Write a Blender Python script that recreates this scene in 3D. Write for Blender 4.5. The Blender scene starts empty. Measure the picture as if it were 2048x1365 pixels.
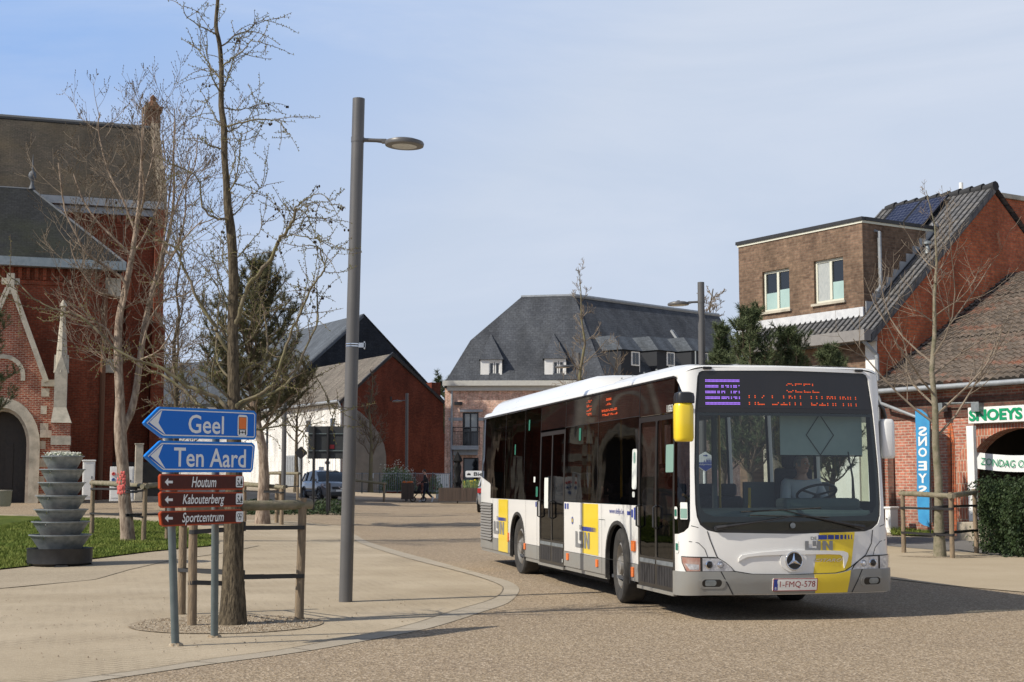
import bpy, bmesh, math, random
from mathutils import Vector, Matrix, noise
from mathutils.geometry import tessellate_polygon
R = math.radians
S = bpy.context.scene
COL = S.collection
random.seed(7)

# ---------------------------------------------------------------- camera, sky, sun, exposure
FPX, PITCH, CAMH = 2850.0, 0.0997, 1.53
cam_d = bpy.data.cameras.new("camera"); cam = bpy.data.objects.new("camera", cam_d); COL.objects.link(cam)
cam.location = (0, 0, CAMH); cam.rotation_euler = (math.pi/2 + PITCH, 0, 0)
cam_d.sensor_width = 36; cam_d.lens = 36*FPX/2048; cam_d.clip_end = 3000; cam_d.clip_start = .1
cam_d.dof.use_dof = True; cam_d.dof.focus_distance = 16.3; cam_d.dof.aperture_fstop = 11
S.camera = cam
SUN_EL = R(39.5); SHX, SHY = .905, .425          # direction in which shadows fall
world = bpy.data.worlds.new("World"); S.world = world; world.use_nodes = True
nt = world.node_tree; nt.nodes.clear()
def wn(t, **k):
    n = nt.nodes.new(t)
    for a, b in k.items(): setattr(n, a, b)
    return n
sky = wn('ShaderNodeTexSky', sky_type='NISHITA', sun_disc=False, sun_elevation=SUN_EL,
         sun_rotation=math.atan2(-SHX, -SHY), altitude=10, air_density=1.15, dust_density=2.2, ozone_density=1.6)
tc = wn('ShaderNodeTexCoord'); mp = wn('ShaderNodeMapping'); mp.inputs['Scale'].default_value = (1.1, 1.1, 5.0)
mp.inputs['Rotation'].default_value = (.15, -.12, .5)
nz = wn('ShaderNodeTexNoise'); nz.inputs['Scale'].default_value = 1.9; nz.inputs['Detail'].default_value = 9; nz.inputs['Roughness'].default_value = .58; nz.inputs['Distortion'].default_value = .7
rp = wn('ShaderNodeMapRange'); rp.inputs[1].default_value = .34; rp.inputs[2].default_value = .74; rp.inputs[3].default_value = .96; rp.inputs[4].default_value = 1.0
sx = wn('ShaderNodeSeparateXYZ'); band = wn('ShaderNodeMapRange', interpolation_type='SMOOTHSTEP')      # thin veil of cirrus low in the sky, clear overhead
band.inputs[1].default_value = .36; band.inputs[2].default_value = .62; band.inputs[3].default_value = 1; band.inputs[4].default_value = .12
mul = wn('ShaderNodeMath', operation='MULTIPLY')
side = wn('ShaderNodeMapRange'); side.inputs[1].default_value = -.32; side.inputs[2].default_value = .16; side.inputs[3].default_value = 0; side.inputs[4].default_value = 1
low = wn('ShaderNodeMapRange'); low.inputs[1].default_value = .34; low.inputs[2].default_value = .05; low.inputs[3].default_value = 0; low.inputs[4].default_value = .75
ad = wn('ShaderNodeMath', operation='ADD', use_clamp=True)
vc = wn('ShaderNodeMix', data_type='RGBA'); vc.inputs[6].default_value = (3.5, 6.0, 11.0, 1); vc.inputs[7].default_value = (7.3, 8.4, 10.3, 1)
pale = wn('ShaderNodeMix', data_type='RGBA'); pale.inputs[7].default_value = (9.3, 9.9, 11.2, 1)
rp2 = wn('ShaderNodeMapRange'); rp2.inputs[1].default_value = .42; rp2.inputs[2].default_value = .78; rp2.inputs[4].default_value = .55
mx = wn('ShaderNodeMix', data_type='RGBA')
bg = wn('ShaderNodeBackground'); bg.inputs[1].default_value = .08; out = wn('ShaderNodeOutputWorld')
L = nt.links.new
L(tc.outputs['Generated'], mp.inputs[0]); L(mp.outputs[0], nz.inputs[0]); L(nz.outputs[0], rp.inputs[0]); L(nz.outputs[0], rp2.inputs[0])
L(tc.outputs['Generated'], sx.inputs[0]); L(sx.outputs[2], band.inputs[0]); L(rp.outputs[0], mul.inputs[0]); L(band.outputs[0], mul.inputs[1])
L(sx.outputs[0], side.inputs[0]); L(sx.outputs[2], low.inputs[0]); L(side.outputs[0], ad.inputs[0]); L(low.outputs[0], ad.inputs[1]); L(ad.outputs[0], vc.inputs[0])
L(vc.outputs[2], pale.inputs[6]); L(rp2.outputs[0], pale.inputs[0]); L(pale.outputs[2], mx.inputs[7])
L(mul.outputs[0], mx.inputs[0]); L(sky.outputs[0], mx.inputs[6]); L(mx.outputs[2], bg.inputs[0]); L(bg.outputs[0], out.inputs[0])
sd = bpy.data.lights.new("sun", 'SUN'); sun = bpy.data.objects.new("sun", sd); COL.objects.link(sun)
sd.energy = 4.8; sd.angle = R(.5); sd.color = (1, .93, .81)
sun.rotation_euler = Vector((SHX*math.cos(SUN_EL), SHY*math.cos(SUN_EL), -math.sin(SUN_EL))).to_track_quat('-Z', 'Y').to_euler()
sun.location = (-20, -10, 30)
S.view_settings.view_transform = 'Standard'; S.view_settings.look = 'None'; S.view_settings.exposure = 0; S.view_settings.gamma = 1
S.render.engine = 'CYCLES'
S.cycles.max_bounces = 8; S.cycles.transparent_max_bounces = 16

# ---------------------------------------------------------------- geometry helpers
CP, SP = math.cos(PITCH), math.sin(PITCH)
def ray(px, py):
    x = (px-1024)/FPX; u = (682.5-py)/FPX
    return Vector((x, CP-SP*u, SP+CP*u))
def P(px, py, Y):
    r = ray(px, py); k = Y/r.y
    return Vector((r.x*k, Y, CAMH+r.z*k))
def sm(x): x = min(1, max(0, x)); return x*x*(3-2*x)
def gz(x, y):
    t = max(0, y-22)
    r = -x/max(y, 1)
    z = t*(.0095 + .0105*sm((r-.05)/.2))
    if x > 0:
        b = sm((x/max(y, 1)-.12)/.12); z = z*(1-b)+b*(max(0, y-31)*.036 if y < 45 else .5+(y-45)*.005)
    return min(z, 2.2)
def G(px, py):
    r = ray(px, py); k = CAMH/max(1e-4, -r.z)
    if r.z > -1e-4: k = 200
    for _ in range(60):
        x, y = r.x*k, r.y*k; k2 = (CAMH-gz(x, y))/max(1e-4, -r.z)
        k = .5*k+.5*min(k2, 150)
    return Vector((r.x*k, r.y*k, gz(r.x*k, r.y*k)))
class Plane:
    """plane through p with horizontal axis at heading deg (to the right) and an up axis"""
    def __init__(s, p, deg, up=None):
        s.p = Vector(p); s.d = Vector((math.cos(R(deg)), math.sin(R(deg)), 0))
        s.u = Vector(up).normalized() if up else Vector((0, 0, 1)); s.n = s.d.cross(s.u).normalized()
    def hit(s, px, py):
        r = ray(px, py); o = Vector((0, 0, CAMH)); k = (s.p-o).dot(s.n)/r.dot(s.n)
        q = o+r*k-s.p
        uu = s.u.dot(s.u); return (q.dot(s.d), q.dot(s.u)/uu)
    def at(s, a, b, off=0): return s.p+s.d*a+s.u*b+s.n*off
    def poly(s, pts): return [s.hit(*q) for q in pts]

class MB:
    def __init__(s): s.v = []; s.f = []; s.uv = []; s.mi = []; s.m = 0
    def face(s, pts, uv=None):
        i = len(s.v); s.v += [tuple(p) for p in pts]; s.f.append(tuple(range(i, i+len(pts)))); s.uv.append(uv); s.mi.append(s.m)
    def idx(s, verts, faces, uvs=None):
        i = len(s.v); s.v += [tuple(p) for p in verts]
        for k, f in enumerate(faces): s.f.append(tuple(j+i for j in f)); s.uv.append(uvs[k] if uvs else None); s.mi.append(s.m)
    def box(s, x0, y0, z0, x1, y1, z1, M=None):
        c = [Vector((x, y, z)) for x in (x0, x1) for y in (y0, y1) for z in (z0, z1)]
        if M: c = [M @ p for p in c]
        s.idx(c, [(0, 1, 3, 2), (4, 6, 7, 5), (0, 4, 5, 1), (2, 3, 7, 6), (0, 2, 6, 4), (1, 5, 7, 3)])
    def pbox(s, pl, a0, b0, a1, b1, o0, o1):
        """box on a plane from offset o0 to o1"""
        c = [pl.at(a, b, o) for a in (a0, a1) for b in (b0, b1) for o in (o0, o1)]
        s.idx(c, [(0, 1, 3, 2), (4, 6, 7, 5), (0, 4, 5, 1), (2, 3, 7, 6), (0, 2, 6, 4), (1, 5, 7, 3)],
              [[(0, b0), (0, b0), (.3, b1), (.3, b1)]]*2+[[(a0, o0), (a1, o0), (a1, o1), (a0, o1)]]*2+[[(a0, b0), (a0, b1), (a1, b1), (a1, b0)]]+[[(a0, b0), (a1, b0), (a1, b1), (a0, b1)]])
    def tube(s, path, rad, n=8, cap=True, closed=False):
        path = [Vector(p) for p in path]; N = len(path)
        if not hasattr(rad, '__len__'): rad = [rad]*N
        prev = None; vs = []; i0 = len(s.v)
        for k, p in enumerate(path):
            a = path[k-1] if (k > 0 or closed) else p; b = path[(k+1) % N] if (k < N-1 or closed) else p
            t = (b-a); t = t.normalized() if t.length > 1e-9 else Vector((0, 0, 1))
            if prev is None:
                ref = Vector((0, 0, 1)) if abs(t.z) < .9 else Vector((1, 0, 0)); x = t.cross(ref).normalized()
            else:
                x = prev-t*prev.dot(t); x = x.normalized() if x.length > 1e-6 else t.orthogonal().normalized()
            prev = x; y = t.cross(x)
            for j in range(n):
                an = 2*math.pi*j/n; s.v.append(tuple(p+(x*math.cos(an)+y*math.sin(an))*rad[k]))
        for k in range(N if closed else N-1):
            k2 = (k+1) % N
            for j in range(n):
                j2 = (j+1) % n
                s.f.append((i0+k*n+j, i0+k*n+j2, i0+k2*n+j2, i0+k2*n+j)); s.uv.append(None); s.mi.append(s.m)
        if cap and not closed and n > 2:
            s.f.append(tuple(i0+j for j in reversed(range(n)))); s.f.append(tuple(i0+(N-1)*n+j for j in range(n))); s.uv += [None]*2; s.mi += [s.m]*2
    def lathe(s, prof, c=(0, 0, 0), n=24, M=None):
        i0 = len(s.v)
        for r, z in prof:
            for j in range(n):
                a = 2*math.pi*j/n; p = Vector((c[0]+r*math.cos(a), c[1]+r*math.sin(a), c[2]+z)); s.v.append(tuple(M @ p if M else p))
        for k in range(len(prof)-1):
            for j in range(n):
                j2 = (j+1) % n; s.f.append((i0+k*n+j, i0+k*n+j2, i0+(k+1)*n+j2, i0+(k+1)*n+j)); s.uv.append(None); s.mi.append(s.m)
    def ball(s, c, r, n=10, sc=(1, 1, 1), M=None):
        m = max(4, n//2); i0 = len(s.v)
        for k in range(m+1):
            ph = math.pi*k/m
            for j in range(n):
                a = 2*math.pi*j/n; p = Vector((c[0]+r*sc[0]*math.sin(ph)*math.cos(a), c[1]+r*sc[1]*math.sin(ph)*math.sin(a), c[2]+r*sc[2]*math.cos(ph))); s.v.append(tuple(M @ p if M else p))
        for k in range(m):
            for j in range(n):
                j2 = (j+1) % n; s.f.append((i0+k*n+j, i0+(k+1)*n+j, i0+(k+1)*n+j2, i0+k*n+j2)); s.uv.append(None); s.mi.append(s.m)
    def solid(s, pl, pts, back, holes=(), off=0, hd=None):
        """polygon on plane pl with holes, extruded by vector `back` (Vector) ; hole reveals"""
        loops = [pts]+list(holes)
        tri = tessellate_polygon([[Vector((a, b, 0)) for a, b in l] for l in loops])
        flat = [q for l in loops for q in l]
        fr = [pl.at(a, b, off) for a, b in flat]; i0 = len(s.v)
        s.v += [tuple(p) for p in fr]
        for t in tri:
            a, b, c = (flat[i] for i in t)
            if (b[0]-a[0])*(c[1]-a[1])-(b[1]-a[1])*(c[0]-a[0]) < 0: t = (t[0], t[2], t[1])
            s.f.append(tuple(i0+i for i in t)); s.uv.append([flat[i] for i in t]); s.mi.append(s.m)
        k = 0
        for li, l in enumerate(loops):
            n = len(l); bv = back if li == 0 else (pl.n*-(hd or .2))
            for j in range(n):
                a = pl.at(*l[j], off); b = pl.at(*l[(j+1) % n], off)
                w = bv.length; h = (a-b).length
                if abs(l[j][0]-l[(j+1) % n][0]) < .01: uv = [(0, l[j][1]), (0, l[(j+1) % n][1]), (w, l[(j+1) % n][1]), (w, l[j][1])]
                else: uv = [(l[j][0], 0), (l[(j+1) % n][0], 0), (l[(j+1) % n][0], w), (l[j][0], w)]
                s.face([a, b, b+bv, a+bv], uv)
        if not holes: s.face([pl.at(a, b, off)+back for a, b in pts], [tuple(q) for q in pts])
    def build(s, name, mats, parent=None, local=False, smooth=None, bevel=0, **pr):
        me = bpy.data.meshes.new(name); V = s.v
        o = bpy.data.objects.new(name, me)
        if parent is not None:
            o.parent = parent
            if not local:
                M = wm(parent).inverted(); V = [tuple(M @ Vector(p)) for p in V]
        me.from_pydata(V, [], s.f)
        if not isinstance(mats, (list, tuple)): mats = [mats]
        for m in mats: me.materials.append(m)
        if len(mats) > 1: me.polygons.foreach_set('material_index', s.mi)
        if any(u is not None for u in s.uv):
            ul = me.uv_layers.new(name='UVMap').data; k = 0
            for f, u in zip(s.f, s.uv):
                for j in range(len(f)):
                    if u is not None: ul[k].uv = u[j]
                    k += 1
        if smooth is not None:
            me.polygons.foreach_set('use_smooth', [True]*len(me.polygons)); me.set_sharp_from_angle(angle=R(smooth))
        me.update(); COL.objects.link(o)
        if bevel:
            b = o.modifiers.new('bevel', 'BEVEL'); b.width = bevel; b.segments = 2; b.limit_method = 'ANGLE'; b.angle_limit = R(40)
        for k, v in pr.items(): o[k] = v
        return o
def wm(o):
    M = Matrix.LocRotScale(o.location, o.rotation_euler, o.scale)
    return wm(o.parent) @ M if o.parent else M
def thing(name, label, cat, loc=(0, 0, 0), rz=0, group=None):
    o = bpy.data.objects.new(name, None); COL.objects.link(o); o.empty_display_size = .3
    o.location = loc; o.rotation_euler = (0, 0, rz); o['label'] = label; o['category'] = cat
    if group: o['group'] = group
    return o
def copy_thing(src, loc, rz, label):
    def cp(o, par):
        c = o.copy(); COL.objects.link(c)
        if par is not None: c.parent = par
        for ch in [q for q in bpy.data.objects if q.parent == o]: cp(ch, c)
        return c
    r = cp(src, None); r.location = loc; r.rotation_euler = (0, 0, rz); r['label'] = label
    return r
def tag(o, label, cat, group=None):
    o['label'] = label; o['category'] = cat
    if group: o['group'] = group
    return o
def rr(x0, y0, x1, y1, r, n=5):
    r = [r]*4 if not isinstance(r, (list, tuple)) else r      # bl br tr tl
    out = []
    for (cx, cy, a0, q) in ((x0, y0, 180, 0), (x1, y0, 270, 1), (x1, y1, 0, 2), (x0, y1, 90, 3)):
        q = r[q]; sx = 1 if cx == x0 else -1; sy = 1 if cy == y0 else -1
        if q < 1e-4: out.append((cx, cy)); continue
        for k in range(n+1):
            a = R(a0+90*k/n); out.append((cx+sx*q+q*math.cos(a), cy+sy*q+q*math.sin(a)))
    return out
_tx = {}
def text2d(txt, w, h, shear=0, bold=.0, mirror=False):
    """letters as flat triangles fitted into w x h (centred); returns verts2d, faces"""
    cu = bpy.data.curves.new('t', 'FONT'); cu.body = txt; cu.size = 1; cu.offset = bold; cu.resolution_u = 3; cu.shear = shear
    ob = bpy.data.objects.new('t', cu); COL.objects.link(ob)
    dg = bpy.context.evaluated_depsgraph_get(); me = bpy.data.meshes.new_from_object(ob.evaluated_get(dg))
    vs = [(v.co.x, v.co.y) for v in me.vertices]; fs = [tuple(p.vertices) for p in me.polygons]
    bpy.data.objects.remove(ob); bpy.data.curves.remove(cu); bpy.data.meshes.remove(me)
    x0 = min(v[0] for v in vs); x1 = max(v[0] for v in vs); y0 = min(v[1] for v in vs); y1 = max(v[1] for v in vs)
    sx = w/(x1-x0); sy = h/(y1-y0)
    k = -1 if mirror else 1
    vs = [(k*((x-x0)*sx-w/2), (y-y0)*sy-h/2) for x, y in vs]
    if mirror: fs = [tuple(reversed(f)) for f in fs]
    return vs, fs
def add_text(mb, txt, fn, w, h, **k):
    vs, fs = text2d(txt, w, h, **k); mb.idx([fn(x, y) for x, y in vs], fs)

# ---------------------------------------------------------------- materials
def mat(name, c1, c2=None, rough=.8, metal=0, scale=6, detail=5, bump=0, bscale=40, spec=.5, coord='Object', stretch=None, lo=.35, hi=.65, coat=0, dirt=None):
    m = bpy.data.materials.new(name); m.use_nodes = True; t = m.node_tree; b = t.nodes['Principled BSDF']
    b.inputs['Roughness'].default_value = rough; b.inputs['Metallic'].default_value = metal
    b.inputs['Specular IOR Level'].default_value = spec; b.inputs['Coat Weight'].default_value = coat
    b.inputs['Base Color'].default_value = (*c1, 1)
    co = t.nodes.new('ShaderNodeTexCoord'); src = co.outputs[coord]
    if stretch:
        q = t.nodes.new('ShaderNodeMapping'); q.inputs['Scale'].default_value = stretch; t.links.new(src, q.inputs[0]); src = q.outputs[0]
    last = None
    if c2:
        n = t.nodes.new('ShaderNodeTexNoise'); n.inputs['Scale'].default_value = scale; n.inputs['Detail'].default_value = detail; n.inputs['Roughness'].default_value = .6
        t.links.new(src, n.inputs[0])
        r = t.nodes.new('ShaderNodeMapRange'); r.inputs[1].default_value = lo; r.inputs[2].default_value = hi; t.links.new(n.outputs[0], r.inputs[0])
        x = t.nodes.new('ShaderNodeMix'); x.data_type = 'RGBA'; x.inputs[6].default_value = (*c1, 1); x.inputs[7].default_value = (*c2, 1)
        t.links.new(r.outputs[0], x.inputs[0]); t.links.new(x.outputs[2], b.inputs['Base Color']); last = x.outputs[2]
    if bump:
        n = t.nodes.new('ShaderNodeTexNoise'); n.inputs['Scale'].default_value = bscale; n.inputs['Detail'].default_value = 4; t.links.new(src, n.inputs[0])
        k = t.nodes.new('ShaderNodeBump'); k.inputs['Strength'].default_value = bump; k.inputs['Distance'].default_value = .02
        t.links.new(n.outputs[0], k.inputs['Height']); t.links.new(k.outputs[0], b.inputs['Normal'])
    return m
def N(t, ty, **k):
    n = t.nodes.new(ty)
    for a, b in k.items():
        if a.startswith('i_'): n.inputs[int(a[2:])].default_value = b
        else: setattr(n, a, b)
    return n
def mixc(t, f, a, b, mode='MIX'):
    x = t.nodes.new('ShaderNodeMix'); x.data_type = 'RGBA'; x.blend_type = mode
    for i, v in ((0, f), (6, a), (7, b)):
        if hasattr(v, 'links') or isinstance(v, bpy.types.NodeSocket): t.links.new(v, x.inputs[i])
        else: x.inputs[i].default_value = v if i == 0 else (*v, 1)
    return x.outputs[2]
def brick(name, c1, c2, mortar, w=.22, h=.075, ms=.011, stain=None, stain_amt=.5, rough=.9, bump=.5, offs=.5, sscale=.6, sq=1, coord='UV'):
    m = bpy.data.materials.new(name); m.use_nodes = True; t = m.node_tree; b = t.nodes['Principled BSDF']
    b.inputs['Roughness'].default_value = rough; b.inputs['Specular IOR Level'].default_value = .25
    co = t.nodes.new('ShaderNodeTexCoord'); uv = co.outputs[coord]
    br = N(t, 'ShaderNodeTexBrick', offset=offs); br.inputs['Scale'].default_value = 1
    br.inputs['Color1'].default_value = (*c1, 1); br.inputs['Color2'].default_value = (*c2, 1); br.inputs['Mortar'].default_value = (*mortar, 1)
    br.inputs['Mortar Size'].default_value = ms; br.inputs['Mortar Smooth'].default_value = .2; br.inputs['Bias'].default_value = 0
    br.inputs['Brick Width'].default_value = w; br.inputs['Row Height'].default_value = h
    t.links.new(uv, br.inputs[0]); col = br.outputs[0]
    n = N(t, 'ShaderNodeTexNoise'); n.inputs['Scale'].default_value = sscale; n.inputs['Detail'].default_value = 7; n.inputs['Roughness'].default_value = .65; t.links.new(uv, n.inputs[0])
    if stain:
        r = N(t, 'ShaderNodeMapRange'); r.inputs[1].default_value = .45; r.inputs[2].default_value = .75; r.inputs[4].default_value = stain_amt; t.links.new(n.outputs[0], r.inputs[0])
        col = mixc(t, r.outputs[0], col, stain)
    n2 = N(t, 'ShaderNodeTexNoise'); n2.inputs['Scale'].default_value = 9; n2.inputs['Detail'].default_value = 6; t.links.new(uv, n2.inputs[0])
    r2 = N(t, 'ShaderNodeMapRange'); r2.inputs[1].default_value = .3; r2.inputs[2].default_value = .7; r2.inputs[3].default_value = .72; r2.inputs[4].default_value = 1.25; t.links.new(n2.outputs[0], r2.inputs[0])
    n4 = N(t, 'ShaderNodeTexNoise'); n4.inputs['Scale'].default_value = sscale*1.7; n4.inputs['Detail'].default_value = 5; mq = N(t, 'ShaderNodeMapping'); mq.inputs['Scale'].default_value = (1.6, .45, 1); mq.inputs['Location'].default_value = (7, 3, 0); t.links.new(uv, mq.inputs[0]); t.links.new(mq.outputs[0], n4.inputs[0])
    r4 = N(t, 'ShaderNodeMapRange'); r4.inputs[1].default_value = .3; r4.inputs[2].default_value = .7; r4.inputs[3].default_value = .72; r4.inputs[4].default_value = 1.22; t.links.new(n4.outputs[0], r4.inputs[0]); mm4 = N(t, 'ShaderNodeMath', operation='MULTIPLY'); t.links.new(r2.outputs[0], mm4.inputs[0]); t.links.new(r4.outputs[0], mm4.inputs[1])
    hs = N(t, 'ShaderNodeHueSaturation'); t.links.new(mm4.outputs[0], hs.inputs['Value']); t.links.new(col, hs.inputs['Color'])
    t.links.new(hs.outputs[0], b.inputs['Base Color'])
    iv = N(t, 'ShaderNodeMath', operation='SUBTRACT'); iv.inputs[0].default_value = 1; t.links.new(br.outputs['Fac'], iv.inputs[1])
    k = N(t, 'ShaderNodeBump'); k.inputs['Strength'].default_value = bump; k.inputs['Distance'].default_value = .012
    t.links.new(iv.outputs[0], k.inputs['Height']); t.links.new(k.outputs[0], b.inputs['Normal'])
    return m
def glass(name, tint, rough=.02, ior=1.5, boost=1.0):
    m = bpy.data.materials.new(name); m.use_nodes = True; t = m.node_tree; t.nodes.clear()
    o = t.nodes.new('ShaderNodeOutputMaterial'); tr = t.nodes.new('ShaderNodeBsdfTransparent'); tr.inputs[0].default_value = (*tint, 1)
    g = t.nodes.new('ShaderNodeBsdfGlossy'); g.inputs[1].default_value = rough; co = t.nodes.new('ShaderNodeTexCoord'); nz = N(t, 'ShaderNodeTexNoise'); nz.inputs['Scale'].default_value = 1.6; nz.inputs['Detail'].default_value = 1; t.links.new(co.outputs['Object'], nz.inputs[0]); bu = N(t, 'ShaderNodeBump'); bu.inputs['Strength'].default_value = .1; bu.inputs['Distance'].default_value = .03; t.links.new(nz.outputs[0], bu.inputs['Height']); t.links.new(bu.outputs[0], g.inputs['Normal'])
    f = t.nodes.new('ShaderNodeFresnel'); ge = t.nodes.new('ShaderNodeNewGeometry'); mr = t.nodes.new('ShaderNodeMapRange'); mr.inputs[3].default_value = ior; mr.inputs[4].default_value = 1/ior; t.links.new(ge.outputs['Backfacing'], mr.inputs[0]); t.links.new(mr.outputs[0], f.inputs[0])
    mu = N(t, 'ShaderNodeMath', operation='MULTIPLY'); mu.inputs[1].default_value = boost; t.links.new(f.outputs[0], mu.inputs[0])
    mi = t.nodes.new('ShaderNodeMixShader'); t.links.new(mu.outputs[0], mi.inputs[0]); t.links.new(tr.outputs[0], mi.inputs[1]); t.links.new(g.outputs[0], mi.inputs[2]); t.links.new(mi.outputs[0], o.inputs[0])
    return m
def emit(name, c, st):
    m = bpy.data.materials.new(name); m.use_nodes = True; b = m.node_tree.nodes['Principled BSDF']
    b.inputs['Base Color'].default_value = (*[q*.3 for q in c], 1); b.inputs['Emission Color'].default_value = (*c, 1); b.inputs['Emission Strength'].default_value = st
    return m
def speckle(name, cols, scale, big1, big2, bigs=.5, bump=.4, joint=None, amt=.35):
    """stone aggregate / worn paving: voronoi grains over slow noise, object coordinates (metres)"""
    m = bpy.data.materials.new(name); m.use_nodes = True; t = m.node_tree; b = t.nodes['Principled BSDF']
    b.inputs['Roughness'].default_value = .88; b.inputs['Specular IOR Level'].default_value = .3
    co = t.nodes.new('ShaderNodeTexCoord'); src = co.outputs['Object']
    v = N(t, 'ShaderNodeTexVoronoi'); v.inputs['Scale'].default_value = scale; t.links.new(src, v.inputs[0])
    sp = N(t, 'ShaderNodeSeparateColor'); t.links.new(v.outputs['Color'], sp.inputs[0])
    cr = N(t, 'ShaderNodeValToRGB'); el = cr.color_ramp.elements
    cr.color_ramp.interpolation = 'CONSTANT'
    for i, c in enumerate(cols):
        e = el[i] if i < 2 else el.new(i/len(cols))
        e.position = i/len(cols); e.color = (*c, 1)
    t.links.new(sp.outputs[0], cr.inputs[0])
    n = N(t, 'ShaderNodeTexNoise'); n.inputs['Scale'].default_value = bigs; n.inputs['Detail'].default_value = 8; n.inputs['Roughness'].default_value = .62; t.links.new(src, n.inputs[0])
    r = N(t, 'ShaderNodeMapRange'); r.inputs[1].default_value = .35; r.inputs[2].default_value = .68; t.links.new(n.outputs[0], r.inputs[0])
    base = mixc(t, r.outputs[0], big1, big2); col = mixc(t, 1-amt, cr.outputs[0], base)
    h = v.outputs['Distance']
    if joint:
        br = N(t, 'ShaderNodeTexBrick', offset=.5); br.inputs['Scale'].default_value = 1; br.inputs['Brick Width'].default_value = joint[0]; br.inputs['Row Height'].default_value = joint[1]
        br.inputs['Mortar Size'].default_value = joint[2]; br.inputs['Mortar Smooth'].default_value = .5
        q = N(t, 'ShaderNodeMapping'); q.inputs['Rotation'].default_value = (0, 0, joint[3]); t.links.new(src, q.inputs[0]); t.links.new(q.outputs[0], br.inputs[0])
        n3 = N(t, 'ShaderNodeTexNoise'); n3.inputs['Scale'].default_value = 1.1; n3.inputs['Detail'].default_value = 4; t.links.new(src, n3.inputs[0])
        r3 = N(t, 'ShaderNodeMapRange'); r3.inputs[1].default_value = .42; r3.inputs[2].default_value = .62; r3.inputs[4].default_value = .75; t.links.new(n3.outputs[0], r3.inputs[0])
        mm = N(t, 'ShaderNodeMath', operation='MULTIPLY'); t.links.new(br.outputs['Fac'], mm.inputs[0]); t.links.new(r3.outputs[0], mm.inputs[1])
        col = mixc(t, mm.outputs[0], col, joint[4])
    t.links.new(col, b.inputs['Base Color'])
    k = N(t, 'ShaderNodeBump'); k.inputs['Strength'].default_value = bump; k.inputs['Distance'].default_value = .008
    t.links.new(h, k.inputs['Height']); t.links.new(k.outputs[0], b.inputs['Normal'])
    return m
M = {}
M['road'] = speckle('aggregate_road', [(.33, .255, .175), (.13, .098, .07), (.46, .365, .265), (.22, .165, .11), (.56, .46, .35), (.29, .215, .135), (.17, .135, .10)], 52, (.275, .21, .14), (.365, .285, .185), .35, .9, amt=.62)
M['pave'] = speckle('worn_pavers', [(.43, .355, .26), (.30, .25, .19), (.50, .43, .33), (.38, .31, .23)], 75, (.335, .27, .18), (.49, .41, .295), .42, .3, (.21, .105, .010, .5, (.17, .135, .095)), amt=.34)
M['pave_smooth'] = speckle('smooth_concrete_paving', [(.43, .355, .25), (.38, .305, .21), (.47, .40, .29)], 60, (.37, .30, .205), (.44, .365, .26), .6, .2, amt=.3)
M['kerb'] = speckle('concrete_kerb', [(.38, .325, .25), (.30, .255, .195), (.45, .39, .31)], 80, (.33, .285, .22), (.41, .36, .285), 1.2, .2, amt=.3)
M['pit'] = speckle('tree_pit_gravel', [(.30, .235, .16), (.14, .105, .07), (.42, .35, .25), (.20, .15, .10), (.50, .44, .34)], 38, (.24, .18, .12), (.33, .26, .18), 2, 1, amt=.7)
M['asph'] = speckle('grey_asphalt', [(.16, .155, .15), (.11, .105, .10), (.22, .21, .2)], 70, (.15, .145, .14), (.20, .19, .18), .6, .3)
M['path'] = speckle('gravel_path', [(.36, .30, .22), (.24, .20, .15), (.46, .39, .29)], 45, (.32, .265, .19), (.40, .335, .245), .7, .5)
M['lawn'] = mat('lawn_soil', (.065, .095, .02), (.12, .14, .03), rough=.95, scale=1.2, bump=.8, bscale=60, spec=.1)
M['blade'] = mat('grass_blades', (.095, .145, .022), (.20, .225, .05), rough=.7, scale=2.2, spec=.2)
M['steel'] = mat('painted_grey_steel', (.105, .103, .102), (.125, .12, .117), rough=.42, scale=2, metal=.15, bump=.03, bscale=30)
M['post'] = mat('green_grey_powder_coat', (.085, .11, .115), (.11, .135, .14), rough=.5, scale=9)
M['galv'] = mat('galvanised_zinc', (.19, .215, .225), (.29, .315, .325), rough=.5, metal=.5, scale=9)
M['zinc'] = mat('zinc_gutter', (.27, .29, .31), (.35, .37, .39), rough=.55, metal=.3, scale=5)
M['black'] = mat('black_plastic', (.018, .018, .02), (.03, .03, .032), rough=.5, scale=7)
M['dark'] = mat('dark_interior', (.03, .032, .036), rough=.8)
M['rubber'] = mat('tyre_rubber', (.022, .021, .02), (.045, .041, .036), rough=.85, scale=7)
M['white'] = mat('white_paint', (.80, .80, .78), (.74, .73, .70), rough=.5, scale=3)
M['wood'] = mat('weathered_wood', (.30, .225, .145), (.15, .115, .08), rough=.9, scale=7, stretch=(6, 6, .8), bump=.6, bscale=18, lo=.3, hi=.7)
M['woodgrey'] = mat('grey_round_timber', (.27, .23, .17), (.13, .125, .07), rough=.92, scale=4, stretch=(2, 2, 2), bump=.6, bscale=25, lo=.3, hi=.7)
M['planks'] = brick('dark_vertical_planks', (.12, .085, .065), (.20, .15, .12), (.03, .022, .018), w=3, h=.12, ms=.006, bump=.6)
M['strap'] = mat('black_rubber_strap', (.02, .02, .021), rough=.55)
M['stone'] = mat('weathered_limestone', (.50, .455, .37), (.25, .235, .19), rough=.92, scale=2.2, bump=.4, bscale=20, lo=.42, hi=.75)
M['window'] = mat('window_glass', (.012, .014, .016), rough=.04, spec=.8)
M['cream'] = mat('cream_window_frame', (.62, .62, .52), rough=.6)
M['curtain'] = mat('net_curtain', (.42, .44, .43), (.30, .33, .33), rough=.7, scale=8, stretch=(8, 8, 1))
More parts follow.
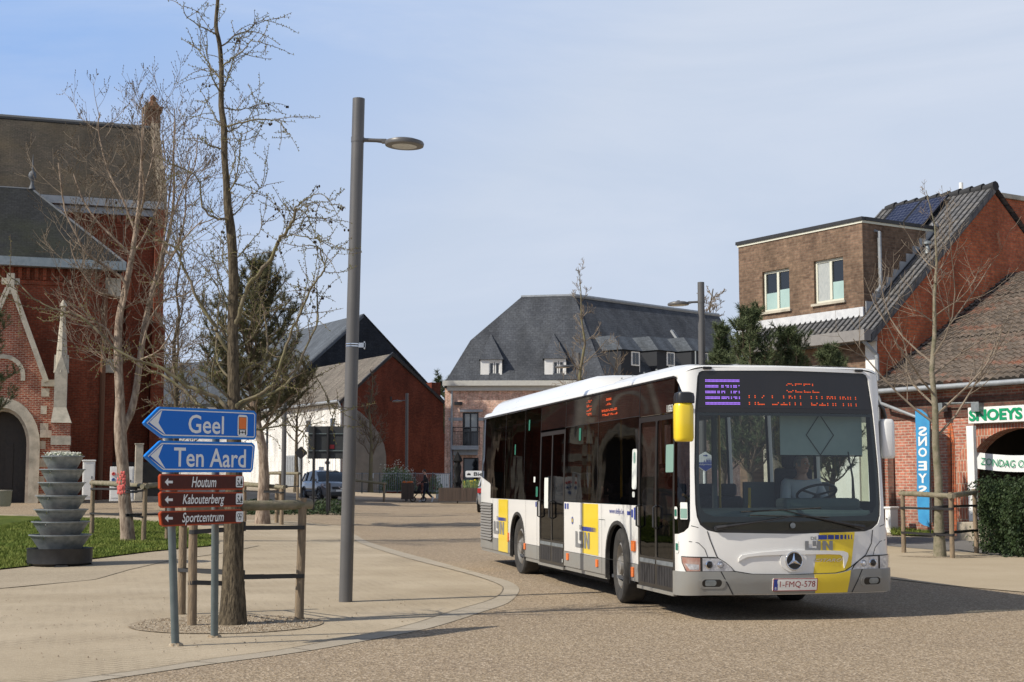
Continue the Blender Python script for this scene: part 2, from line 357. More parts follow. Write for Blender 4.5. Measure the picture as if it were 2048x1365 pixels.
M['frost'] = mat('frosted_glass', (.33, .46, .44), (.38, .52, .49), rough=.3, scale=2)
# ---------------------------------------------------------------- ground
def sheet(name, pts, m, off, step=1.5, **pr):
    bm = bmesh.new(); tri = tessellate_polygon([[Vector((x, y, 0)) for x, y in pts]])
    vs = [bm.verts.new((x, y, 0)) for x, y in pts]
    for t in tri:
        try: bm.faces.new([vs[i] for i in t])
        except ValueError: pass
    xs = [p[0] for p in pts]; ys = [p[1] for p in pts]
    def cuts(lo, hi, no):
        k = math.floor(lo/step)+1
        while k*step < hi:
            c = k*step
            bmesh.ops.bisect_plane(bm, geom=bm.verts[:]+bm.edges[:]+bm.faces[:], plane_co=(c, c, 0), plane_no=no); k += 1
    cuts(min(xs), max(xs), (1, 0, 0)); cuts(min(ys), max(ys), (0, 1, 0))
    for f in bm.faces:
        if f.normal.z < 0: f.normal_flip()
    for v in bm.verts: v.co.z = gz(v.co.x, v.co.y)+off
    bm.normal_update()
    for f in bm.faces:
        if f.normal.z < 0: f.normal_flip()
    me = bpy.data.meshes.new(name); bm.to_mesh(me); bm.free(); me.materials.append(m)
    o = bpy.data.objects.new(name, me); COL.objects.link(o)
    for k, v in pr.items(): o[k] = v
    return o
def gp(pts): return [tuple(G(*q)[:2]) for q in pts]
g = MB()
xs = [-900, -400, -200, -120, -90]+[-75+1.5*i for i in range(91)]+[75, 100, 200, 400, 900]
ys = [-300, -60, -20]+[-4+1.5*i for i in range(86)]+[140, 180, 300, 600, 1800]
vs = [(x, y, gz(x, y)) for y in ys for x in xs]; nx = len(xs)
g.idx(vs, [(j*nx+i, j*nx+i+1, (j+1)*nx+i+1, (j+1)*nx+i) for j in range(len(ys)-1) for i in range(nx-1)])
g.build('ground', M['pave'], kind='structure')
K_OUT = [(0, 1392), (150, 1371), (300, 1348.5), (433, 1329), (554, 1313), (651, 1298), (749, 1280), (847, 1261), (905, 1245), (964, 1225.5), (1015, 1208), (1036, 1188), (1036, 1175), (1015, 1163), (964, 1149), (909, 1134), (859, 1120), (810, 1107), (770, 1095), (735, 1084), (714, 1072)]
K_IN = [(0, 1380), (150, 1360), (300, 1339.5), (429, 1319), (554, 1303), (632, 1289), (710, 1274), (788, 1259), (847, 1243), (905, 1223.5), (964, 1207), (995, 1194), (1006, 1180.5), (999, 1171), (964, 1157), (909, 1141.5), (847, 1126), (795, 1112), (757, 1100), (722, 1088), (702, 1075)]
def smooth(pts, n=3):
    out = []
    for i in range(len(pts)-1):
        p0 = pts[max(0, i-1)]; p1 = pts[i]; p2 = pts[i+1]; p3 = pts[min(len(pts)-1, i+2)]
        for k in range(n):
            t = k/n
            out.append(tuple(.5*((2*p1[c])+(-p0[c]+p2[c])*t+(2*p0[c]-5*p1[c]+4*p2[c]-p3[c])*t*t+(-p0[c]+3*p1[c]-3*p2[c]+p3[c])*t**3) for c in range(len(p1))))
    return out+[tuple(pts[-1])]
ko, ki = smooth(gp(K_OUT)), smooth(gp(K_IN))
ext = [(-14, 7.4), (-14, -6), (45, -6), (45, 6), (9.2, 15.5), (7.25, 20.0), (6.05, 22.9), (4.9, 28), (3.6, 38), (1.5, 60), (.8, 80)]
road = list(reversed(ko))+ext+gp([(960, 997), (850, 998.5), (700, 999), (560, 1003), (-100, 1008), (-100, 1027), (400, 1037), (600, 1043), (690, 1053)])
sheet('road', road, M['road'], .004, kind='structure')
ke = [(-14, 7.6), (-14, 8.1)]
sheet('kerb', ko+list(reversed(ki))+[(-8, 9.5)] if False else list(reversed(ko))+[(-14, 7.4), (-14, 7.85)]+ki, M['kerb'], .009, kind='structure')
def strip_(a, b, w, z): d = (b-a).normalized(); n = Vector((-d.y, d.x))*w/2; return [(a.x-n.x, a.y-n.y, z), (b.x-n.x, b.y-n.y, z), (b.x+n.x, b.y+n.y, z), (a.x+n.x, a.y+n.y, z)]
g = MB(); kk = [Vector(p) for p in ki]; oo = [Vector(p) for p in ko]
for a, b in zip(kk[:-1], kk[1:]): g.face(strip_(a, b, .013, gz(a.x, a.y)+.0125))
acc = 0
for a, b in zip(oo[:-1], oo[1:]):
    acc += (b-a).length
    if acc > .95: acc = 0; c = min(kk, key=lambda q: (q-b).length); g.face(strip_(b, c, .010, gz(b.x, b.y)+.0127))
g.build('kerb', mat('dark_kerb_joint', (.10, .08, .055), (.20, .165, .12), scale=3), kind='structure')
# small upstand line between kerb and paving: pavement sheet a touch lower
sheet('lawn', gp([(-300, 1180), (0, 1141), (47, 1136), (185, 1120), (297, 1105.6), (420, 1094), (437, 1088), (430, 1078), (400, 1066), (328, 1048), (178, 1039), (76, 1035), (0, 1033), (-300, 1030)]), M['lawn'], .03, kind='structure')
sheet('gravel_path', gp([(-300, 1180), (0, 1141), (47, 1136), (185, 1120), (297, 1105.6), (420, 1094), (437, 1088), (520, 1092), (440, 1108), (340, 1122), (260, 1140), (190, 1160), (0, 1178), (-300, 1230)]), M['path'], .008, kind='structure')
PIT = (-3.12, 15.82)
def circ(c, r, n=40, w=0): return [(c[0]+(r+w*noise.noise(Vector((k*.7, r, 3))))*math.cos(2*math.pi*k/n), c[1]+(r+w*noise.noise(Vector((k*.7, 5, r))))*math.sin(2*math.pi*k/n)) for k in range(n)]
sheet('tree_pit', circ(PIT, 1.05, 48, .02), M['pit'], .008, kind='structure')
sheet('smooth_pavement', gp([(2120, 1187), (2048, 1186), (1883, 1171.5), (1774, 1158), (1640, 1144), (1640, 1085), (1780, 1094), (1850, 1100), (1960, 1108), (2120, 1122)]), M['pave_smooth'], .012, kind='structure')
sheet('side_road', gp([(2200, 1129), (1960, 1108), (1850, 1100), (1780, 1094), (1640, 1085), (1640, 1070), (1780, 1074), (1960, 1082), (2200, 1096)]), M['asph'], .016, kind='structure')
sheet('grass_verge', gp([(1782, 1072), (1860, 1074), (1875, 1066), (1850, 1058), (1790, 1057)]), M['lawn'], .03, kind='structure')
pm = (G(1880, 1113).x, G(1880, 1113).y)
sheet('tree_pit', circ(pm, .95, 30, .1), M['pit'], .016, kind='structure')
# scattered grit, clods and litter on the paving near the posts
rnd = random.Random(3)
g = MB()
for i in range(1500):
    if i < 1050:
        a = rnd.random()*6.283; r_ = 1.0*math.sqrt(rnd.random()); x, y = PIT[0]+r_*math.cos(a), PIT[1]+r_*math.sin(a); s = rnd.uniform(.006, .018)
    else:
        x, y = rnd.uniform(-7, -.3), rnd.uniform(12.6, 19.5); s = rnd.uniform(.004, .012)
    z = gz(x, y)+.006
    g.idx([(x+s*rnd.uniform(.6, 1.3), y, z), (x, y+s*rnd.uniform(.6, 1.3), z), (x-s, y, z), (x, y-s, z), (x, y, z+s*.9)], [(0, 1, 4), (1, 2, 4), (2, 3, 4), (3, 0, 4)])
g.build('gravel_stones', M['pit'], kind='stuff', label='loose gravel stones and grit lying in and around the front tree pit', category='gravel')
# grass
def blades(name, pts, n, hmin, hmax, label, keep=None, seed=1):
    rnd = random.Random(seed); g = MB(); xs = [p[0] for p in pts]; ys = [p[1] for p in pts]
    def inside(x, y):
        c = False; j = len(pts)-1
        for i in range(len(pts)):
            if (pts[i][1] > y) != (pts[j][1] > y) and x < (pts[j][0]-pts[i][0])*(y-pts[i][1])/(pts[j][1]-pts[i][1])+pts[i][0]: c = not c
            j = i
        return c
    k = 0
    while k < n:
        x, y = rnd.uniform(max(min(xs), -14), max(xs)), rnd.uniform(min(ys), max(ys))
        if not inside(x, y): continue
        if keep and not keep(x, y, rnd): continue
        k += 1; z = gz(x, y)+.03; h = rnd.uniform(hmin, hmax)*(1+.8*noise.noise(Vector((x*.8, y*.8, 0)))); a = rnd.random()*6.28; w = .011
        dx, dy = math.cos(a)*w, math.sin(a)*w; lx, ly = rnd.gauss(0, .4)*h, rnd.gauss(0, .4)*h
        g.face([(x-dx, y-dy, z), (x+dx, y+dy, z), (x+lx, y+ly, z+h)])
    return g.build(name, M['blade'], kind='stuff', label=label, category='grass')
LAWN = gp([(-60, 1148), (47, 1136), (185, 1120), (297, 1105.6), (420, 1094), (437, 1088), (430, 1078), (400, 1066), (328, 1048), (178, 1039), (76, 1035), (-60, 1033)])
blades('lawn_grass', LAWN, 52000, .035, .075, 'short green lawn grass behind the planter tower and the staked tree')
blades('verge_grass', gp([(1782, 1072), (1860, 1074), (1875, 1066), (1850, 1058), (1790, 1057)]), 2500, .08, .2, 'rough grass growing along the foot of the barn wall', seed=2)

# ---------------------------------------------------------------- buildings
M['church_brick'] = brick('church_brick', (.275, .060, .027), (.19, .042, .021), (.19, .098, .058), stain=(.075, .03, .02), stain_amt=.6, ms=.010)
M['porch_brick'] = brick('porch_brick', (.38, .105, .055), (.25, .055, .033), (.44, .32, .24), stain=(.12, .06, .05), stain_amt=.4, ms=.014)
M['church_slate'] = brick('church_roof_slates', (.04, .036, .028), (.06, .05, .04), (.024, .02, .017), w=.24, h=.16, ms=.008, stain=(.075, .058, .035), stain_amt=.8, sscale=.35)
M['chapel_slate'] = brick('chapel_roof_slates', (.018, .02, .022), (.028, .03, .032), (.011, .011, .012), w=.24, h=.16, ms=.007, stain=(.035, .04, .02), stain_amt=.7, sscale=.3)
M['red_gable'] = brick('dark_red_gable_brick', (.19, .045, .025), (.135, .032, .019), (.09, .045, .032), stain=(.08, .028, .02), stain_amt=.5)
M['pink_brick'] = brick('pink_mixed_brick', (.74, .44, .33), (.52, .24, .165), (.68, .56, .46), stain=(.82, .62, .50), stain_amt=.6, sscale=2)
M['slate'] = brick('blue_grey_slates', (.062, .068, .08), (.085, .092, .105), (.035, .038, .045), w=.3, h=.2, ms=.006, stain=(.10, .105, .11), stain_amt=.4, sscale=.4)
M['black_slate'] = brick('black_wall_slates', (.022, .026, .034), (.03, .034, .042), (.012, .014, .018), w=.4, h=.22, ms=.006)
M['blue_slate'] = brick('pale_blue_slates', (.085, .097, .115), (.10, .115, .135), (.06, .07, .082), w=.4, h=.25, ms=.006)
M['old_tile'] = brick('lichened_grey_tiles', (.13, .115, .10), (.19, .165, .14), (.07, .06, .05), w=.25, h=.25, ms=.012, stain=(.20, .185, .15), stain_amt=.6)
M['brown_brick'] = brick('brown_brick', (.21, .135, .092), (.125, .078, .055), (.17, .13, .095), stain=(.22, .155, .10), stain_amt=.5, ms=.009)
M['orange_brick'] = brick('orange_gable_brick', (.56, .15, .060), (.40, .095, .044), (.32, .17, .10), stain=(.26, .09, .055), stain_amt=.65, ms=.010)
M['barn_brick'] = brick('barn_brick', (.42, .155, .10), (.30, .10, .07), (.40, .32, .26), stain=(.30, .22, .18), stain_amt=.6, ms=.012)
M['concrete'] = mat('grey_render', (.16, .16, .155), (.21, .205, .195), rough=.9, scale=1.5)
M['whitewall'] = brick('white_painted_brick', (.74, .73, .71), (.66, .65, .62), (.56, .55, .53), stain=(.60, .59, .55), stain_amt=.4, bump=.4)
def pantile(name, c1, c2, c3, row=.30, wv=.22, c3amt=.55, lo=.5):
    m = bpy.data.materials.new(name); m.use_nodes = True; t = m.node_tree; b = t.nodes['Principled BSDF']; b.inputs['Roughness'].default_value = .85
    co = t.nodes.new('ShaderNodeTexCoord'); uv = co.outputs['UV']
    br = N(t, 'ShaderNodeTexBrick', offset=0); br.inputs['Scale'].default_value = 1; br.inputs['Color1'].default_value = (*c1, 1); br.inputs['Color2'].default_value = (*c2, 1); br.inputs['Mortar'].default_value = (*[q*.3 for q in c1], 1)
    br.inputs['Mortar Size'].default_value = .012; br.inputs['Brick Width'].default_value = wv; br.inputs['Row Height'].default_value = row; t.links.new(uv, br.inputs[0])
    n = N(t, 'ShaderNodeTexNoise'); n.inputs['Scale'].default_value = 1.1; n.inputs['Detail'].default_value = 8; n.inputs['Roughness'].default_value = .7
    q = N(t, 'ShaderNodeMapping'); q.inputs['Scale'].default_value = (.5, 1.6, 1); t.links.new(uv, q.inputs[0]); t.links.new(q.outputs[0], n.inputs[0])
    r = N(t, 'ShaderNodeMapRange'); r.inputs[1].default_value = lo; r.inputs[2].default_value = lo+.12; r.inputs[4].default_value = c3amt; t.links.new(n.outputs[0], r.inputs[0])
    n2 = N(t, 'ShaderNodeTexNoise'); n2.inputs['Scale'].default_value = 7; n2.inputs['Detail'].default_value = 3; t.links.new(uv, n2.inputs[0])
    r2 = N(t, 'ShaderNodeMapRange'); r2.inputs[1].default_value = .3; r2.inputs[2].default_value = .7; r2.inputs[3].default_value = .6; r2.inputs[4].default_value = 1.35; t.links.new(n2.outputs[0], r2.inputs[0])
    hs = N(t, 'ShaderNodeHueSaturation'); t.links.new(r2.outputs[0], hs.inputs['Value']); t.links.new(mixc(t, r.outputs[0], br.outputs[0], c3), hs.inputs['Color']); t.links.new(hs.outputs[0], b.inputs['Base Color'])
    return m
M['pantile_dark'] = pantile('dark_grey_pantiles', (.095, .097, .105), (.13, .128, .13), (.22, .20, .165), c3amt=.45)
M['pantile_red'] = pantile('mossy_red_pantiles', (.12, .098, .078), (.18, .14, .11), (.30, .105, .058), c3amt=.65, lo=.53)
def house(name, label, cat, p):
    return thing(name, label, cat, (p[0], p[1], gz(p[0], p[1])))
def add_window(par, pl, a0, b0, a1, b1, inset=.12, fm=None, fw=.07, mull=(), trans=(), sill=None, paned='window', label=None):
    fm = fm or M['cream']; f = MB(); o0, o1 = -inset-.05, -inset+.02
    f.pbox(pl, a0, b0, a0+fw, b1, o0, o1); f.pbox(pl, a1-fw, b0, a1, b1, o0, o1)
    f.pbox(pl, a0+fw, b0, a1-fw, b0+fw, o0, o1); f.pbox(pl, a0+fw, b1-fw, a1-fw, b1, o0, o1)
    for x in mull: f.pbox(pl, x-fw*.6, b0+fw, x+fw*.6, b1-fw, o0, o1+.004)
    for z in trans: f.pbox(pl, a0+fw, z-fw*.4, a1-fw, z+fw*.4, o0, o1-.004)
    w = f.build('window', fm, par)
    g = MB(); g.pbox(pl, a0+fw*.5, b0+fw*.5, a1-fw*.5, b1-fw*.5, o0+.005, o0+.03); g.build('pane', M[paned], w)
    if sill:
        q = MB(); q.pbox(pl, a0-.08, b0-.07, a1+.08, b0-.002, -inset, .07); q.build('sill', M[sill], w)
    if label: w['label'] = label
    return w
def arch(cx, w, z0, zs, n=12, rise=None):
    r = w/2; rise = rise or r
    return [(cx-r, z0), (cx+r, z0)]+[(cx+r*math.cos(math.pi*k/n), zs+rise*math.sin(math.pi*k/n)) for k in range(n+1)]
def ring(mb, pl, cx, w, wo, z0, zs, o0, o1, n=12, rise=None, riseo=None):
    """stone surround between arch of width w and wo"""
    A = arch(cx, w, z0, zs, n, rise); B = arch(cx, wo, z0, zs, n, riseo)
    A = [A[1]]+A[2:]+[A[0]]; B = [B[1]]+B[2:]+[B[0]]
    for k in range(len(A)-1):
        a, b, c, d = A[k], A[k+1], B[k+1], B[k]
        for q, o in (([d, c, b, a], o1),): mb.face([pl.at(*x, o) for x in (d, c, b, a)][::-1], [d, c, b, a][::-1])
        mb.face([pl.at(*a, o0), pl.at(*b, o0), pl.at(*b, o1), pl.at(*a, o1)], [(0, 0), (.2, 0), (.2, .2), (0, .2)])
        mb.face([pl.at(*d, o1), pl.at(*c, o1), pl.at(*c, o0), pl.at(*d, o0)], [(0, 0), (.2, 0), (.2, .2), (0, .2)])
# --- church
CH = 19.0
wallP = Plane(P(250, 968, 69.5), CH); gzc = gz(wallP.p.x, wallP.p.y)
ch = house('brick_church', 'tall dark red brick church with mossy slate roof and arched stone doorway', 'church', G(150, 1000))
def hz(pl, px, py): return pl.hit(px, py)
rightA = wallP.hit(326, 600)[0]; eaveZ = wallP.hit(320, 412)[1]
g = MB(); g.solid(wallP, [(-22, -2), (rightA, -2), (rightA, eaveZ), (-22, eaveZ)], wallP.n*-12); g.build('nave_wall', M['church_brick'], ch)
rid = Plane(wallP.at(0, 0, -6.0), CH); r2 = rid.hit(287, 268); lz = rid.hit(0, 246)
# nave roof plane from eave to ridge
rise = r2[1]-eaveZ; up = (wallP.n*-6.0+Vector((0, 0, rise)))
up.normalize(); rp_ = Plane(wallP.at(0, eaveZ+.15, .35), CH, up)
Lr = math.hypot(6.0, rise)+.1
g = MB(); g.solid(rp_, [(-22, 0), (rightA-.25, 0), (rightA-.25, Lr), (-22, Lr)], Vector((0, 0, -.25))); rf = g.build('nave_roof', M['church_slate'], ch)
g = MB(); g.tube([rp_.at(-22, Lr, .05), rp_.at(rightA-.3, Lr, .05)], .14, 8); g.build('ridge_cap', mat('dark_ridge', (.10, .105, .11), rough=.8), rf)
g = MB(); g.solid(Plane(wallP.at(0, 0, -12), CH, None), [(-22, eaveZ), (rightA-.3, eaveZ), (rightA-.3, eaveZ+.1), (-22, eaveZ+.1)], wallP.n*.2)
back = Plane(rp_.at(0, Lr, 0), CH, Vector((0, 0, -1))*rise+wallP.n*-6.0)
g.solid(back, [(-22, 0), (rightA-.3, 0), (rightA-.3, Lr), (-22, Lr)], Vector((0, 0, -.2))); g.build('rear_roof_slope', M['church_slate'], ch)
g = MB(); g.pbox(wallP, -22, eaveZ-.25, rightA-.1, eaveZ+.12, .02, .42); g.pbox(wallP, -22, eaveZ-.6, rightA-.1, eaveZ-.28, .0, .16); g.build('gutter', M['zinc'], ch)
g = MB()
for k in range(90):
    a = rightA-.4-k*.32; g.pbox(wallP, a, eaveZ-1.0, a+.14, eaveZ-.62, 0, .12)
g.pbox(wallP, -22, eaveZ-1.2, rightA, eaveZ-1.03, 0, .06); g.build('brick_cornice', M['church_brick'], ch)
# gable parapet with pinnacle at right end
g = MB(); gp_ = Plane(wallP.at(rightA-.05, 0, 0), CH+90)
ap = r2[1]+.35
g.solid(Plane(wallP.at(rightA+.05, 0, .35), CH+90), [(0, eaveZ-.9), (.55, eaveZ-.9), (6.35, ap-.6), (12.1, eaveZ-.9), (12.6, eaveZ-.9), (12.6, eaveZ+.4), (6.6, ap+.3), (6.1, ap+.3), (0, eaveZ+.6)], wallP.d*-.42)
g.build('gable_parapet', mat('mossy_brown_stone', (.14, .105, .07), (.26, .22, .16), scale=1.6, bump=.5, bscale=15), ch)
g = MB(); g.solid(Plane(wallP.at(rightA-.02, 0, 0), CH+90), [(.2, eaveZ-2), (11.8, eaveZ-2), (6.2, ap-.2)], wallP.d*-.4); g.build('gable_wall', M['church_brick'], ch)
g = MB(); c = wallP.at(rightA-.25, ap, -6.0); w_ = .38
T = Matrix.Translation(c) @ Matrix.Rotation(R(CH), 4, 'Z')
g.box(-w_, -w_, -1.4, w_, w_, .9, T); g.box(-w_-.12, -w_-.12, .9, w_+.12, w_+.12, 1.1, T)
g.lathe([(w_*1.35, 1.1), (.15, 1.5), (.16, 1.7), (.02, 1.85)], n=8, M=T); g.build('pinnacle', M['church_brick'], ch)
# buttresses on nave wall (stepped)
g = MB()
for px0, px1, dpt, top in ((246, 262, .5, 470), (300, 326, .9, 400)):
    a0 = wallP.hit(px0, 700)[0]; a1 = wallP.hit(px1, 700)[0]; zt = wallP.hit(px1, top)[1]
    g.pbox(wallP, a0, -1, a1, zt*.55, 0, dpt); g.pbox(wallP, a0+.08, zt*.55, a1-.08, zt-.6, 0, dpt*.55)
g.build('buttress', M['church_brick'], ch)
g = MB(); z1 = wallP.hit(280, 925)[1]; g.pbox(wallP, -20, -1, rightA+.05, z1, .0, 1.1); g.build('stone_plinth', mat('dark_plinth_stone', (.085, .075, .06), (.05, .045, .04), scale=2, bump=.4), ch)
# chapel in front with hipped roof
chp = Plane(P(205, 968, 62.8), CH)
aR = chp.hit(206, 700)[0]; eZ = chp.hit(250, 531)[1]; eR = chp.hit(251, 525)[0]
stone_l = chp.hit(242, 560)
g = MB(); g.solid(chp, [(-20, -2), (aR, -2), (aR, eZ), (-20, eZ)], chp.n*-6.5); g.build('chapel_wall', M['church_brick'], ch)
g = MB(); ac, bc = chp.hit(208, 590); ad, bd = chp.hit(243, 556)
g.pbox(chp, aR+.01, bc, ad, bd, -.9, -.25); ae, be = chp.hit(242, 732); g.build('stone_block', M['stone'], ch); g = MB(); g.pbox(chp, aR+.01, be-.3, ad-.1, be+.3, -.9, -.2); g.build('stone_block', M['stone'], ch)
g = MB(); g.pbox(chp, aR+.01, -1, ad-.15, eZ-.02, -6.5, -.45); g.build('corner_pier', M['church_brick'], ch)
ridp = Plane(chp.at(0, 0, -4.2), CH); rR, rZ = ridp.hit(64, 380)
up = (chp.n*-4.6+Vector((0, 0, rZ-eZ))).normalized(); cr = Plane(chp.at(0, eZ, .45), CH, up); Lc = math.hypot(4.65, rZ-eZ)
g = MB(); g.solid(cr, [(-20, 0), (eR, 0), (rR, Lc), (-20, Lc)], Vector((0, 0, -.2)))
A, B, Cc = cr.at(eR, 0), cr.at(rR, Lc), chp.at(eR, eZ, -4.0); g.face([A, Cc, B], [(0, 0), (4, 0), (4, 5)]); g.face([B, Cc, chp.at(-20, rZ, -4.2)], [(0, 0), (4, 0), (4, 5)])
cf = g.build('chapel_roof', M['chapel_slate'], ch)
g = MB(); g.tube([cr.at(-20, Lc, .0), cr.at(rR, Lc, .0), cr.at(eR, .02, .0)], .06, 8); g.lathe([(.16, 0), (.07, .25), (.08, .4), (.17, .52), (.19, .64), (.15, .78), (.05, .88), (.03, 1.2), (.01, 1.65)], c=cr.at(rR, Lc), n=12)
g.build('roof_finial', mat('dark_lead', (.09, .10, .115), rough=.6), cf, smooth=40)
g = MB(); g.pbox(chp, -20, eZ-.3, eR, eZ+.08, .1, .55); g.build('gutter', mat('blue_grey_zinc', (.20, .25, .28), (.27, .32, .35), rough=.6), ch)
g = MB()
for k in range(60):
    a = aR-.1-k*.34; g.pbox(chp, a-.15, eZ-.85, a, eZ-.32, 0, .14)
g.pbox(chp, -20, eZ-1.05, aR+.02, eZ-.87, 0, .07); g.build('brick_cornice', M['church_brick'], ch)
g = MB(); g.tube([chp.at(aR+.02, -1, .05), chp.at(aR+.02, eZ-1.1, .05)], .12, 8); g.build('corner_shaft', M['church_brick'], ch)
# porch
pp = Plane(P(60, 968, 58.5), 16); zb = -.9
X = lambda px, py=800: pp.hit(px, py)
apx = X(21, 580); sh = X(88, 766); wr = X(108, 900)[0]; cxa = X(6)[0]; dr = X(62)[0]-cxa; dro = X(83)[0]-cxa
zs = X(40, 892)[1]; ztop = X(6, 816)[1]
g = MB()
door = arch(cxa, 2*dr, -2, zs, 14, ztop-zs)
g.solid(pp, [(2*cxa-wr, -2.2), (wr, -2.2), (wr, X(108, 768)[1]), (sh[0], sh[1]), apx, (2*apx[0]-sh[0], sh[1]), (2*cxa-wr, X(108, 768)[1])], pp.n*-4, holes=[[(a, b) for a, b in door]], hd=.9)
g.build('porch_wall', M['porch_brick'], ch)
g = MB(); g.pbox(pp, cxa-dr-.1, -2.2, cxa+dr+.1, ztop+.2, -.95, -.85)
for k in range(4):
    g.pbox(pp, cxa-dr+.1+k*dr*.5, -1.5, cxa-dr+.5*dr+k*dr*.5-.12, zs-1.9, -.85, -.80); g.pbox(pp, cxa-dr+.1+k*dr*.5, zs-1.75, cxa-dr+.5*dr+k*dr*.5-.12, zs+.1, -.85, -.80)
g.build('door', mat('dark_brown_door', (.022, .017, .015), (.03, .024, .02), rough=.6, scale=8), ch)
g = MB(); ring(g, pp, cxa, 2*dr, 2*dro, -1.6, zs, -.45, .12, 14, ztop-zs, ztop-zs+dro-dr); g.build('stone_door_surround', M['stone'], ch); g = MB(); ring(g, pp, cxa, 2*dr-.25, 2*dr, -1.6, zs, -.9, -.2, 14, ztop-zs-.12, ztop-zs)
for k in range(7):
    z0 = -.75+k*.72; g.pbox(pp, cxa+dro-.02, z0, cxa+dro+(.22 if k % 2 else .3), z0+.34, 0, .04)
g.build('stone_door_surround', M['stone'], ch)
g = MB(); cw = X(4)[0]; zc = X(30, 752)[1]; ring(g, pp, cw, (X(40)[0]-cw)*2, (X(49)[0]-cw)*2, zc-.2, zc, 0, .1, 12); g.build('round_window_surround', M['stone'], ch)
g = MB()   # stone coping of the gable
def strip(mb, pl, p, q, w, o0, o1):
    d = Vector((q[0]-p[0], q[1]-p[1])); L_ = d.length; d /= L_; nn = Vector((-d.y, d.x)) if d.x > 0 else Vector((d.y, -d.x))
    pts = [p, q, (q[0]+nn.x*w, q[1]+nn.y*w), (p[0]+nn.x*w, p[1]+nn.y*w)]
    if d.x < 0: pts = pts[::-1]
    mb.solid(pl, pts, pl.n*-(o1-o0), off=o1)
strip(g, pp, apx, sh, .21, -.35, .25); strip(g, pp, (2*apx[0]-sh[0], sh[1]), apx, .21, -.35, .25)
g.pbox(pp, sh[0]-.1, sh[1]-.15, X(114)[0], sh[1]+.12, -.2, .2); ta = X(22, 548)
g.pbox(pp, ta[0]-.15, apx[1]-.2, ta[0]+.15, ta[1], -.2, .2); g.pbox(pp, ta[0]-.35, ta[1]-.45, ta[0]+.35, ta[1]-.2, -.15, .15)
zl = X(95, 870)[1]; g.pbox(pp, cxa+dro, zl-.12, X(109)[0], zl+.18, 0, .28)
g.build('stone_coping', M['stone'], ch)
# striped pier and pinnacle
a0, a1 = X(104, 900)[0], X(140, 900)[0]; zt = X(120, 848)[1]
def ppr(a0, b0, a1, b1, o0, o1, m, name):
    g = MB(); g.pbox(pp, a0, b0, a1, b1, o0, o1); return g
gb, gs = MB(), MB(); gb.pbox(pp, a0, -2.2, a1, zt, .0, 1.0)
for k in range(5):
    z1 = X(120, 874+k*29)[1]; gs.pbox(pp, a0-.03, z1-.36, a1+.03, z1, 0, 1.03)
gb.build('striped_pier', M['porch_brick'], ch); 
zt2 = X(120, 822)[1]; s0, s1 = X(109)[0], X(134)[0]
i0 = [pp.at(a0-.05, zt, -.1), pp.at(a1+.05, zt, -.1), pp.at(a1+.05, zt, 1.1), pp.at(a0-.05, zt, 1.1), pp.at(s0, zt2+.1, .15), pp.at(s1, zt2+.1, .15), pp.at(s1, zt2+.1, .85), pp.at(s0, zt2+.1, .85)]
gs.idx(i0, [(3, 2, 6, 7), (2, 1, 5, 6), (0, 3, 7, 4), (4, 7, 6, 5), (1, 0, 4, 5)], [[(0, 0), (1, 0), (1, 1), (0, 1)]]*5)
zk = X(120, 748)[1]; gs.pbox(pp, s0, zt2, s1, zk, .15, .85)
c = pp.at((s0+s1)/2, 0, .5); hw = (s1-s0)/2; T = Matrix.Translation(c) @ Matrix.Rotation(R(16), 4, 'Z')
zsp = X(122, 722)[1]; ztip = X(128, 604)[1]
for k in range(4):     # gablets
    T2 = T @ Matrix.Rotation(k*math.pi/2, 4, 'Z')
    gs.idx([T2 @ Vector(q) for q in ((-hw, -hw-.04, zk), (hw, -hw-.04, zk), (0, -hw-.04, zsp+.2), (-hw, -hw+.3, zk), (hw, -hw+.3, zk), (0, -hw+.3, zsp+.2))], [(0, 1, 2), (0, 2, 5, 3), (1, 4, 5, 2)])
gs.lathe([(hw*1.25, zk), (hw*.95, zsp), (.08, ztip-.3), (.17, ztip-.25), (.04, ztip)], n=8, M=T)
gs.build('stone_pinnacle', M['stone'], ch)

# --- white house with red brick gable
redP = Plane(P(683, 968, 101), 30)
rh = house('red_gable_house', 'small house with dark red brick gable and grey tile roof behind silver car', 'house', G(760, 998))
rx = lambda px, py: redP.hit(px, py)
out = [(rx(684, 900)[0], -2)]+[(rx(900, 900)[0], -2), (rx(900, 899)[0], rx(900, 868)[1]), (rx(887, 868)[0], rx(887, 868)[1]), rx(887, 808), rx(784, 713), rx(716, 771), rx(684, 801)]
g = MB(); g.solid(redP, out, redP.n*-.3); g.build('gable_wall', M['red_gable'], rh)
bkd = -redP.n
g = MB(); c0 = redP.at(*rx(684, 900)); g.solid(Plane(redP.at(rx(684, 900)[0], 0, 0), 120-90-90+30+90) if False else Plane(redP.at(rx(684, 900)[0], 0, 0)+bkd*22, -60), [(0, -2), (22, -2), (22, rx(684, 803)[1]), (0, rx(684, 803)[1])], redP.d*.3)
ww = g.build('white_wall', M['whitewall'], rh)
wl = Plane(redP.at(rx(684, 900)[0], 0, 0)+bkd*22, -60)
for px, py0, py1, wpx in ((660, 834, 866, 12), (612, 838, 868, 12)):
    a, b = wl.hit(px, py1); a2, b2 = wl.hit(px+wpx, py0); q = MB(); q.pbox(wl, a, b, a2, b2, .0, .03); w = q.build('window', M['white'], rh); q = MB(); q.pbox(wl, a+.1, b+.1, a2-.1, b2-.1, .02, .04); q.build('pane', M['window'], w)
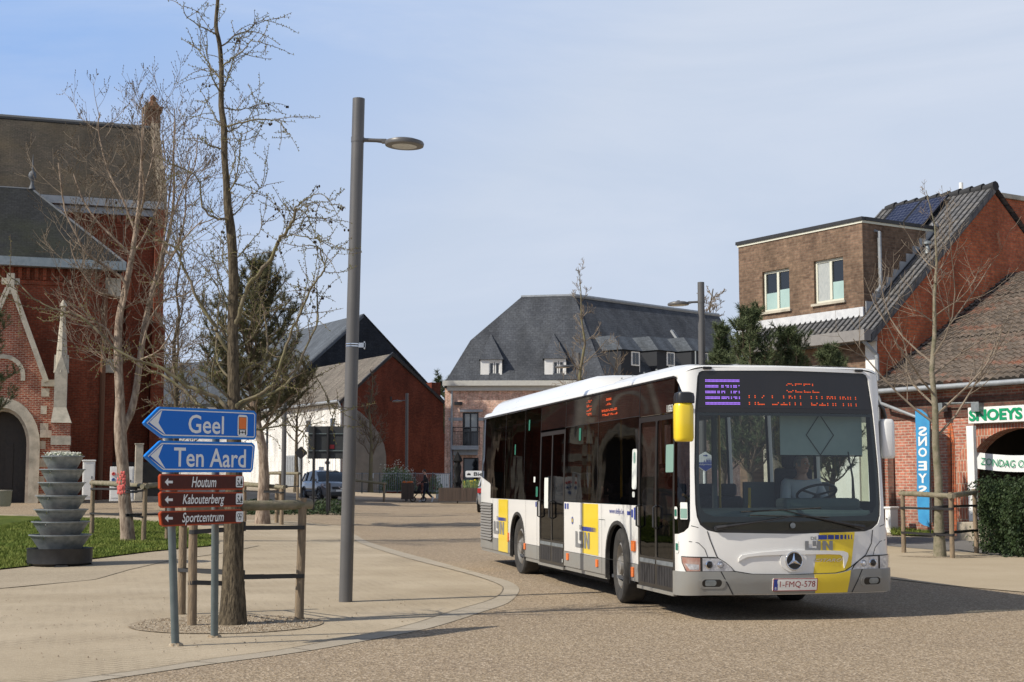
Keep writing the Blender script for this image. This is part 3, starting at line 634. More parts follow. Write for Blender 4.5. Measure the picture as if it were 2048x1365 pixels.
for px0, px1, m_ in ((617, 672, 'white'), (572, 606, 'zinc')):
    a, b = wl.hit(px0, 912); a2, _ = wl.hit(px1, 912); q = MB(); q.pbox(wl, a, -1, a2, b, 0, .05); n_ = int((a2-a)/.35)
    for k in range(n_): q.pbox(wl, a+.1+k*.35, -1, a+.14+k*.35, b-.1, .05, .08)
    q.build('garage_door', M[m_], rh)
hw_ = (rx(887, 808)[0]-rx(684, 801)[0])
apx_ = rx(784, 713)
g = MB()
for (p, q, nm) in ((rx(684, 801), apx_, 1), (apx_, rx(887, 808), 0)):
    A, B = redP.at(*p, .15), redP.at(*q, .15)
    if nm: A = A-(B-A).normalized()*.4
    D = bkd*22; upn = Vector((0, 0, .18)); L_ = (B-A).length
    g.face([A+upn, B+upn, B+upn+D, A+upn+D], [(0, 0), (0, L_), (22, L_), (22, 0)]); g.face([A, B, B+upn, A+upn], [(0, 0), (1, 0), (1, .1), (0, .1)]); g.face([A, A+upn, A+upn+D, A+D], [(0, 0), (0, .1), (1, .1), (1, 0)])
rr_ = g.build('roof', M['old_tile'], rh)
g = MB(); g.solid(redP, [(apx_[0], apx_[1]+.05), (apx_[0], apx_[1]+.28), (rx(684, 801)[0]-.3, rx(684, 801)[1]-.15), (rx(684, 801)[0]-.3, rx(684, 801)[1]-.4)][::-1], redP.n*-.2, off=.18)
g.solid(redP, [(apx_[0], apx_[1]+.05), (apx_[0], apx_[1]+.3), (rx(887, 806)[0]+.3, rx(887, 806)[1]-.1), (rx(887, 806)[0]+.3, rx(887, 806)[1]-.35)], redP.n*-.2, off=.18); g.build('verge_board', M['black'], rh)
g = MB(); A = redP.at(rx(684, 801)[0]-.35, rx(684, 803)[1], .1); g.tube([A, A+bkd*22], .1, 8); g.tube([A, A+Vector((.25, -.05, -.5)), Vector((A.x+.25, A.y-.05, 0))], .06, 8); g.build('gutter', M['zinc'], rh)
g = MB(); a, b = rx(863, 765); a2, _ = rx(881, 765)
g.pbox(redP, a, rx(864, 800)[1], a2, b, -.9, .02); g.pbox(redP, rx(856, 778)[0], rx(856, 800)[1], rx(866, 778)[0], rx(866, 772)[1], -1.5, -1.0); g.build('chimney', M['red_gable'], rh)
g = MB(); pts = [(rx(685, 985)[0], -2), (rx(772, 985)[0], -2), rx(772, 912), rx(768, 890), rx(758, 868), rx(742, 845), rx(722, 826), rx(700, 812), rx(685, 806)]; g.solid(redP, pts, redP.n*-.1, off=.03); g.build('render_patch', M['concrete'], rh)
g = MB(); g.pbox(redP, rx(787, 0)[0], rx(787, 802)[1], rx(790, 0)[0], rx(790, 794)[1], 0, .05); g.build('vent', M['black'], rh)
# --- black slate house behind
bkP = Plane(P(727, 968, 118), 30); q = lambda px, py: bkP.hit(px, py)
bh = house('black_slate_house', 'large black slate house with pale blue-grey roof rising behind the red gable', 'house', G(800, 998))
eL = q(536, 800); aP = q(727, 628); eRt = q(892, 806)
g = MB(); g.solid(bkP, [(eL[0], -3), (eRt[0], -3), eRt, q(850, 768), q(825, 742), aP, eL], bkP.n*-.3); g.build('gable_wall', M['black_slate'], bh)
g = MB(); A, B = bkP.at(*eL, .1), bkP.at(*aP, .1); D = -bkP.n*24; Lh = (B-A).length
g.face([A, B, B+D, A+D], [(0, 0), (0, Lh), (24, Lh), (24, 0)]); g.face([A-Vector((0, 0, .3)), B-Vector((0, 0, .3)), B, A], [(0, 0), (1, 0), (1, .1), (0, .1)])
C2 = bkP.at(*eRt, .1); g.face([B, C2, C2+D, B+D], [(0, 0), (0, Lh), (24, Lh), (24, 0)]); g.build('roof', M['blue_slate'], bh)
g = MB(); g.solid(Plane(bkP.at(eL[0]+.2, 0, 0)+D, -60), [(0, -3), (24, -3), (24, eL[1]), (0, eL[1])], bkP.d*.3); g.build('white_wall', M['whitewall'], bh)
# --- long white low house further left with blue slate roof
lwP = Plane(P(345, 968, 122), 4)
lh = house('white_terrace', 'long white house with a blue-grey slate roof seen through the bare branches', 'house', G(430, 998))
q = lambda px, py: lwP.hit(px, py)
g = MB(); g.solid(lwP, [(q(322, 0)[0], -3), (q(566, 0)[0], -3), (q(566, 0)[0], q(566, 806)[1]), (q(322, 0)[0], q(322, 806)[1])], lwP.n*-8); g.build('front_wall', M['whitewall'], lh)
zE = q(400, 806)[1]; up = Vector((0, .72, .69)); rfp = Plane(lwP.at(0, zE, .4), 4, (lwP.n*-.75+Vector((0, 0, .66))))
g = MB(); g.solid(rfp, [rfp.hit(320, 808), rfp.hit(570, 808), rfp.hit(560, 716), rfp.hit(330, 728)], Vector((0, 3, -1.5))); g.build('roof', M['blue_slate'], lh)
for px in (348, 420, 505, 545):
    a, b = lwP.hit(px, 876); a2, b2 = lwP.hit(px+18, 838); z = MB(); z.pbox(lwP, a, b, a2, b2, 0, .04); w = z.build('window', M['zinc'], lh); z = MB(); z.pbox(lwP, a+.08, b+.08, a2-.08, b2-.08, .03, .05); z.build('pane', M['window'], w)
z = MB(); a, b = lwP.hit(512, 905); a2, _ = lwP.hit(533, 905); z.pbox(lwP, a, -2, a2, b, 0, .05); z.build('garage_door', M['black'], lh)
# --- pink brick building
pkP = Plane(P(897, 968, 84), -1.5); q = lambda px, py: pkP.hit(px, py)
pk = house('pink_brick_building', 'pink brick corner building with mansard slate roof and white dormers behind the bus', 'building', G(1000, 998))
fz = [q(925, 825)+q(957, 893), q(926, 916)+q(957, 1010)]
holes = [[(f[0], f[3]), (f[2], f[3]), (f[2], f[1]), (f[0], f[1])] for f in fz]
zE = q(1000, 772)[1]
rE = q(1208, 0)[0]
g = MB(); g.solid(pkP, [(0, -2), (rE, -2), (rE, zE), (0, zE)], pkP.n*-9, holes=holes, hd=.3); g.build('front_wall', M['pink_brick'], pk)
g = MB(); s2 = Plane(pkP.at(0, 0, 0)+Vector((0, 9, 0)), -91.5); g.solid(s2, [(0, -2), (9, -2), (9, zE), (0, zE)], Vector((.3, 0, 0))); g.build('side_wall', M['pink_brick'], pk)
for i, f in enumerate(fz):
    w = add_window(pk, pkP, f[0], f[3], f[2], f[1], .15, M['black'], .07, mull=[(f[0]+f[2])/2] if i == 0 else ())
    if i == 0:
        z = MB(); z.pbox(pkP, f[0]+.15, f[3]+1.1, f[0]+.42, f[1]-.1, -.155, -.13); z.pbox(pkP, f[2]-.45, f[3]+.9, f[2]-.1, f[1]-.1, -.155, -.13); z.build('curtain', M['curtain'], w)
z = MB(); f = fz[0]; z.pbox(pkP, f[0]-.15, f[1]+.02, f[2]+.25, f[1]+.16, 0, .05); z.pbox(pkP, 0, q(0, 843)[1], f[0], q(0, 837)[1], 0, .03); z.pbox(pkP, f[2], q(0, 843)[1], rE, q(0, 837)[1], 0, .03)
z.pbox(pkP, q(908, 0)[0], q(0, 901)[1], q(960, 0)[0], q(0, 893)[1], 0, .8); z.pbox(pkP, q(911, 0)[0], q(0, 911)[1], q(958, 0)[0], q(0, 901)[1], 0, .35); z.pbox(pkP, q(913, 0)[0], -.6, q(918, 0)[0], q(0, 911)[1], 0, .2); z.build('grey_stone_trim', M['zinc'], pk)
z = MB(); zb1, zb2 = q(0, 893)[1]+.04, q(0, 858)[1]; a, b_ = q(911, 0)[0], q(962, 0)[0]
z.pbox(pkP, a, zb2, b_, zb2+.05, .7, .76); z.pbox(pkP, a, zb2-.22, b_, zb2-.19, .7, .74)
n_ = 18
for k in range(n_+1): x = a+(b_-a)*k/n_; z.pbox(pkP, x-.012, zb1, x+.012, zb2-.2, .71, .74)
for x in (a, b_): z.pbox(pkP, x-.02, zb1, x+.02, zb2+.05, .68, .76); z.pbox(pkP, x-.02, zb2, x+.02, zb2+.05, 0, .7)
z.build('balcony_railing', M['black'], pk)
z = MB(); z.pbox(pkP, -.35, zE-.02, rE+.3, zE+.28, -.1, .45); z.pbox(pkP, -.1, zE-.3, rE+.05, zE-.03, 0, .2); z.build('white_gutter', mat('ivory_gutter', (.56, .55, .50), (.50, .49, .45), rough=.6), pk)
z = MB(); z.tube([pkP.at(.18, -1, .1), pkP.at(.18, zE-.2, .1)], .07, 8); z.build('downpipe', M['zinc'], pk)
z = MB(); z.pbox(pkP, .35, q(0, 812)[1], .8, q(0, 806)[1], 0, .2); z.build('alarm_box', M['black'], pk)
bk1 = Plane(pkP.at(0, zE+.28, .35), -1.5, pkP.n*-.50+Vector((0, 0, .866)))
h = bk1.hit
mz = Plane(pkP.at(0, zE+.28, .35), -1.5, pkP.n*-.62+Vector((0, 0, .78)))
h = mz.hit
pts = [h(889, 766), h(1211, 757), h(1149, 592), h(1042, 595), h(941, 681)]
g = MB(); g.solid(mz, pts, Vector((0, 4, -2.5))); g.build('front_roof', M['slate'], pk)
w2 = Plane(mz.at(*h(1211, 757)), 45); up2 = w2.n*-.62+Vector((0, 0, .78)); m2 = Plane(w2.p, 45, up2); k2 = m2.hit
g = MB(); g.solid(m2, [k2(1211, 757), k2(1500, 770), k2(1475, 700), k2(1437, 631), k2(1149, 592)], Vector((-1, 5, -2.5))); wr_ = g.build('wing_roof', mat('x', (.1, .1, .1)) if False else M['slate'], pk)
g = MB(); g.tube([mz.at(*h(1042, 595)), mz.at(*h(1149, 592)), m2.at(*k2(1437, 631))], .13, 6); g.build('ridge_cap', M['zinc'], pk)
w3 = Plane(w2.p, 45); g = MB(); g.solid(w3, [(0, -8), (16, -8), (16, -.1), (0, -.1)], w3.n*-6); g.build('wing_wall', M['pink_brick'], pk)
a, b = k2(1335, 662); a1, b1 = k2(1366, 692); g = MB(); g.pbox(m2, a+.25, b1, a1-.1, b, 0, .14); sk = g.build('skylight', M['zinc'], pk); g = MB(); g.pbox(m2, a+.4, b1+.15, a1-.25, b-.15, .12, .16); g.build('pane', M['window'], sk)
def dormer(px0, px1, pyt, pyb):
    a, zb_ = q(px0, pyb); a1, zt_ = q(px1, pyt); pl = Plane(pkP.at(0, 0, .05), -1.5)
    g = MB(); g.solid(pl, [(a, zb_), (a1, zb_), (a1, zt_), (a, zt_)], pl.n*-.12, holes=[[(a+.5, zb_+.12), (a1-.12, zb_+.12), (a1-.12, zt_-.12), (a+.5, zt_-.12)]], hd=.1)
    d = g.build('dormer', M['white'], pk)
    for u0, u1 in ((a+.5, (a+a1)/2+.17), ((a+a1)/2+.21, a1-.12)):
        g = MB(); g.pbox(pl, u0+.07, zb_+.16, u1-.07, zt_-.2, -.13, -.10); g.build('pane', M['window'], d)
        g = MB(); 
        for b in ((u0, zb_+.12, u0+.07, zt_-.12), (u1-.07, zb_+.12, u1, zt_-.12), (u0+.07, zt_-.2, u1-.07, zt_-.12)): g.pbox(pl, *b, -.12, -.06)
        g.build('sash', M['white'], d)
    g = MB(); g.pbox(pl, a+.05, zb_, a1-.05, zt_-.01, -3.2, -.13)
    ap = pl.at((a+a1)/2-.1, zt_+1.75, -2.0); e = [pl.at(a-.1, zt_, .12), pl.at(a1+.1, zt_, .12), pl.at(a1+.1, zt_, -3.2), pl.at(a-.1, zt_, -3.2)]; rb = pl.at((a+a1)/2-.1, zt_+1.75, -3.8)
    g.face([e[0], e[1], ap], [(0, 0), (2, 0), (1, 2)]); g.face([e[1], e[2], rb, ap], [(0, 0), (3, 0), (3, 2), (1, 2)]); g.face([e[3], e[0], ap, rb], [(0, 0), (3, 0), (1, 2), (3, 2)]); g.build('dormer_roof', M['slate'], d)
dormer(961, 1004, 720, 765); dormer(1089, 1132, 718, 762)
for px in (1232, 1304, 1373):     # wing dormers seen from the side
    a, b = k2(px, 742); c = m2.at(a, b, 0); T = Matrix.Translation(c) @ Matrix.Rotation(R(45), 4, 'Z')
    g = MB(); g.box(0, -.4, -.4, 1.7, 2.2, 1.25, T); d = g.build('dormer', M['slate'], pk)
    g = MB(); g.idx([T @ Vector(v) for v in ((-.1, -.6, 1.25), (1.8, -.6, 1.25), (1.8, 2.4, 1.25), (-.1, 2.4, 1.25), (.0, .2, 2.15), (1.7, .2, 2.15), (1.7, 2.6, 2.15), (0, 2.6, 2.15))], [(0, 1, 5, 4), (1, 2, 6, 5), (3, 0, 4, 7), (4, 5, 6, 7)], [[(0, 0), (2, 0), (2, 1), (0, 1)]]*4); g.build('dormer_roof', M['blue_slate'], d)
    g = MB(); g.box(.9, -.46, .35, 1.65, -.41, 1.2, T); g.box(1.701, -.4, 0, 1.75, .4, 1.2, T); fr = g.build('window', M['white'], d)
    g = MB(); g.box(1.0, -.48, .42, 1.25, -.465, 1.12, T); g.box(1.3, -.48, .42, 1.55, -.465, 1.12, T); g.build('pane', M['window'], fr)

# --- street front on the right
HD = -56.6
st = Plane(P(1762, 968, 38.8), HD); q = lambda px, py: st.hit(px, py); gw = gz(st.p.x, st.p.y)
GH = 32.0
gab = Plane(st.p, GH)
bw_ = house('brown_brick_house', 'house with brown brick flat-roofed upper storey, orange gable and solar panels', 'house', st.p)
eav = q(1762, 652)[1]
ax, az = gab.hit(1985, 372)
right_e = (2*ax, eav)
g = MB(); g.solid(gab, [(0, -1), (2*ax, -1), (2*ax, eav), (ax, az-.15), (0, eav)], gab.n*-.3); g.build('gable_wall', M['orange_brick'], bw_)
A = gab.at(-.35, eav-.25, .12); B = gab.at(ax, az, .12); nrm = (B-A).normalized()
rfd = Plane(A, HD+180 if False else HD, (B-A)); Lq = (B-A).length
back_d = -gab.n
# roof slope seen from the street (local: a along -HD direction)
roofW = Plane(B-(B-A), HD, B-A)
g = MB(); 
LW = 14.0
LW = -st.hit(1497, 700)[0]; LR = -roofW.hit(1757, 421)[0]; bcut = Lq*.42
g.solid(roofW, [(-LW, 0), (0, 0), (0, Lq), (-LR, Lq), (-LR, bcut), (-LW, bcut)], Vector((0, 0, -.22)))
Cc = gab.at(2*ax+.35, eav-.25, .12); Dd = gab.n*-LR
g.face([B, Cc, Cc+Dd, B+Dd], [(0, Lq), (0, 0), (LR, 0), (LR, Lq)]); rf = g.build('roof', M['pantile_dark'], bw_)
g = MB()   # pantile ribs, real geometry
nr = int(LW/.21)
for k in range(nr):
    a = -.04-k*.21; g.tube([roofW.at(a, .05, .02), roofW.at(a, (Lq-.1) if -a < LR else bcut, .006)], .022, 6, cap=False)
g.build('tile_ribs', M['pantile_dark'], rf)
g = MB()
for k in range(int(LR/.42)):
    p0 = B+roofW.d*(-k*.42); g.tube([p0+Vector((0, 0, -.02)), p0-roofW.d*.40+Vector((0, 0, -.05))], [.15, .12], 8)
g.build('ridge_tile', M['pantile_dark'], rf, smooth=60)
for px, pyt in ((1922, 366),):
    pass
# side walls
sw_ = Plane(st.at(-LW, 0, 0), HD)
cornerA = 0
g = MB(); hz0 = st.hit(1762, 1058)[1]
g.solid(st, [(-LW, eav-1.2), (0, eav-1.2), (0, eav-.1), (-LW, eav-.1)], st.n*-.3); g.build('upper_front_wall', M['brown_brick'], bw_)
g = MB(); g.pbox(st, -LW, -1, -4.2, eav-1.2, -1.9, -1.6); g.pbox(st, -4.2, -1, -.35, eav-1.2, -1.9, -1.6); wb = g.build('porch_back_wall', mat('cream_wall_tiles', (.52, .52, .42), (.48, .48, .39), rough=.5), bw_)
g = MB(); g.pbox(st, -LW, -1, -5.6, eav-1.2, -1.5, -.02); g.build('brick_front_wall', M['brown_brick'], bw_)
g = MB(); g.pbox(st, -.42, -1, -.02, eav-.35, -.4, .03); g.build('white_post', M['white'], bw_)
g = MB(); g.pbox(st, -3.2, -.9, -2.2, 1.6, -1.6, -1.54); dd_ = g.build('door', M['white'], bw_); g = MB(); g.pbox(st, -3.05, .9, -2.35, 1.45, -1.55, -1.52); g.build('pane', M['window'], dd_)
g = MB(); g.pbox(st, -4.6, -1, -4.2, eav-1.2, -1.5, -.05); g.build('pillar', M['stone'], bw_)
g = MB(); g.pbox(st, -LW, eav-.42, .1, eav-.12, .1, .62); g.build('fascia', mat('grey_fascia', (.20, .19, .185), (.24, .23, .22)), bw_)
g = MB(); g.tube([st.at(-.05, eav-.15, .5), st.at(-.05, eav-.45, .45), st.at(.08, eav-.8, .12), st.at(.08, -1, .1)], .06, 8); g.build('downpipe', M['zinc'], bw_)
g = MB(); g.box(-.5, -.4, 0, 1.6, .7, 1, Matrix.Translation(gab.at(0, 0, 0))) if False else None
# chimney at right behind the gable
cp_ = Plane(gab.at(0, 0, -2.6), GH); c0 = cp_.hit(2003, 390); c1 = cp_.hit(2075, 390)
g = MB(); g.pbox(cp_, c0[0], c0[1]-4, c1[0], c0[1]-.1, -1.2, 0); chm = g.build('chimney', M['orange_brick'], bw_); g = MB(); g.pbox(cp_, c0[0]-.08, c0[1]-.1, c1[0]+.08, c0[1]+.05, -1.28, .08); g.build('chimney_cap', M['stone'], chm)
pz = Plane(gab.at(0, 0, -5.0), GH); a, b = pz.hit(1922, 384); g = MB(); g.tube([pz.at(a, b-.8), pz.at(*pz.hit(1922, 366))], .07, 10); g.build('vent_pipe', M['white'], bw_)
# flat-roofed box
bx_ = Plane(P(1724, 968, st.at(*q(1724, 640)).y*1.017), HD)
b_tr = bx_.hit(1724, 441); b_bl = bx_.hit(1480, 700)[0]; zbb = bx_.hit(1724, 648)[1]; ztop_ = b_tr[1]; a_r = b_tr[0]
W1 = bx_.hit(1526, 628)+bx_.hit(1578, 536); W2 = bx_.hit(1629, 612)+bx_.hit(1686, 513)
W1 = (W1[0], bx_.hit(1552, 622)[1], W1[2], bx_.hit(1552, 540)[1]); W2 = (W2[0], bx_.hit(1657, 605)[1], W2[2], bx_.hit(1657, 518)[1])
g = MB(); g.solid(bx_, [(b_bl, zbb-.5), (a_r, zbb-.5), (a_r, ztop_), (b_bl, ztop_)], bx_.n*-7, holes=[[(w[0], w[1]), (w[2], w[1]), (w[2], w[3]), (w[0], w[3])] for w in (W1, W2)], hd=.2); 
bx2 = Plane(bx_.at(a_r, 0, 0), GH); sb = bx2.hit(1862, 458)[0]
g.solid(bx2, [(0, zbb-.5), (9, zbb-.5), (9, ztop_), (0, ztop_)], bx2.n*-.3)
g.face([bx_.at(b_bl, ztop_), bx_.at(a_r, ztop_), bx_.at(a_r, ztop_)+bx2.d*9, bx_.at(b_bl, ztop_)+bx2.d*9], [(0, 0), (1, 0), (1, 1), (0, 1)])
box = g.build('upper_storey_box', M['brown_brick'], bw_)
g = MB(); g.pbox(bx_, b_bl-.06, ztop_+.002, a_r+.06, ztop_+.10, -.3, .07); g.pbox(bx2, .07, ztop_+.004, 9, ztop_+.102, -.3, .07); g.build('roof_trim', M['black'], box)
g = MB(); g.pbox(bx_, b_bl-.03, ztop_-.07, a_r+.03, ztop_, -.1, .03); g.pbox(bx2, .03, ztop_-.068, 9, ztop_+.001, -.1, .03); g.build('pale_trim', M['cream'], box)
g = MB(); rh0 = (roofW.p-bx_.at(a_r, 0)).dot(roofW.n)/roofW.n.z; g.pbox(bx_, b_bl, rh0-.1, a_r, rh0+.22, 0, .05); 
up_ = B-A; vtx = bx_.at(a_r, zbb)
g.build('lead_flashing', mat('white_lead', (.62, .63, .64), (.5, .51, .53), rough=.6), box)
# stepped flashing and drainpipe on the box's shaded side
g = MB(); slope = (az-eav)/(ax+.35)
s0_ = None
# find where roof plane meets bx2: height along bx2
def roof_h(pt):
    o = pt.copy(); nn = roofW.n; return (roofW.p-o).dot(nn)/nn.z
for k in range(17):
    a = .05+k*.28; p0 = bx2.at(a, 0); h0 = roof_h(p0)
    if h0 > ztop_: break
    g.pbox(bx2, a, h0-.1, a+.28, h0+.34, 0, .03)
g.build('stepped_flashing', mat('pale_lead', (.42, .43, .44), (.34, .35, .36)), box)
g = MB(); h0 = roof_h(bx2.at(.55, 0)); g.tube([bx2.at(.5, ztop_-.25, -.05), bx2.at(.55, ztop_-.3, .12), bx2.at(.55, h0+.35, .12), bx2.at(.35, h0+.15, .16)], .055, 8); g.build('drainpipe', M['zinc'], box)
for i, w in enumerate((W1, W2)):
    mid = (w[0]+w[2])/2; ww_ = add_window(box, bx_, w[0], w[1], w[2], w[3], .1, M['cream'], .075, mull=[mid+.02], sill='stone')
    h_ = w[1]+(w[3]-w[1])*.46
    g = MB()
    if i == 0: g.pbox(bx_, w[0]+.08, w[1]+.08, mid-.04, h_, -.115, -.1); g.pbox(bx_, mid+.08, w[1]+.08, w[2]-.08, h_+.06, -.115, -.1)
    else: g.pbox(bx_, mid+.08, w[1]+.08, w[2]-.08, h_, -.115, -.1)
    g.build('frosted_film', M['frost'], ww_)
    if i == 1: g = MB(); g.pbox(bx_, w[0]+.08, w[1]+.08, mid-.04, w[3]-.08, -.117, -.102); g.build('curtain', M['curtain'], ww_)
# solar panels
M['solar'] = brick('solar_cells', (.018, .022, .05), (.022, .027, .06), (.10, .115, .15), w=.16, h=.16, ms=.007, offs=0, rough=.15, bump=0)
sp_ = Plane(roofW.at(0, 0, .12), HD, B-A); hh = sp_.hit
tl, tr, br_, bl = hh(1762, 432), hh(1893, 392), hh(1848, 446), hh(1745, 448)
x1 = tr[0]; y1 = tr[1]; pw, ph = 1.0, 1.65
k = 0
for row in range(2):
    for c in range(5):
        a1 = x1-c*(pw+.03); b1 = y1-row*(ph+.03)
        if a1-pw < -LR+.05: continue
        g = MB(); g.pbox(sp_, a1-pw, b1-ph, a1, b1, 0, .04); o = g.build('solar_panel', M['solar'], bw_)
        g = MB()
        for bb in ((a1-pw, b1-ph, a1-pw+.03, b1), (a1-.03, b1-ph, a1, b1), (a1-pw+.03, b1-.03, a1-.03, b1), (a1-pw+.03, b1-ph, a1-.03, b1-ph+.03)): g.pbox(sp_, *bb, .001, .048)
        g.build('panel_frame', M['black'], o)
# roof vent
a, b = roofW.hit(1852, 508); g = MB(); c = roofW.at(a, b); g.lathe([(.09, 0), (.06, .25), (.14, .27), (.14, .33), (.02, .38)], c=c, n=10); g.build('roof_vent', M['galv'], bw_)

# --- barn
bn = house('brick_barn', 'low brick barn with mossy red pantile roof and dark arched opening', 'barn', st.at(4, 0, 0))
gutZ = q(1762, 787)[1]; zg = -1.5
o_l = q(1936, 900)[0]; o_top = q(2000, 857)[1]; o_w = 3.1; ocx = o_l+o_w/2; spr = o_top-1.15
n_l = q(1897, 900)[0]; n_r = q(1921, 900)[0]; nt_ = q(1909, 868)[1]
g = MB(); niche = arch((n_l+n_r)/2, n_r-n_l, -1.2, nt_-.35, 8, .35)
g.solid(st, [(.02, -2), (13, -2), (13, gutZ), (.02, gutZ)], st.n*-.4, holes=[arch(ocx, o_w, -1.9, spr, 14, 1.15)], hd=.4); g.build('front_wall', M['barn_brick'], bn)
g = MB(); ring(g, st, ocx, o_w, o_w+.75, -1.2, spr, 0, .025, 16, 1.15, 1.5); g.build('arch_brickwork', brick('arch_voussoirs', (.46, .17, .10), (.34, .12, .08), (.45, .36, .28), w=.09, h=.3, ms=.012), bn)
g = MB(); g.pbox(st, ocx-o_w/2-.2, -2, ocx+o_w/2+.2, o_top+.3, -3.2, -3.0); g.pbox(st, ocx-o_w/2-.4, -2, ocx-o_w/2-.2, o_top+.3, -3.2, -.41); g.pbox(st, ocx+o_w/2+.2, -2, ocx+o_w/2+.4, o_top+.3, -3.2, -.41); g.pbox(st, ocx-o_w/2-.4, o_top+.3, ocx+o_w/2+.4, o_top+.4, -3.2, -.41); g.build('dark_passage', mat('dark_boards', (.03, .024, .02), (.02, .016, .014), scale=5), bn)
g = MB(); ring(g, st, (n_l+n_r)/2-.1, n_r-n_l-.35, n_r-n_l-.15, -1.2, nt_-.35, -.02, .02, 10, .55, .65); g.build('blind_arch', M['orange_brick'], bn)
g = MB(); g.pbox(st, .3, -1.2, .5, gutZ-.8, 0, .05); g.pbox(st, .0, gutZ-.75, 13, gutZ-.25, 0, .03); g.build('brick_band', brick('dark_barn_brick', (.16, .07, .05), (.11, .05, .04), (.12, .09, .07)), bn)
e0 = st.at(0, gutZ+.1, .35); bu = -st.n*.77+Vector((0, 0, .64)); br2 = Plane(e0, HD, bu)
vt = br2.hit(2030, 547)
# slope angle: fit verge so it lies on the gable wall line (a = 0)
best = None
for ang in range(20, 60):
    u_ = -st.n*math.cos(R(ang))+Vector((0, 0, math.sin(R(ang)))); pl = Plane(e0, HD, u_); a_, b_2 = pl.hit(2030, 547)
    if best is None or abs(a_-.15) < best[0]: best = (abs(a_-.15), ang, b_2)
ang = best[1]; u_ = -st.n*math.cos(R(ang))+Vector((0, 0, math.sin(R(ang)))); br2 = Plane(e0, HD, u_); Lb = min(best[2], 9)
g = MB(); g.solid(br2, [(-.05, 0), (13, 0), (13, Lb), (-.05, Lb)], Vector((0, 0, -.15))); bt = br2.at(0, Lb); dn = Vector((-st.n.x, -st.n.y, 0))*math.cos(R(ang))*Lb+Vector((0, 0, -math.sin(R(ang))*Lb))
g.face([br2.at(-.05, Lb), br2.at(13, Lb), br2.at(13, Lb)+dn, br2.at(-.05, Lb)+dn], [(0, 0), (13, 0), (13, Lb), (0, Lb)]); brf = g.build('roof', M['pantile_red'], bn)
# pantiles as real rows: each column is a wavy strip stepped per course
g = MB(); rnd = random.Random(5); course = .27; colw = .21
nc = int(Lb/course); ncl = int(9.5/colw)
for r_ in range(nc):
    for c in range(ncl):
        a0 = c*colw; b0 = r_*course; j = rnd.uniform(-.012, .012); tw = rnd.uniform(-.015, .015); h1 = .055+rnd.uniform(-.008, .012)
        sag = .03*math.sin(a0*1.3+b0)+.0
        v = []
        for (fa, hh_) in ((0, .0), (.25, .045), (.5, .055), (.75, .02), (1.0, -.005)):
            for bb, lift in ((b0-.03+j, h1), (b0+course, .015)):
                v.append(br2.at(a0+fa*colw+tw, bb, hh_+lift))
        g.idx(v, [(0, 2, 3, 1), (2, 4, 5, 3), (4, 6, 7, 5), (6, 8, 9, 7)], [[(a0, b0), (a0+.05, b0), (a0+.05, b0+.27), (a0, b0+.27)]]*4)
        g.face([v[0], br2.at(a0+tw, b0-.03+j, .0), br2.at(a0+colw+tw, b0-.03+j, .0), v[8], v[6], v[4], v[2]][::-1], [(a0, b0)]*7)
g.build('roof_tiles', M['pantile_red'], brf)
g = MB(); g.tube([st.at(-.15, gutZ+.02, .45), st.at(13, gutZ+.02, .45)], .07, 10); g.tube([st.at(.35, gutZ-.05, .42), st.at(.4, gutZ-.3, .35), st.at(1.55, gutZ-.75, .14), st.at(1.75, gutZ-1.0, .1), st.at(1.75, -1, .1)], .045, 10)
g.build('gutter', M['zinc'], bn, smooth=50)
g = MB()
for px in (1895, 1968):
    a, b = q(px, 815); T = Matrix.Translation(st.at(a, b, .25)) @ Matrix.Rotation(R(HD), 4, 'Z')
    g.box(-.12, -.1, -.12, .12, .1, .1, T)
g.tube([st.at(q(1895, 815)[0], q(1895, 808)[1], .2), st.at(q(1968, 808)[0], q(1968, 806)[1], .2)], .02, 6); g.build('floodlight', M['galv'], bn)
# ---------------------------------------------------------------- bus
BUS = (3.18, 16.19); BTH = .2157
CA = .5*math.pi*.24; TB = 1.035+CA+11.46; TC = TB+.2356; TM = TC+1.125
def W(t, z, off=0.0):
    s = 1 if t >= 0 else -1; a = abs(t)
    if a < 1.035: x = a; y = .10*(a/1.035)**2; nx, ny = .19*a/1.035, -1
    elif a < 1.035+CA:
        k = (a-1.035)/CA*math.pi/2; x = 1.035+.24*math.sin(k); y = .10+.24*(1-math.cos(k)); nx, ny = math.sin(k)+.001, -math.cos(k)
    elif a < TB: x = 1.275; y = .34+(a-1.035-CA); nx, ny = 1, 0
    elif a < TC: k = (a-TB)/.2356*math.pi/2; x = 1.125+.15*math.cos(k); y = 11.80+.15*math.sin(k); nx, ny = math.cos(k), math.sin(k)
    else: x = max(0, 1.125-(a-TC)); y = 11.95; nx, ny = 0, 1
    w = 1 if a < .9 else max(0, 1-(a-.9)/.75)
    w = w*w*(3-2*w)
    if z > 1.1: y += .13*((z-1.1)/1.7)**1.3*w
    if z > 1.2: x *= 1-.035*((z-1.2)/1.55)**1.5
    if z < .45: y += .03*(.45-z)/.15*w
    n = math.hypot(nx, ny); return Vector((s*(x+off*nx/n), y+off*ny/n, z))
def tv(v): return -(v+1.072)      # distance behind the nose -> wrap coordinate on the kerb side
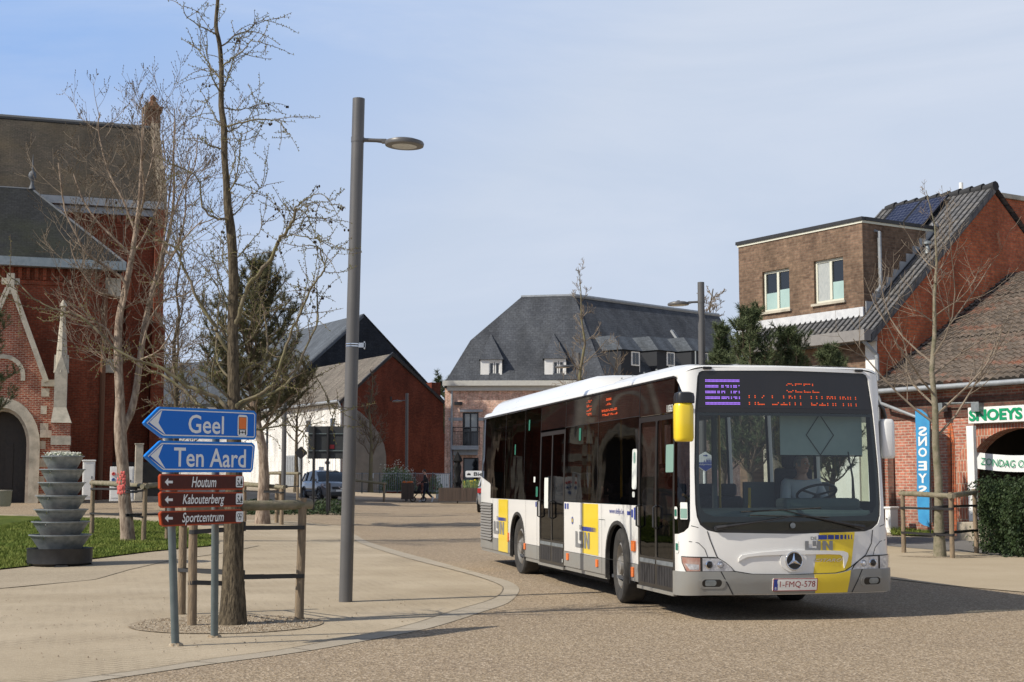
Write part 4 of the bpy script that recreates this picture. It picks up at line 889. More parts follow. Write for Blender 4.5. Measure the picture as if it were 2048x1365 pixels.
def patch(mb, poly, off=0.0, depth=0.0, holes=(), dt=.5, dz=.3, fn=W):
    loops = [poly]+list(holes); flat = [q for l in loops for q in l]
    tri = tessellate_polygon([[Vector((a, b, 0)) for a, b in l] for l in loops])
    bm = bmesh.new(); vs = [bm.verts.new((a, b, 0)) for a, b in flat]
    for t in tri:
        try: bm.faces.new([vs[i] for i in t])
        except ValueError: pass
    t0 = min(q[0] for q in flat); t1 = max(q[0] for q in flat); z0 = min(q[1] for q in flat); z1 = max(q[1] for q in flat)
    cuts = {round(k*dt, 3) for k in range(int(t0/dt)-1, int(t1/dt)+2)}
    for sgn in (-1, 1):
        cuts |= {round(sgn*(.1*k), 3) for k in range(0, 19)} | {round(sgn*(1.0+.04*k), 3) for k in range(18)} | {round(sgn*(TB+.04*k), 3) for k in range(8)} if fn is W else set()
    def cut(c, no):
        bmesh.ops.bisect_plane(bm, geom=bm.verts[:]+bm.edges[:]+bm.faces[:], dist=1e-5, plane_co=c, plane_no=no)
    for c in sorted(cuts):
        if t0+.004 < c < t1-.004: cut((c, 0, 0), (1, 0, 0))
    k = math.floor(z0/dz)+1
    while k*dz < z1:
        cut((0, k*dz, 0), (0, 1, 0)); k += 1
    bm.normal_update()
    for f in bm.faces:
        if f.normal.z < 0: f.normal_flip()
    bm.verts.index_update()
    for i, v in enumerate(bm.verts): v.index = i
    V = [fn(v.co.x, v.co.y, off) for v in bm.verts]
    F = [tuple(v.index for v in f.verts) for f in bm.faces]; U = [[(v.co.x, v.co.y) for v in f.verts] for f in bm.faces]
    if depth:
        n0 = len(V); V += [fn(v.co.x, v.co.y, off-depth) for v in bm.verts]
        for f in bm.faces:
            for l in f.loops:
                if len(l.edge.link_faces) == 1:
                    a, b = l.vert.index, l.link_loop_next.vert.index; F.append((b, a, a+n0, b+n0)); U.append([(0, 0)]*4)
    mb.idx(V, F, U); bm.free()
def seam(mb, pts, w=.008, off=.005):
    for a, b in zip(pts[:-1], pts[1:]):
        d = Vector((b[0]-a[0], b[1]-a[1])); L_ = d.length
        if L_ < 1e-4: continue
        d /= L_; n = Vector((-d.y, d.x))*w/2; n_ = max(1, int(L_/.12))
        for k in range(n_):
            p = [(a[0]+d.x*L_*f, a[1]+d.y*L_*f) for f in (k/n_, (k+1)/n_)]
            mb.face([W(p[0][0]-n.x, p[0][1]-n.y, off), W(p[1][0]-n.x, p[1][1]-n.y, off), W(p[1][0]+n.x, p[1][1]+n.y, off), W(p[0][0]+n.x, p[0][1]+n.y, off)])
def fnW(t0, z0, off): return lambda x, y: W(t0+x, z0+y, off)

def paint(name, c, rough=.28, coat=.6, dirt=.25):
    m = mat(name, c, rough=rough, coat=coat); t = m.node_tree; b = t.nodes['Principled BSDF']; b.inputs['Coat Roughness'].default_value = .06
    co = t.nodes.new('ShaderNodeTexCoord'); n = N(t, 'ShaderNodeTexNoise'); n.inputs['Scale'].default_value = 2.3; n.inputs['Detail'].default_value = 9; n.inputs['Roughness'].default_value = .7; t.links.new(co.outputs['Object'], n.inputs[0])
    s = N(t, 'ShaderNodeSeparateXYZ'); t.links.new(co.outputs['Object'], s.inputs[0])
    r = N(t, 'ShaderNodeMapRange'); r.inputs[1].default_value = 1.1; r.inputs[2].default_value = .25; r.inputs[3].default_value = 0; r.inputs[4].default_value = 1; t.links.new(s.outputs[2], r.inputs[0])
    mu = N(t, 'ShaderNodeMath', operation='MULTIPLY'); t.links.new(n.outputs[0], mu.inputs[0]); t.links.new(r.outputs[0], mu.inputs[1])
    m2 = N(t, 'ShaderNodeMath', operation='MULTIPLY'); m2.inputs[1].default_value = dirt; t.links.new(mu.outputs[0], m2.inputs[0])
    t.links.new(mixc(t, m2.outputs[0], c, (.22, .18, .13)), b.inputs['Base Color'])
    r2 = N(t, 'ShaderNodeMapRange'); r2.inputs[3].default_value = rough*.7; r2.inputs[4].default_value = rough*1.5; t.links.new(n.outputs[0], r2.inputs[0]); t.links.new(r2.outputs[0], b.inputs['Roughness'])
    return m
M['bwhite'] = paint('bus_white_paint', (.79, .785, .76), dirt=.5); M['bgrey'] = paint('bus_grey_paint', (.225, .24, .24), .45, .2, .85); M['byellow'] = paint('bus_yellow_paint', (.82, .60, .02), .32, .5)
M['bblue'] = mat('bus_blue_decal', (.02, .045, .27), rough=.4); M['lgrey'] = mat('bus_grey_decal', (.20, .205, .21), rough=.4)
M['trim'] = mat('bus_black_trim', (.016, .015, .015), rough=.32); M['gap'] = mat('panel_gap', (.02, .02, .02), rough=.9)
M['glassdark'] = glass('tinted_side_glass', (.16, .15, .155), boost=.6); M['glassclear'] = glass('windscreen_glass', (.62, .70, .69), boost=1.25); M['lens'] = glass('lamp_cover', (.92, .92, .92), boost=1.0)
M['panelglass'] = mat('black_glass_panel', (.012, .009, .009), rough=.03, spec=.55)
M['chrome'] = mat('chrome', (.72, .72, .73), rough=.12, metal=1); M['refl'] = mat('lamp_reflector', (.85, .85, .86), (.5, .5, .52), rough=.32, metal=.55, scale=26)
M['amber'] = mat('amber_lens', (.75, .16, .02), rough=.25); M['redtint'] = mat('pale_red_lens', (.60, .44, .38), (.50, .24, .18), rough=.25, scale=9, metal=.3)
M['plate'] = mat('plate_white', (.78, .77, .72), rough=.45); M['platered'] = mat('plate_red', (.30, .015, .02), rough=.5)
M['dash'] = mat('dashboard', (.09, .125, .12), (.11, .145, .14), rough=.7, scale=5); M['seat'] = mat('seat_fabric', (.03, .035, .05), (.05, .05, .07), rough=.95, scale=20)
M['pole'] = mat('yellow_pole', (.65, .42, .02), rough=.35); M['sticker'] = mat('white_sticker', (.7, .72, .68), rough=.5); M['green'] = mat('green_sticker', (.02, .15, .10), rough=.5); M['teal'] = mat('pale_green_sticker', (.20, .33, .28), rough=.5)
M['led_o'] = emit('orange_led', (1, .12, .02), .85); M['led_v'] = emit('violet_led', (.42, .20, 1), 1.0)
M['rim'] = mat('wheel_steel', (.40, .39, .37), (.25, .23, .20), rough=.45, metal=.5, scale=8)
M['intdark'] = mat('bus_interior_lining', (.05, .055, .065), rough=.8); M['intgrey'] = mat('bus_interior_grey', (.14, .17, .18), rough=.7); M['liner'] = mat('wheel_arch_liner', (.012, .012, .012), rough=.95)

bus = thing('city_bus', 'white low-floor city bus with yellow stripes and grey bumper turning at the junction', 'bus', (BUS[0], BUS[1], 0), BTH)
def b_(mb, name, m, par=None, **k): return mb.build(name, m, par or bus, local=True, **k)
def wheel_notch(v, zt=1.055, hw=.56, z0=.29, n=14):
    c = tv(v); return [(c-hw, z0)]+[(c-hw*math.cos(math.pi*k/n), .48+(zt-.48)*math.sin(math.pi*k/n)**.8) for k in range(n+1)]+[(c+hw, z0)]
WS = [(-1.07, 2.79), (-1.075, 2.80)][:1]
wsout = [(-.90, .985), (0, .965), (.90, .985), (1.0, 1.01), (1.08, 1.07), (1.115, 1.16), (1.13, 1.3), (1.135, 1.7), (1.12, 2.37), (1.09, 2.74), (1.07, 2.79), (1.03, 2.81), (0, 2.82), (-1.03, 2.81), (-1.07, 2.79), (-1.09, 2.74), (-1.12, 2.37), (-1.135, 1.7), (-1.13, 1.3), (-1.115, 1.16), (-1.08, 1.07), (-1.0, 1.01)]
qfront = [(-1.48, .96), (-1.36, .965), (-1.27, .99), (-1.21, 1.04), (-1.19, 1.12), (-1.185, 1.5), (-1.185, 2.0), (-1.205, 2.3), (-1.26, 2.52), (-1.36, 2.66), (-1.48, 2.735), (-1.55, 2.745)]
TOP = 2.86
g = MB()
fr = [(-1.48, .29), (1.48, .29), (1.48, .96), (1.36, .965), (1.27, .99), (1.21, 1.04), (1.19, 1.12), (1.185, 2.0), (1.205, 2.3), (1.26, 2.52), (1.36, 2.66), (1.48, 2.735), (1.48, 2.76), (1.25, 2.80), (1.0, 2.845), (.6, 2.855), (0, 2.86), (-.6, 2.855), (-1.0, 2.845), (-1.25, 2.80), (-1.48, 2.76)]+qfront[::-1][1:]
patch(g, fr, 0, .05, holes=[wsout], dz=.15)
nf = wheel_notch(2.67)
patch(g, [(-6.51, .33)]+[(nf[0][0], .33)]+nf[1:-1]+[(nf[-1][0], .33), (-2.87, .33), (-2.87, 1.26), (-6.51, 1.26)], 0, .05)
nr = wheel_notch(8.6)
patch(g, [(-TM, .33), (nr[0][0], .33)]+nr[1:-1]+[(nr[-1][0], .33), (-8.09, .33), (-8.09, 1.26), (-12.0, 1.26), (-12.0, 1.50), (-12.06, 1.53), (-12.95, 1.66), (-12.95, 2.76), (-TM, 2.76)], 0, .05)
mn = lambda L_: [(-a, b) for a, b in L_][::-1]
lw = [(1.62, 1.3), (2.95, 1.3), (2.95, 2.6), (1.62, 2.6)]
lwins = [[(1.62+k*1.55+.04, 1.32), (1.62+k*1.55+1.5, 1.32), (1.62+k*1.55+1.5, 2.55), (1.62+k*1.55+.04, 2.55)] for k in range(6)]
patch(g, [(1.48, .29)]+mn(nf)+[]+mn(nr)+[(TM, .33), (TM, 2.76), (1.48, 2.76)], 0, .05, holes=lwins)
body = b_(g, 'body', M['bwhite'], smooth=35)
g = MB()   # inner lining, dark
patch(g, fr, -.052, 0, holes=[wsout]); patch(g, [(-6.51, .33), (nf[0][0], .33)]+nf[1:-1]+[(nf[-1][0], .33), (-2.87, .33), (-2.87, 1.26), (-6.51, 1.26)], -.052); patch(g, [(-TM, .33), (nr[0][0], .33)]+nr[1:-1]+[(nr[-1][0], .33), (-8.09, .33), (-8.09, 1.26), (-12.0, 1.26), (-12.0, 2.76), (-TM, 2.76)], -.052)
patch(g, [(1.48, .33)]+mn(nf)+mn(nr)+[(TM, .33), (TM, 2.76), (1.48, 2.76)], -.052, holes=lwins)
g.box(-1.2, .25, .30, 1.2, 11.9, .34); g.box(-1.18, .3, 2.52, 1.18, 11.9, 2.56)
g.box(-.75, 9.6, .34, .75, 11.9, 1.25); g.box(-.9, 11.0, .3, .9, 11.3, 2.4)
b_(g, 'interior_lining', M['intdark'])
g = MB(); g.box(-1.1, 1.1, .24, 1.1, 1.9, .29); g.box(-.7, 2.0, .18, .7, 3.4, .29); g.box(-1.15, 3.5, .20, 1.15, 7.6, .30); g.box(-.85, 7.6, .22, .85, 11.6, .30)
for s_ in (-1, 1):
    for v in (2.705, 8.55):
        g.box(s_*.72, v-.6, .3, s_*.80, v+.6, 1.12); g.box(min(s_*.72, s_*1.22), v-.6, 1.08, max(s_*.72, s_*1.22), v+.6, 1.12)
        g.box(min(s_*.72, s_*1.22), v-.62, .3, max(s_*.72, s_*1.22), v-.58, 1.1); g.box(min(s_*.72, s_*1.22), v+.58, .3, max(s_*.72, s_*1.22), v+.62, 1.1)
b_(g, 'underbody', M['liner'])
g = MB()   # roof skin
rings = [(0, 2.755), (.012, 2.80), (.035, 2.84), (.075, 2.865), (.16, 2.885), (.35, 2.90), (.75, 2.91)]
ts = sorted({round(s*q, 3) for s in (-1, 1) for q in ([.1*k for k in range(11)]+[1.035+.05*k for k in range(9)]+[1.5+.5*k for k in range(23)]+[TB, TB+.06, TB+.12, TB+.18, TC, TC+.5, TC+1.1])})
V = []
for o_, z in rings:
    for t in ts:
        zz = z+.0
        if abs(t) < 1.45: zz = max(z, 2.755+(z-2.755)*1.0) + (.10*(1-sm((abs(t)-1.0)/.48)) if z < 2.87 else 0)*(1-(z-2.755)/.13)
        p = W(t, zz if abs(t) < 1.45 else z, -o_); V.append(Vector((p.x, p.y, zz)))
n_ = len(ts); F = [(r*n_+j, r*n_+(j+1) % n_, (r+1)*n_+(j+1) % n_, (r+1)*n_+j) for r in range(len(rings)-1) for j in range(n_)]
g.idx(V, F); g.box(-.52, .9, 2.86, .52, 11.1, 2.909)
b_(g, 'roof', M['bwhite'], smooth=50)
def pod(y0, y1, w0, w1, zt, r0=.3, r1=.3, name='roof_pod', zb=2.86):
    g = MB(); st_ = []
    n = 9
    for k in range(n+1): f = k/n; st_.append((y0+r0*f, math.sin(f*math.pi/2)**.8))
    st_ += [(y0+(y1-y0)*f, 1) for f in (.35, .5, .65)]
    for k in range(n+1): f = 1-k/n; st_.append((y1-r1*f, math.sin(f*math.pi/2)**.8))
    sec = [(-1, 0), (-.985, .35), (-.95, .6), (-.88, .8), (-.76, .93), (-.55, .985), (-.25, 1.0), (0, 1.01), (.25, 1), (.55, .985), (.76, .93), (.88, .8), (.95, .6), (.985, .35), (1, 0)]
    V = []
    for y, s in st_:
        for a, b in sec: V.append((a*(w0+(w1-w0)*b)*(.86+.14*s), y, zb+(zt-zb)*b*max(.02, s)))
    m_ = len(sec); g.idx(V, [(i*m_+j, i*m_+j+1, (i+1)*m_+j+1, (i+1)*m_+j) for i in range(len(st_)-1) for j in range(m_-1)])
    o = b_(g, name, M['bwhite'], smooth=50); return o
pod(4.85, 11.7, 1.14, 1.0, 3.15, .55, .22)
pod(3.3, 5.6, .62, .5, 3.07, .1, .1)
pod(.75, 3.75, 1.10, .95, 3.0, .9, .25)
g = MB(); 
for k in range(5): g.box(-1.05, 1.2+k*.5, 2.93, -1.035, 1.225+k*.5, 2.945)
g.tube([(-.75, 1.1, 2.95), (-.75, 1.1, 3.12)], .008, 6)
b_(g, 'roof_fittings', M['bgrey'])
# grey skirt, bumper
g = MB(); SK = .545
patch(g, [(-6.51, .33), (nf[0][0]-.005, .33)]+[q for q in nf[1:-1] if q[1] < SK and q[0] < tv(2.67)]+[(tv(2.67)-.555, SK), (-6.51, SK)], .006, .006); b_(g, 'lower_skirt', M['bgrey'], smooth=35); g = MB()
patch(g, [(tv(2.67)+.565, .33), (-2.87, .33), (-2.87, SK), (tv(2.67)+.565, SK)], .006, .006); b_(g, 'lower_skirt', M['bgrey'], smooth=35); g = MB()
patch(g, [(tv(8.6)+.565, .33), (-8.09, .33), (-8.09, SK), (tv(8.6)+.565, SK)], .006, .006); b_(g, 'lower_skirt', M['bgrey'], smooth=35); g = MB()
patch(g, [(-TM, .33), (tv(8.6)-.565, .33), (tv(8.6)-.565, SK), (-TM, SK)], .006, .006)
b_(g, 'lower_skirt', M['bgrey'], smooth=35)
g = MB()
for a, b in ((-6.51, nf[0][0]), (-TM, nr[0][0]), (nr[-1][0], -8.09)):
    g = MB(); patch(g, [(a, .27), (b, .27), (b, .328), (a, .328)], -.015, .04); b_(g, 'sill', M['bgrey'], smooth=35)
g = MB()
bump = [(-1.48, .285), (-1.3, .285), (-.9, .295), (0, .30), (.9, .297), (1.3, .30), (1.48, .30), (1.48, .56), (.76, .565), (.68, .555), (.6, .535), (.5, .52), (0, .512), (-.5, .52), (-.6, .53), (-.72, .553), (-.8, .555), (-1.48, .55)]
patch(g, bump, .03, .05, dz=.06); bu_ = b_(g, 'front_bumper', M['bgrey'], smooth=35)
g = MB(); patch(g, [(.238, .303), (.64, .303), (.68, .552), (.6, .532), (.5, .517), (.222, .514)], .034, .006, dz=.06); b_(g, 'yellow_bumper_panel', M['byellow'], bu_, smooth=35)
g = MB(); seam(g, [(-.86, .553), (-.72, .297)], .012, .033); seam(g, [(.83, .563), (.70, .30)], .012, .033); b_(g, 'bumper_joint', M['gap'], bu_)
for s_ in (-1, 1):
    g = MB(); patch(g, rr(s_*.96-.15, .365, s_*.96+.15, .485, .05), .036, .005, holes=[rr(s_*.96-.11, .385, s_*.96+.11, .468, .035)]); fo = b_(g, 'fog_lamp', M['bgrey'], bu_)
    g = MB(); patch(g, rr(s_*.96-.115, .38, s_*.96+.115, .472, .035), .031); b_(g, 'fog_lamp_recess', M['trim'], fo); g = MB(); patch(g, rr(s_*.98-.06, .395, s_*.98+.07, .46, .03), .0335); b_(g, 'fog_lens', M['galv'], fo)
# stripes and lettering
g = MB(); patch(g, [(.222, .516), (.5, .522), (.62, .545), (.70, .58), (.76, .98), (.305, .975)], .004, 0, dz=.1)
b_(g, 'yellow_stripe', M['byellow'], body, smooth=35); g = MB()
patch(g, [(-11.21, .33), (-10.43, .33), (-10.43, 1.252), (-11.21, 1.252)], .009, .003); b_(g, 'yellow_stripe', M['byellow'], body, smooth=35); g = MB(); patch(g, [(-5.48, .56), (-4.66, .56), (-4.66, 1.252), (-5.48, 1.252)], .004, .003)
b_(g, 'yellow_stripe', M['byellow'], body, smooth=35)
g = MB()
def dashes(t0, t1, z, h, off, n=14):
    x = t0; w0 = (t1-t0)*.24
    for k in range(n):
        w_ = w0*(.68**k); gp__ = .011+.006*k*.5
        w_ = max(w_, .007)
        if x+w_ > t1: break
        patch(g, [(x, z-h/2), (x+w_, z-h/2), (x+w_, z+h/2), (x, z+h/2)], off); x += w_+gp__
dashes(.29, .75, .925, .05, .0075); dashes(-5.48, -4.72, .90, .06, .0075); dashes(-11.21, -10.5, .90, .06, .012)
b_(g, 'blue_dashes', M['bblue'], body)
g = MB()
def lijn(tl, tr_, z0, h, off):
    w = tr_-tl; sl = .12*h
    def p(fx0, fy0, fx1, fy1, cut=None):
        a = [(tl+fx0*w+sl*fy0*0, z0+fy0*h), (tl+fx1*w, z0+fy0*h), (tl+fx1*w, z0+fy1*h), (tl+fx0*w, z0+fy1*h)]; patch(g, a, off)
    p(0, 0, .13, 1); p(.13, 0, .36, .25)                 # L
    p(.27, .45, .40, 1); p(.43, .25, .56, 1); p(.36, 0, .52, .22)   # IJ
    patch(g, [(tl+.52*w, z0), (tl+.56*w, z0+.07*h), (tl+.56*w, z0+.26*h), (tl+.43*w, z0+.26*h), (tl+.43*w, z0+.2*h)], off)
    p(.62, 0, .75, 1); p(.87, 0, 1.0, 1); patch(g, [(tl+.75*w, z0+h), (tl+.75*w, z0+.68*h), (tl+.87*w, z0), (tl+.87*w, z0+.34*h)][::-1], off)
lijn(.125, .47, .78, .105, .0085); add_text(g, 'DE', fnW(.235, .915, .006), .075, .035, bold=.02); b_(g, 'grey_lettering', M['lgrey'], body); g = MB()
lijn(-5.84, -5.08, .63, .225, .0085); add_text(g, 'DE', fnW(-5.56, .915, .0065), .13, .06, bold=.02); b_(g, 'grey_lettering', M['lgrey'], body); g = MB()
lijn(-11.62, -10.72, .63, .225, .013); add_text(g, 'DE', fnW(-11.33, .915, .008), .13, .06, bold=.02)
b_(g, 'grey_lettering', M['lgrey'], body)
g = MB(); add_text(g, 'www.delijn.be', fnW(-3.78, 1.165, .004), .66, .09); b_(g, 'blue_lettering', M['bblue'], body); g = MB()
for x, h in ((-3.28, .05), (-3.2, .05), (-3.1, .10), (-2.99, .15)): patch(g, rr(x-.035, 1.16-h/2, x+.035, 1.16+h/2, .012), .004)
for x in (-6.42, -6.28, -8.30, -8.18): patch(g, rr(x-.04, 1.16, x+.04, 1.24, .01), .004)
b_(g, 'blue_pictograms', M['bblue'], body)
# seams
g = MB()
seam(g, [(-1.0, 1.0), (-.97, .9), (-.90, .72), (-.80, .62), (-.70, .555), (-.5, .522), (0, .513), (.5, .522), (.62, .545), (.72, .60), (.9, .72), (.98, .85), (1.0, 1.0)], .010, .006)
seam(g, [(-1.30, .965), (-1.30, .72)] , .0, .004)
seam(g, [(-1.40, .88), (-1.20, .885), (-1.10, .87), (-1.03, .80), (-1.0, .715)], .007, .004); seam(g, [(1.40, .88), (1.20, .885), (1.10, .87), (1.03, .80), (1.0, .715)], .007, .004)
seam(g, [(-1.18, 1.06), (-1.1, 1.04)], .008, .003); seam(g, [(1.18, 1.06), (1.1, 1.04)], .008, .003)
for v in (3.4, 7.15, 7.95, 9.3, 10.2, 10.65): seam(g, [(tv(v), .33), (tv(v), 1.26)], .007, .011)
seam(g, [(tv(3.55), .6), (tv(3.55), 1.05), (tv(3.25), 1.05), (tv(3.25), .95)], .006, .004)
seam(g, [(-6.5, .545), (-2.9, .545)], .005, .008); seam(g, [(-12.4, .545), (-8.1, .545)], .005, .008)
b_(g, 'panel_joints', M['gap'], body)
# swoosh moulding and star
g = MB(); patch(g, [(-.66, .66), (-.655, .70), (-.62, .735), (-.4, .765), (-.13, .782), (0, .785), (.13, .782), (.45, .775), (.60, .768), (.655, .745), (.66, .71), (.645, .66), (.605, .575), (.60, .60), (.595, .66), (.585, .71), (.55, .728), (.4, .735), (.15, .735), (-.15, .735), (-.4, .728), (-.56, .712), (-.61, .69)], .022, .022, dz=.05)
patch(g, [(-.02+.16*math.cos(k*math.pi/12), .667+.125*math.sin(k*math.pi/12)) for k in range(24)], .018, .018, dz=.05); b_(g, 'front_moulding', M['bwhite'], body, smooth=25, bevel=.004)
ec = W(-.02, .667, .02)
def disc_f(mb, c, r, y, n=28): mb.face([(c.x+r*math.cos(2*math.pi*k/n), c.y-y, c.z+r*math.sin(2*math.pi*k/n)) for k in range(n)])
em = MB(); disc_f(em, ec, .092, .006); e = b_(em, 'emblem', M['trim'])
em = MB(); em.tube([(ec.x+.098*math.cos(2*math.pi*k/32), ec.y-.012, ec.z+.098*math.sin(2*math.pi*k/32)) for k in range(32)], .0085, 8, closed=True)
for k in range(3):
    a = math.pi/2+k*2*math.pi/3; tip = Vector((ec.x+.094*math.cos(a), ec.y-.012, ec.z+.094*math.sin(a))); c0 = Vector((ec.x, ec.y-.028, ec.z))
    for s_ in (-1, 1):
        b2 = Vector((ec.x+.024*math.cos(a+s_*math.pi/3), ec.y-.010, ec.z+.024*math.sin(a+s_*math.pi/3))); em.face([c0, b2, tip] if s_ < 0 else [c0, tip, b2])
b_(em, 'chrome_star', M['chrome'], e)
g = MB(); add_text(g, 'CITARO', fnW(.41, .668, .014), .34, .036, shear=.35, bold=.02); b_(g, 'chrome_lettering', M['chrome'], body)
# windscreen
pin = .02
g = MB()
def shrink(poly, s, c): return [(c[0]+(a-c[0])*s, c[1]+(b-c[1])*s) for a, b in poly]
ins = [(-.90, 1.02), (0, 1.0), (.90, 1.02), (1.0, 1.05), (1.065, 1.10), (1.095, 1.18), (1.105, 1.3), (1.11, 1.7), (1.097, 2.33), (-1.097, 2.33), (-1.11, 1.7), (-1.105, 1.3), (-1.095, 1.18), (-1.065, 1.10), (-1.0, 1.05)]
clear = [(-.92, 1.165), (0, 1.15), (.92, 1.165), (1.02, 1.20), (1.07, 1.28), (1.08, 1.5), (1.07, 2.30), (-1.07, 2.30), (-1.08, 1.5), (-1.07, 1.28), (-1.02, 1.20)]
patch(g, wsout, -.012, .03, holes=[ins]); patch(g, [(-1.09, 2.335), (1.09, 2.335), (1.085, 2.385), (-1.085, 2.385)], -.008); patch(g, [(-1.06, 2.76), (1.06, 2.76), (1.055, 2.80), (-1.055, 2.80)], -.0075)
b_(g, 'windscreen_seal', M['trim'], smooth=35)
g = MB(); patch(g, ins, -.008, 0, dt=.1, dz=.1); ws_ = b_(g, 'windscreen', M['glassclear'], smooth=60)
g = MB(); patch(g, ins, -.0105, 0, holes=[clear]); b_(g, 'black_glass_border', M['trim'], ws_, smooth=60)
g = MB(); patch(g, [(-1.085, 2.385), (1.085, 2.385), (1.065, 2.765), (-1.065, 2.765)], -.006, .03, dz=.1); dp = b_(g, 'destination_display', M['panelglass'], smooth=60)
FONT = {'G': '01110 10001 10000 10111 10001 10001 01110', 'E': '11111 10000 10000 11110 10000 10000 11111', 'L': '10000 10000 10000 10000 10000 10000 11111', 'A': '01110 10001 10001 11111 10001 10001 10001', 'Z': '11111 00001 00010 00100 01000 10000 11111', 'S': '01111 10000 10000 01110 00001 00001 11110', 'I': '11111 00100 00100 00100 00100 00100 11111', 'N': '10001 11001 10101 10011 10001 10001 10001', 'T': '11111 00100 00100 00100 00100 00100 00100', 'D': '11110 10001 10001 10001 10001 10001 11110', 'M': '10001 11011 10101 10101 10001 10001 10001', 'P': '11110 10001 10001 11110 10000 10000 10000', ' ': '000 000 000 000 000 000 000', '4': '00010 00110 01010 10010 11111 00010 00010', '9': '01110 10001 10001 01111 00001 00001 01110', '0': '01110 10001 10001 10001 10001 10001 01110'}
def dots(mb, txt, t0, z0, pit, hgt, rows, off, s=.42, fn=W, invert=None):
    x = t0
    for ch in txt:
        rws = FONT[ch].split()
        for r, bits in enumerate(rws):
            if r not in rows: continue
            for c, v in enumerate(bits):
                if v == '1':
                    a, b = x+c*pit, z0-r*hgt; mb.face([fn(a-pit*s, b-hgt*.3, off), fn(a+pit*s, b-hgt*.3, off), fn(a+pit*s, b+hgt*.3, off), fn(a-pit*s, b+hgt*.3, off)])
        x += (len(rws[0])+1)*pit
g = MB(); dots(g, 'GEEL', -.005, 2.668, .0185, .0155, (0, 1, 5, 6), -.003, .36); dots(g, 'AZ SINT DIMPNA', -.475, 2.545, .0176, .0195, (1, 2, 5, 6), -.003, .36)
b_(g, 'orange_led_text', M['led_o'], dp)
g = MB(); n490 = {}
x = 0
grid = set()
for ch in '490':
    for r, bits in enumerate(FONT[ch].split()):
        for c, v in enumerate(bits):
            if v == '1': grid.add((x+c, r))
    x += 6
for r in range(18):
    if r % 4 not in (0, 1): continue
    for c in range(26):
        gc = (c-8, int((r-2)/2)) 
        if gc in grid and 2 <= r < 16: continue
        if r in (5, 9, 13) and c > 8 and (c*7+r) % 5 == 0: continue
        a, b = -.985+c*.0157, 2.705-r*.0163; g.face([W(a-.006, b-.0055, -.003), W(a+.006, b-.0055, -.003), W(a+.006, b+.0055, -.003), W(a-.006, b+.0055, -.003)])
b_(g, 'violet_line_number', M['led_v'], dp)
for s_ in (-1, 1):
    g = MB(); p = W(s_*.97, 2.845, .0); g.box(p.x-.05, p.y-.03, p.z-.018, p.x+.05, p.y+.03, p.z+.012); b_(g, 'marker_lamp', M['trim'], bevel=.006)
g = MB(); p = W(-.02, 1.06, .0); disc_f(g, p, .032, .012, 20); b_(g, 'round_badge', M['galv'])
for pv, mid, bl0, bl1 in (((-.9, 1.035), (-.35, 1.115), (-.52, 1.175), (.42, 1.15)), ((.86, 1.035), (.15, 1.165), (-.62, 1.215), (.32, 1.255))):
    g = MB(); a = W(*pv, .03); g.tube([W(pv[0], pv[1]-.005, .0), a], .03, 10); g.tube([a, W(pv[0]*.8+mid[0]*.2, pv[1]+.02, .05)], [.028, .02], 8); g.tube([W(pv[0]*.8+mid[0]*.2, pv[1]+.02, .05), W(*mid, .055), W((bl0[0]+bl1[0])/2, (bl0[1]+bl1[1])/2, .045)], [.018, .009, .007], 6); wi = b_(g, 'wiper', M['black'])
    g = MB(); g.tube([W(bl0[0]+(bl1[0]-bl0[0])*k/8, bl0[1]+(bl1[1]-bl0[1])*k/8, .03) for k in range(9)], .009, 6); b_(g, 'wiper_blade', M['rubber'], wi)
# number plate
g = MB(); patch(g, rr(-.278, .333, .252, .474, .012), .05, .018); pl_ = b_(g, 'number_plate', M['plate'])
g = MB(); patch(g, rr(-.278, .333, .252, .474, .012), .0515, .003, holes=[rr(-.271, .340, .245, .467, .008)])
add_text(g, '1-FMQ-578', fnW(.012, .403, .052), .42, .078); b_(g, 'red_characters', M['platered'], pl_)
g = MB(); patch(g, [(-.268, .343), (-.222, .343), (-.222, .464), (-.268, .464)], .0515); bs = b_(g, 'blue_strip', M['bblue'], pl_); g = MB(); add_text(g, 'B', fnW(-.245, .365, .0525), .02, .028); b_(g, 'letter', M['plate'], bs)
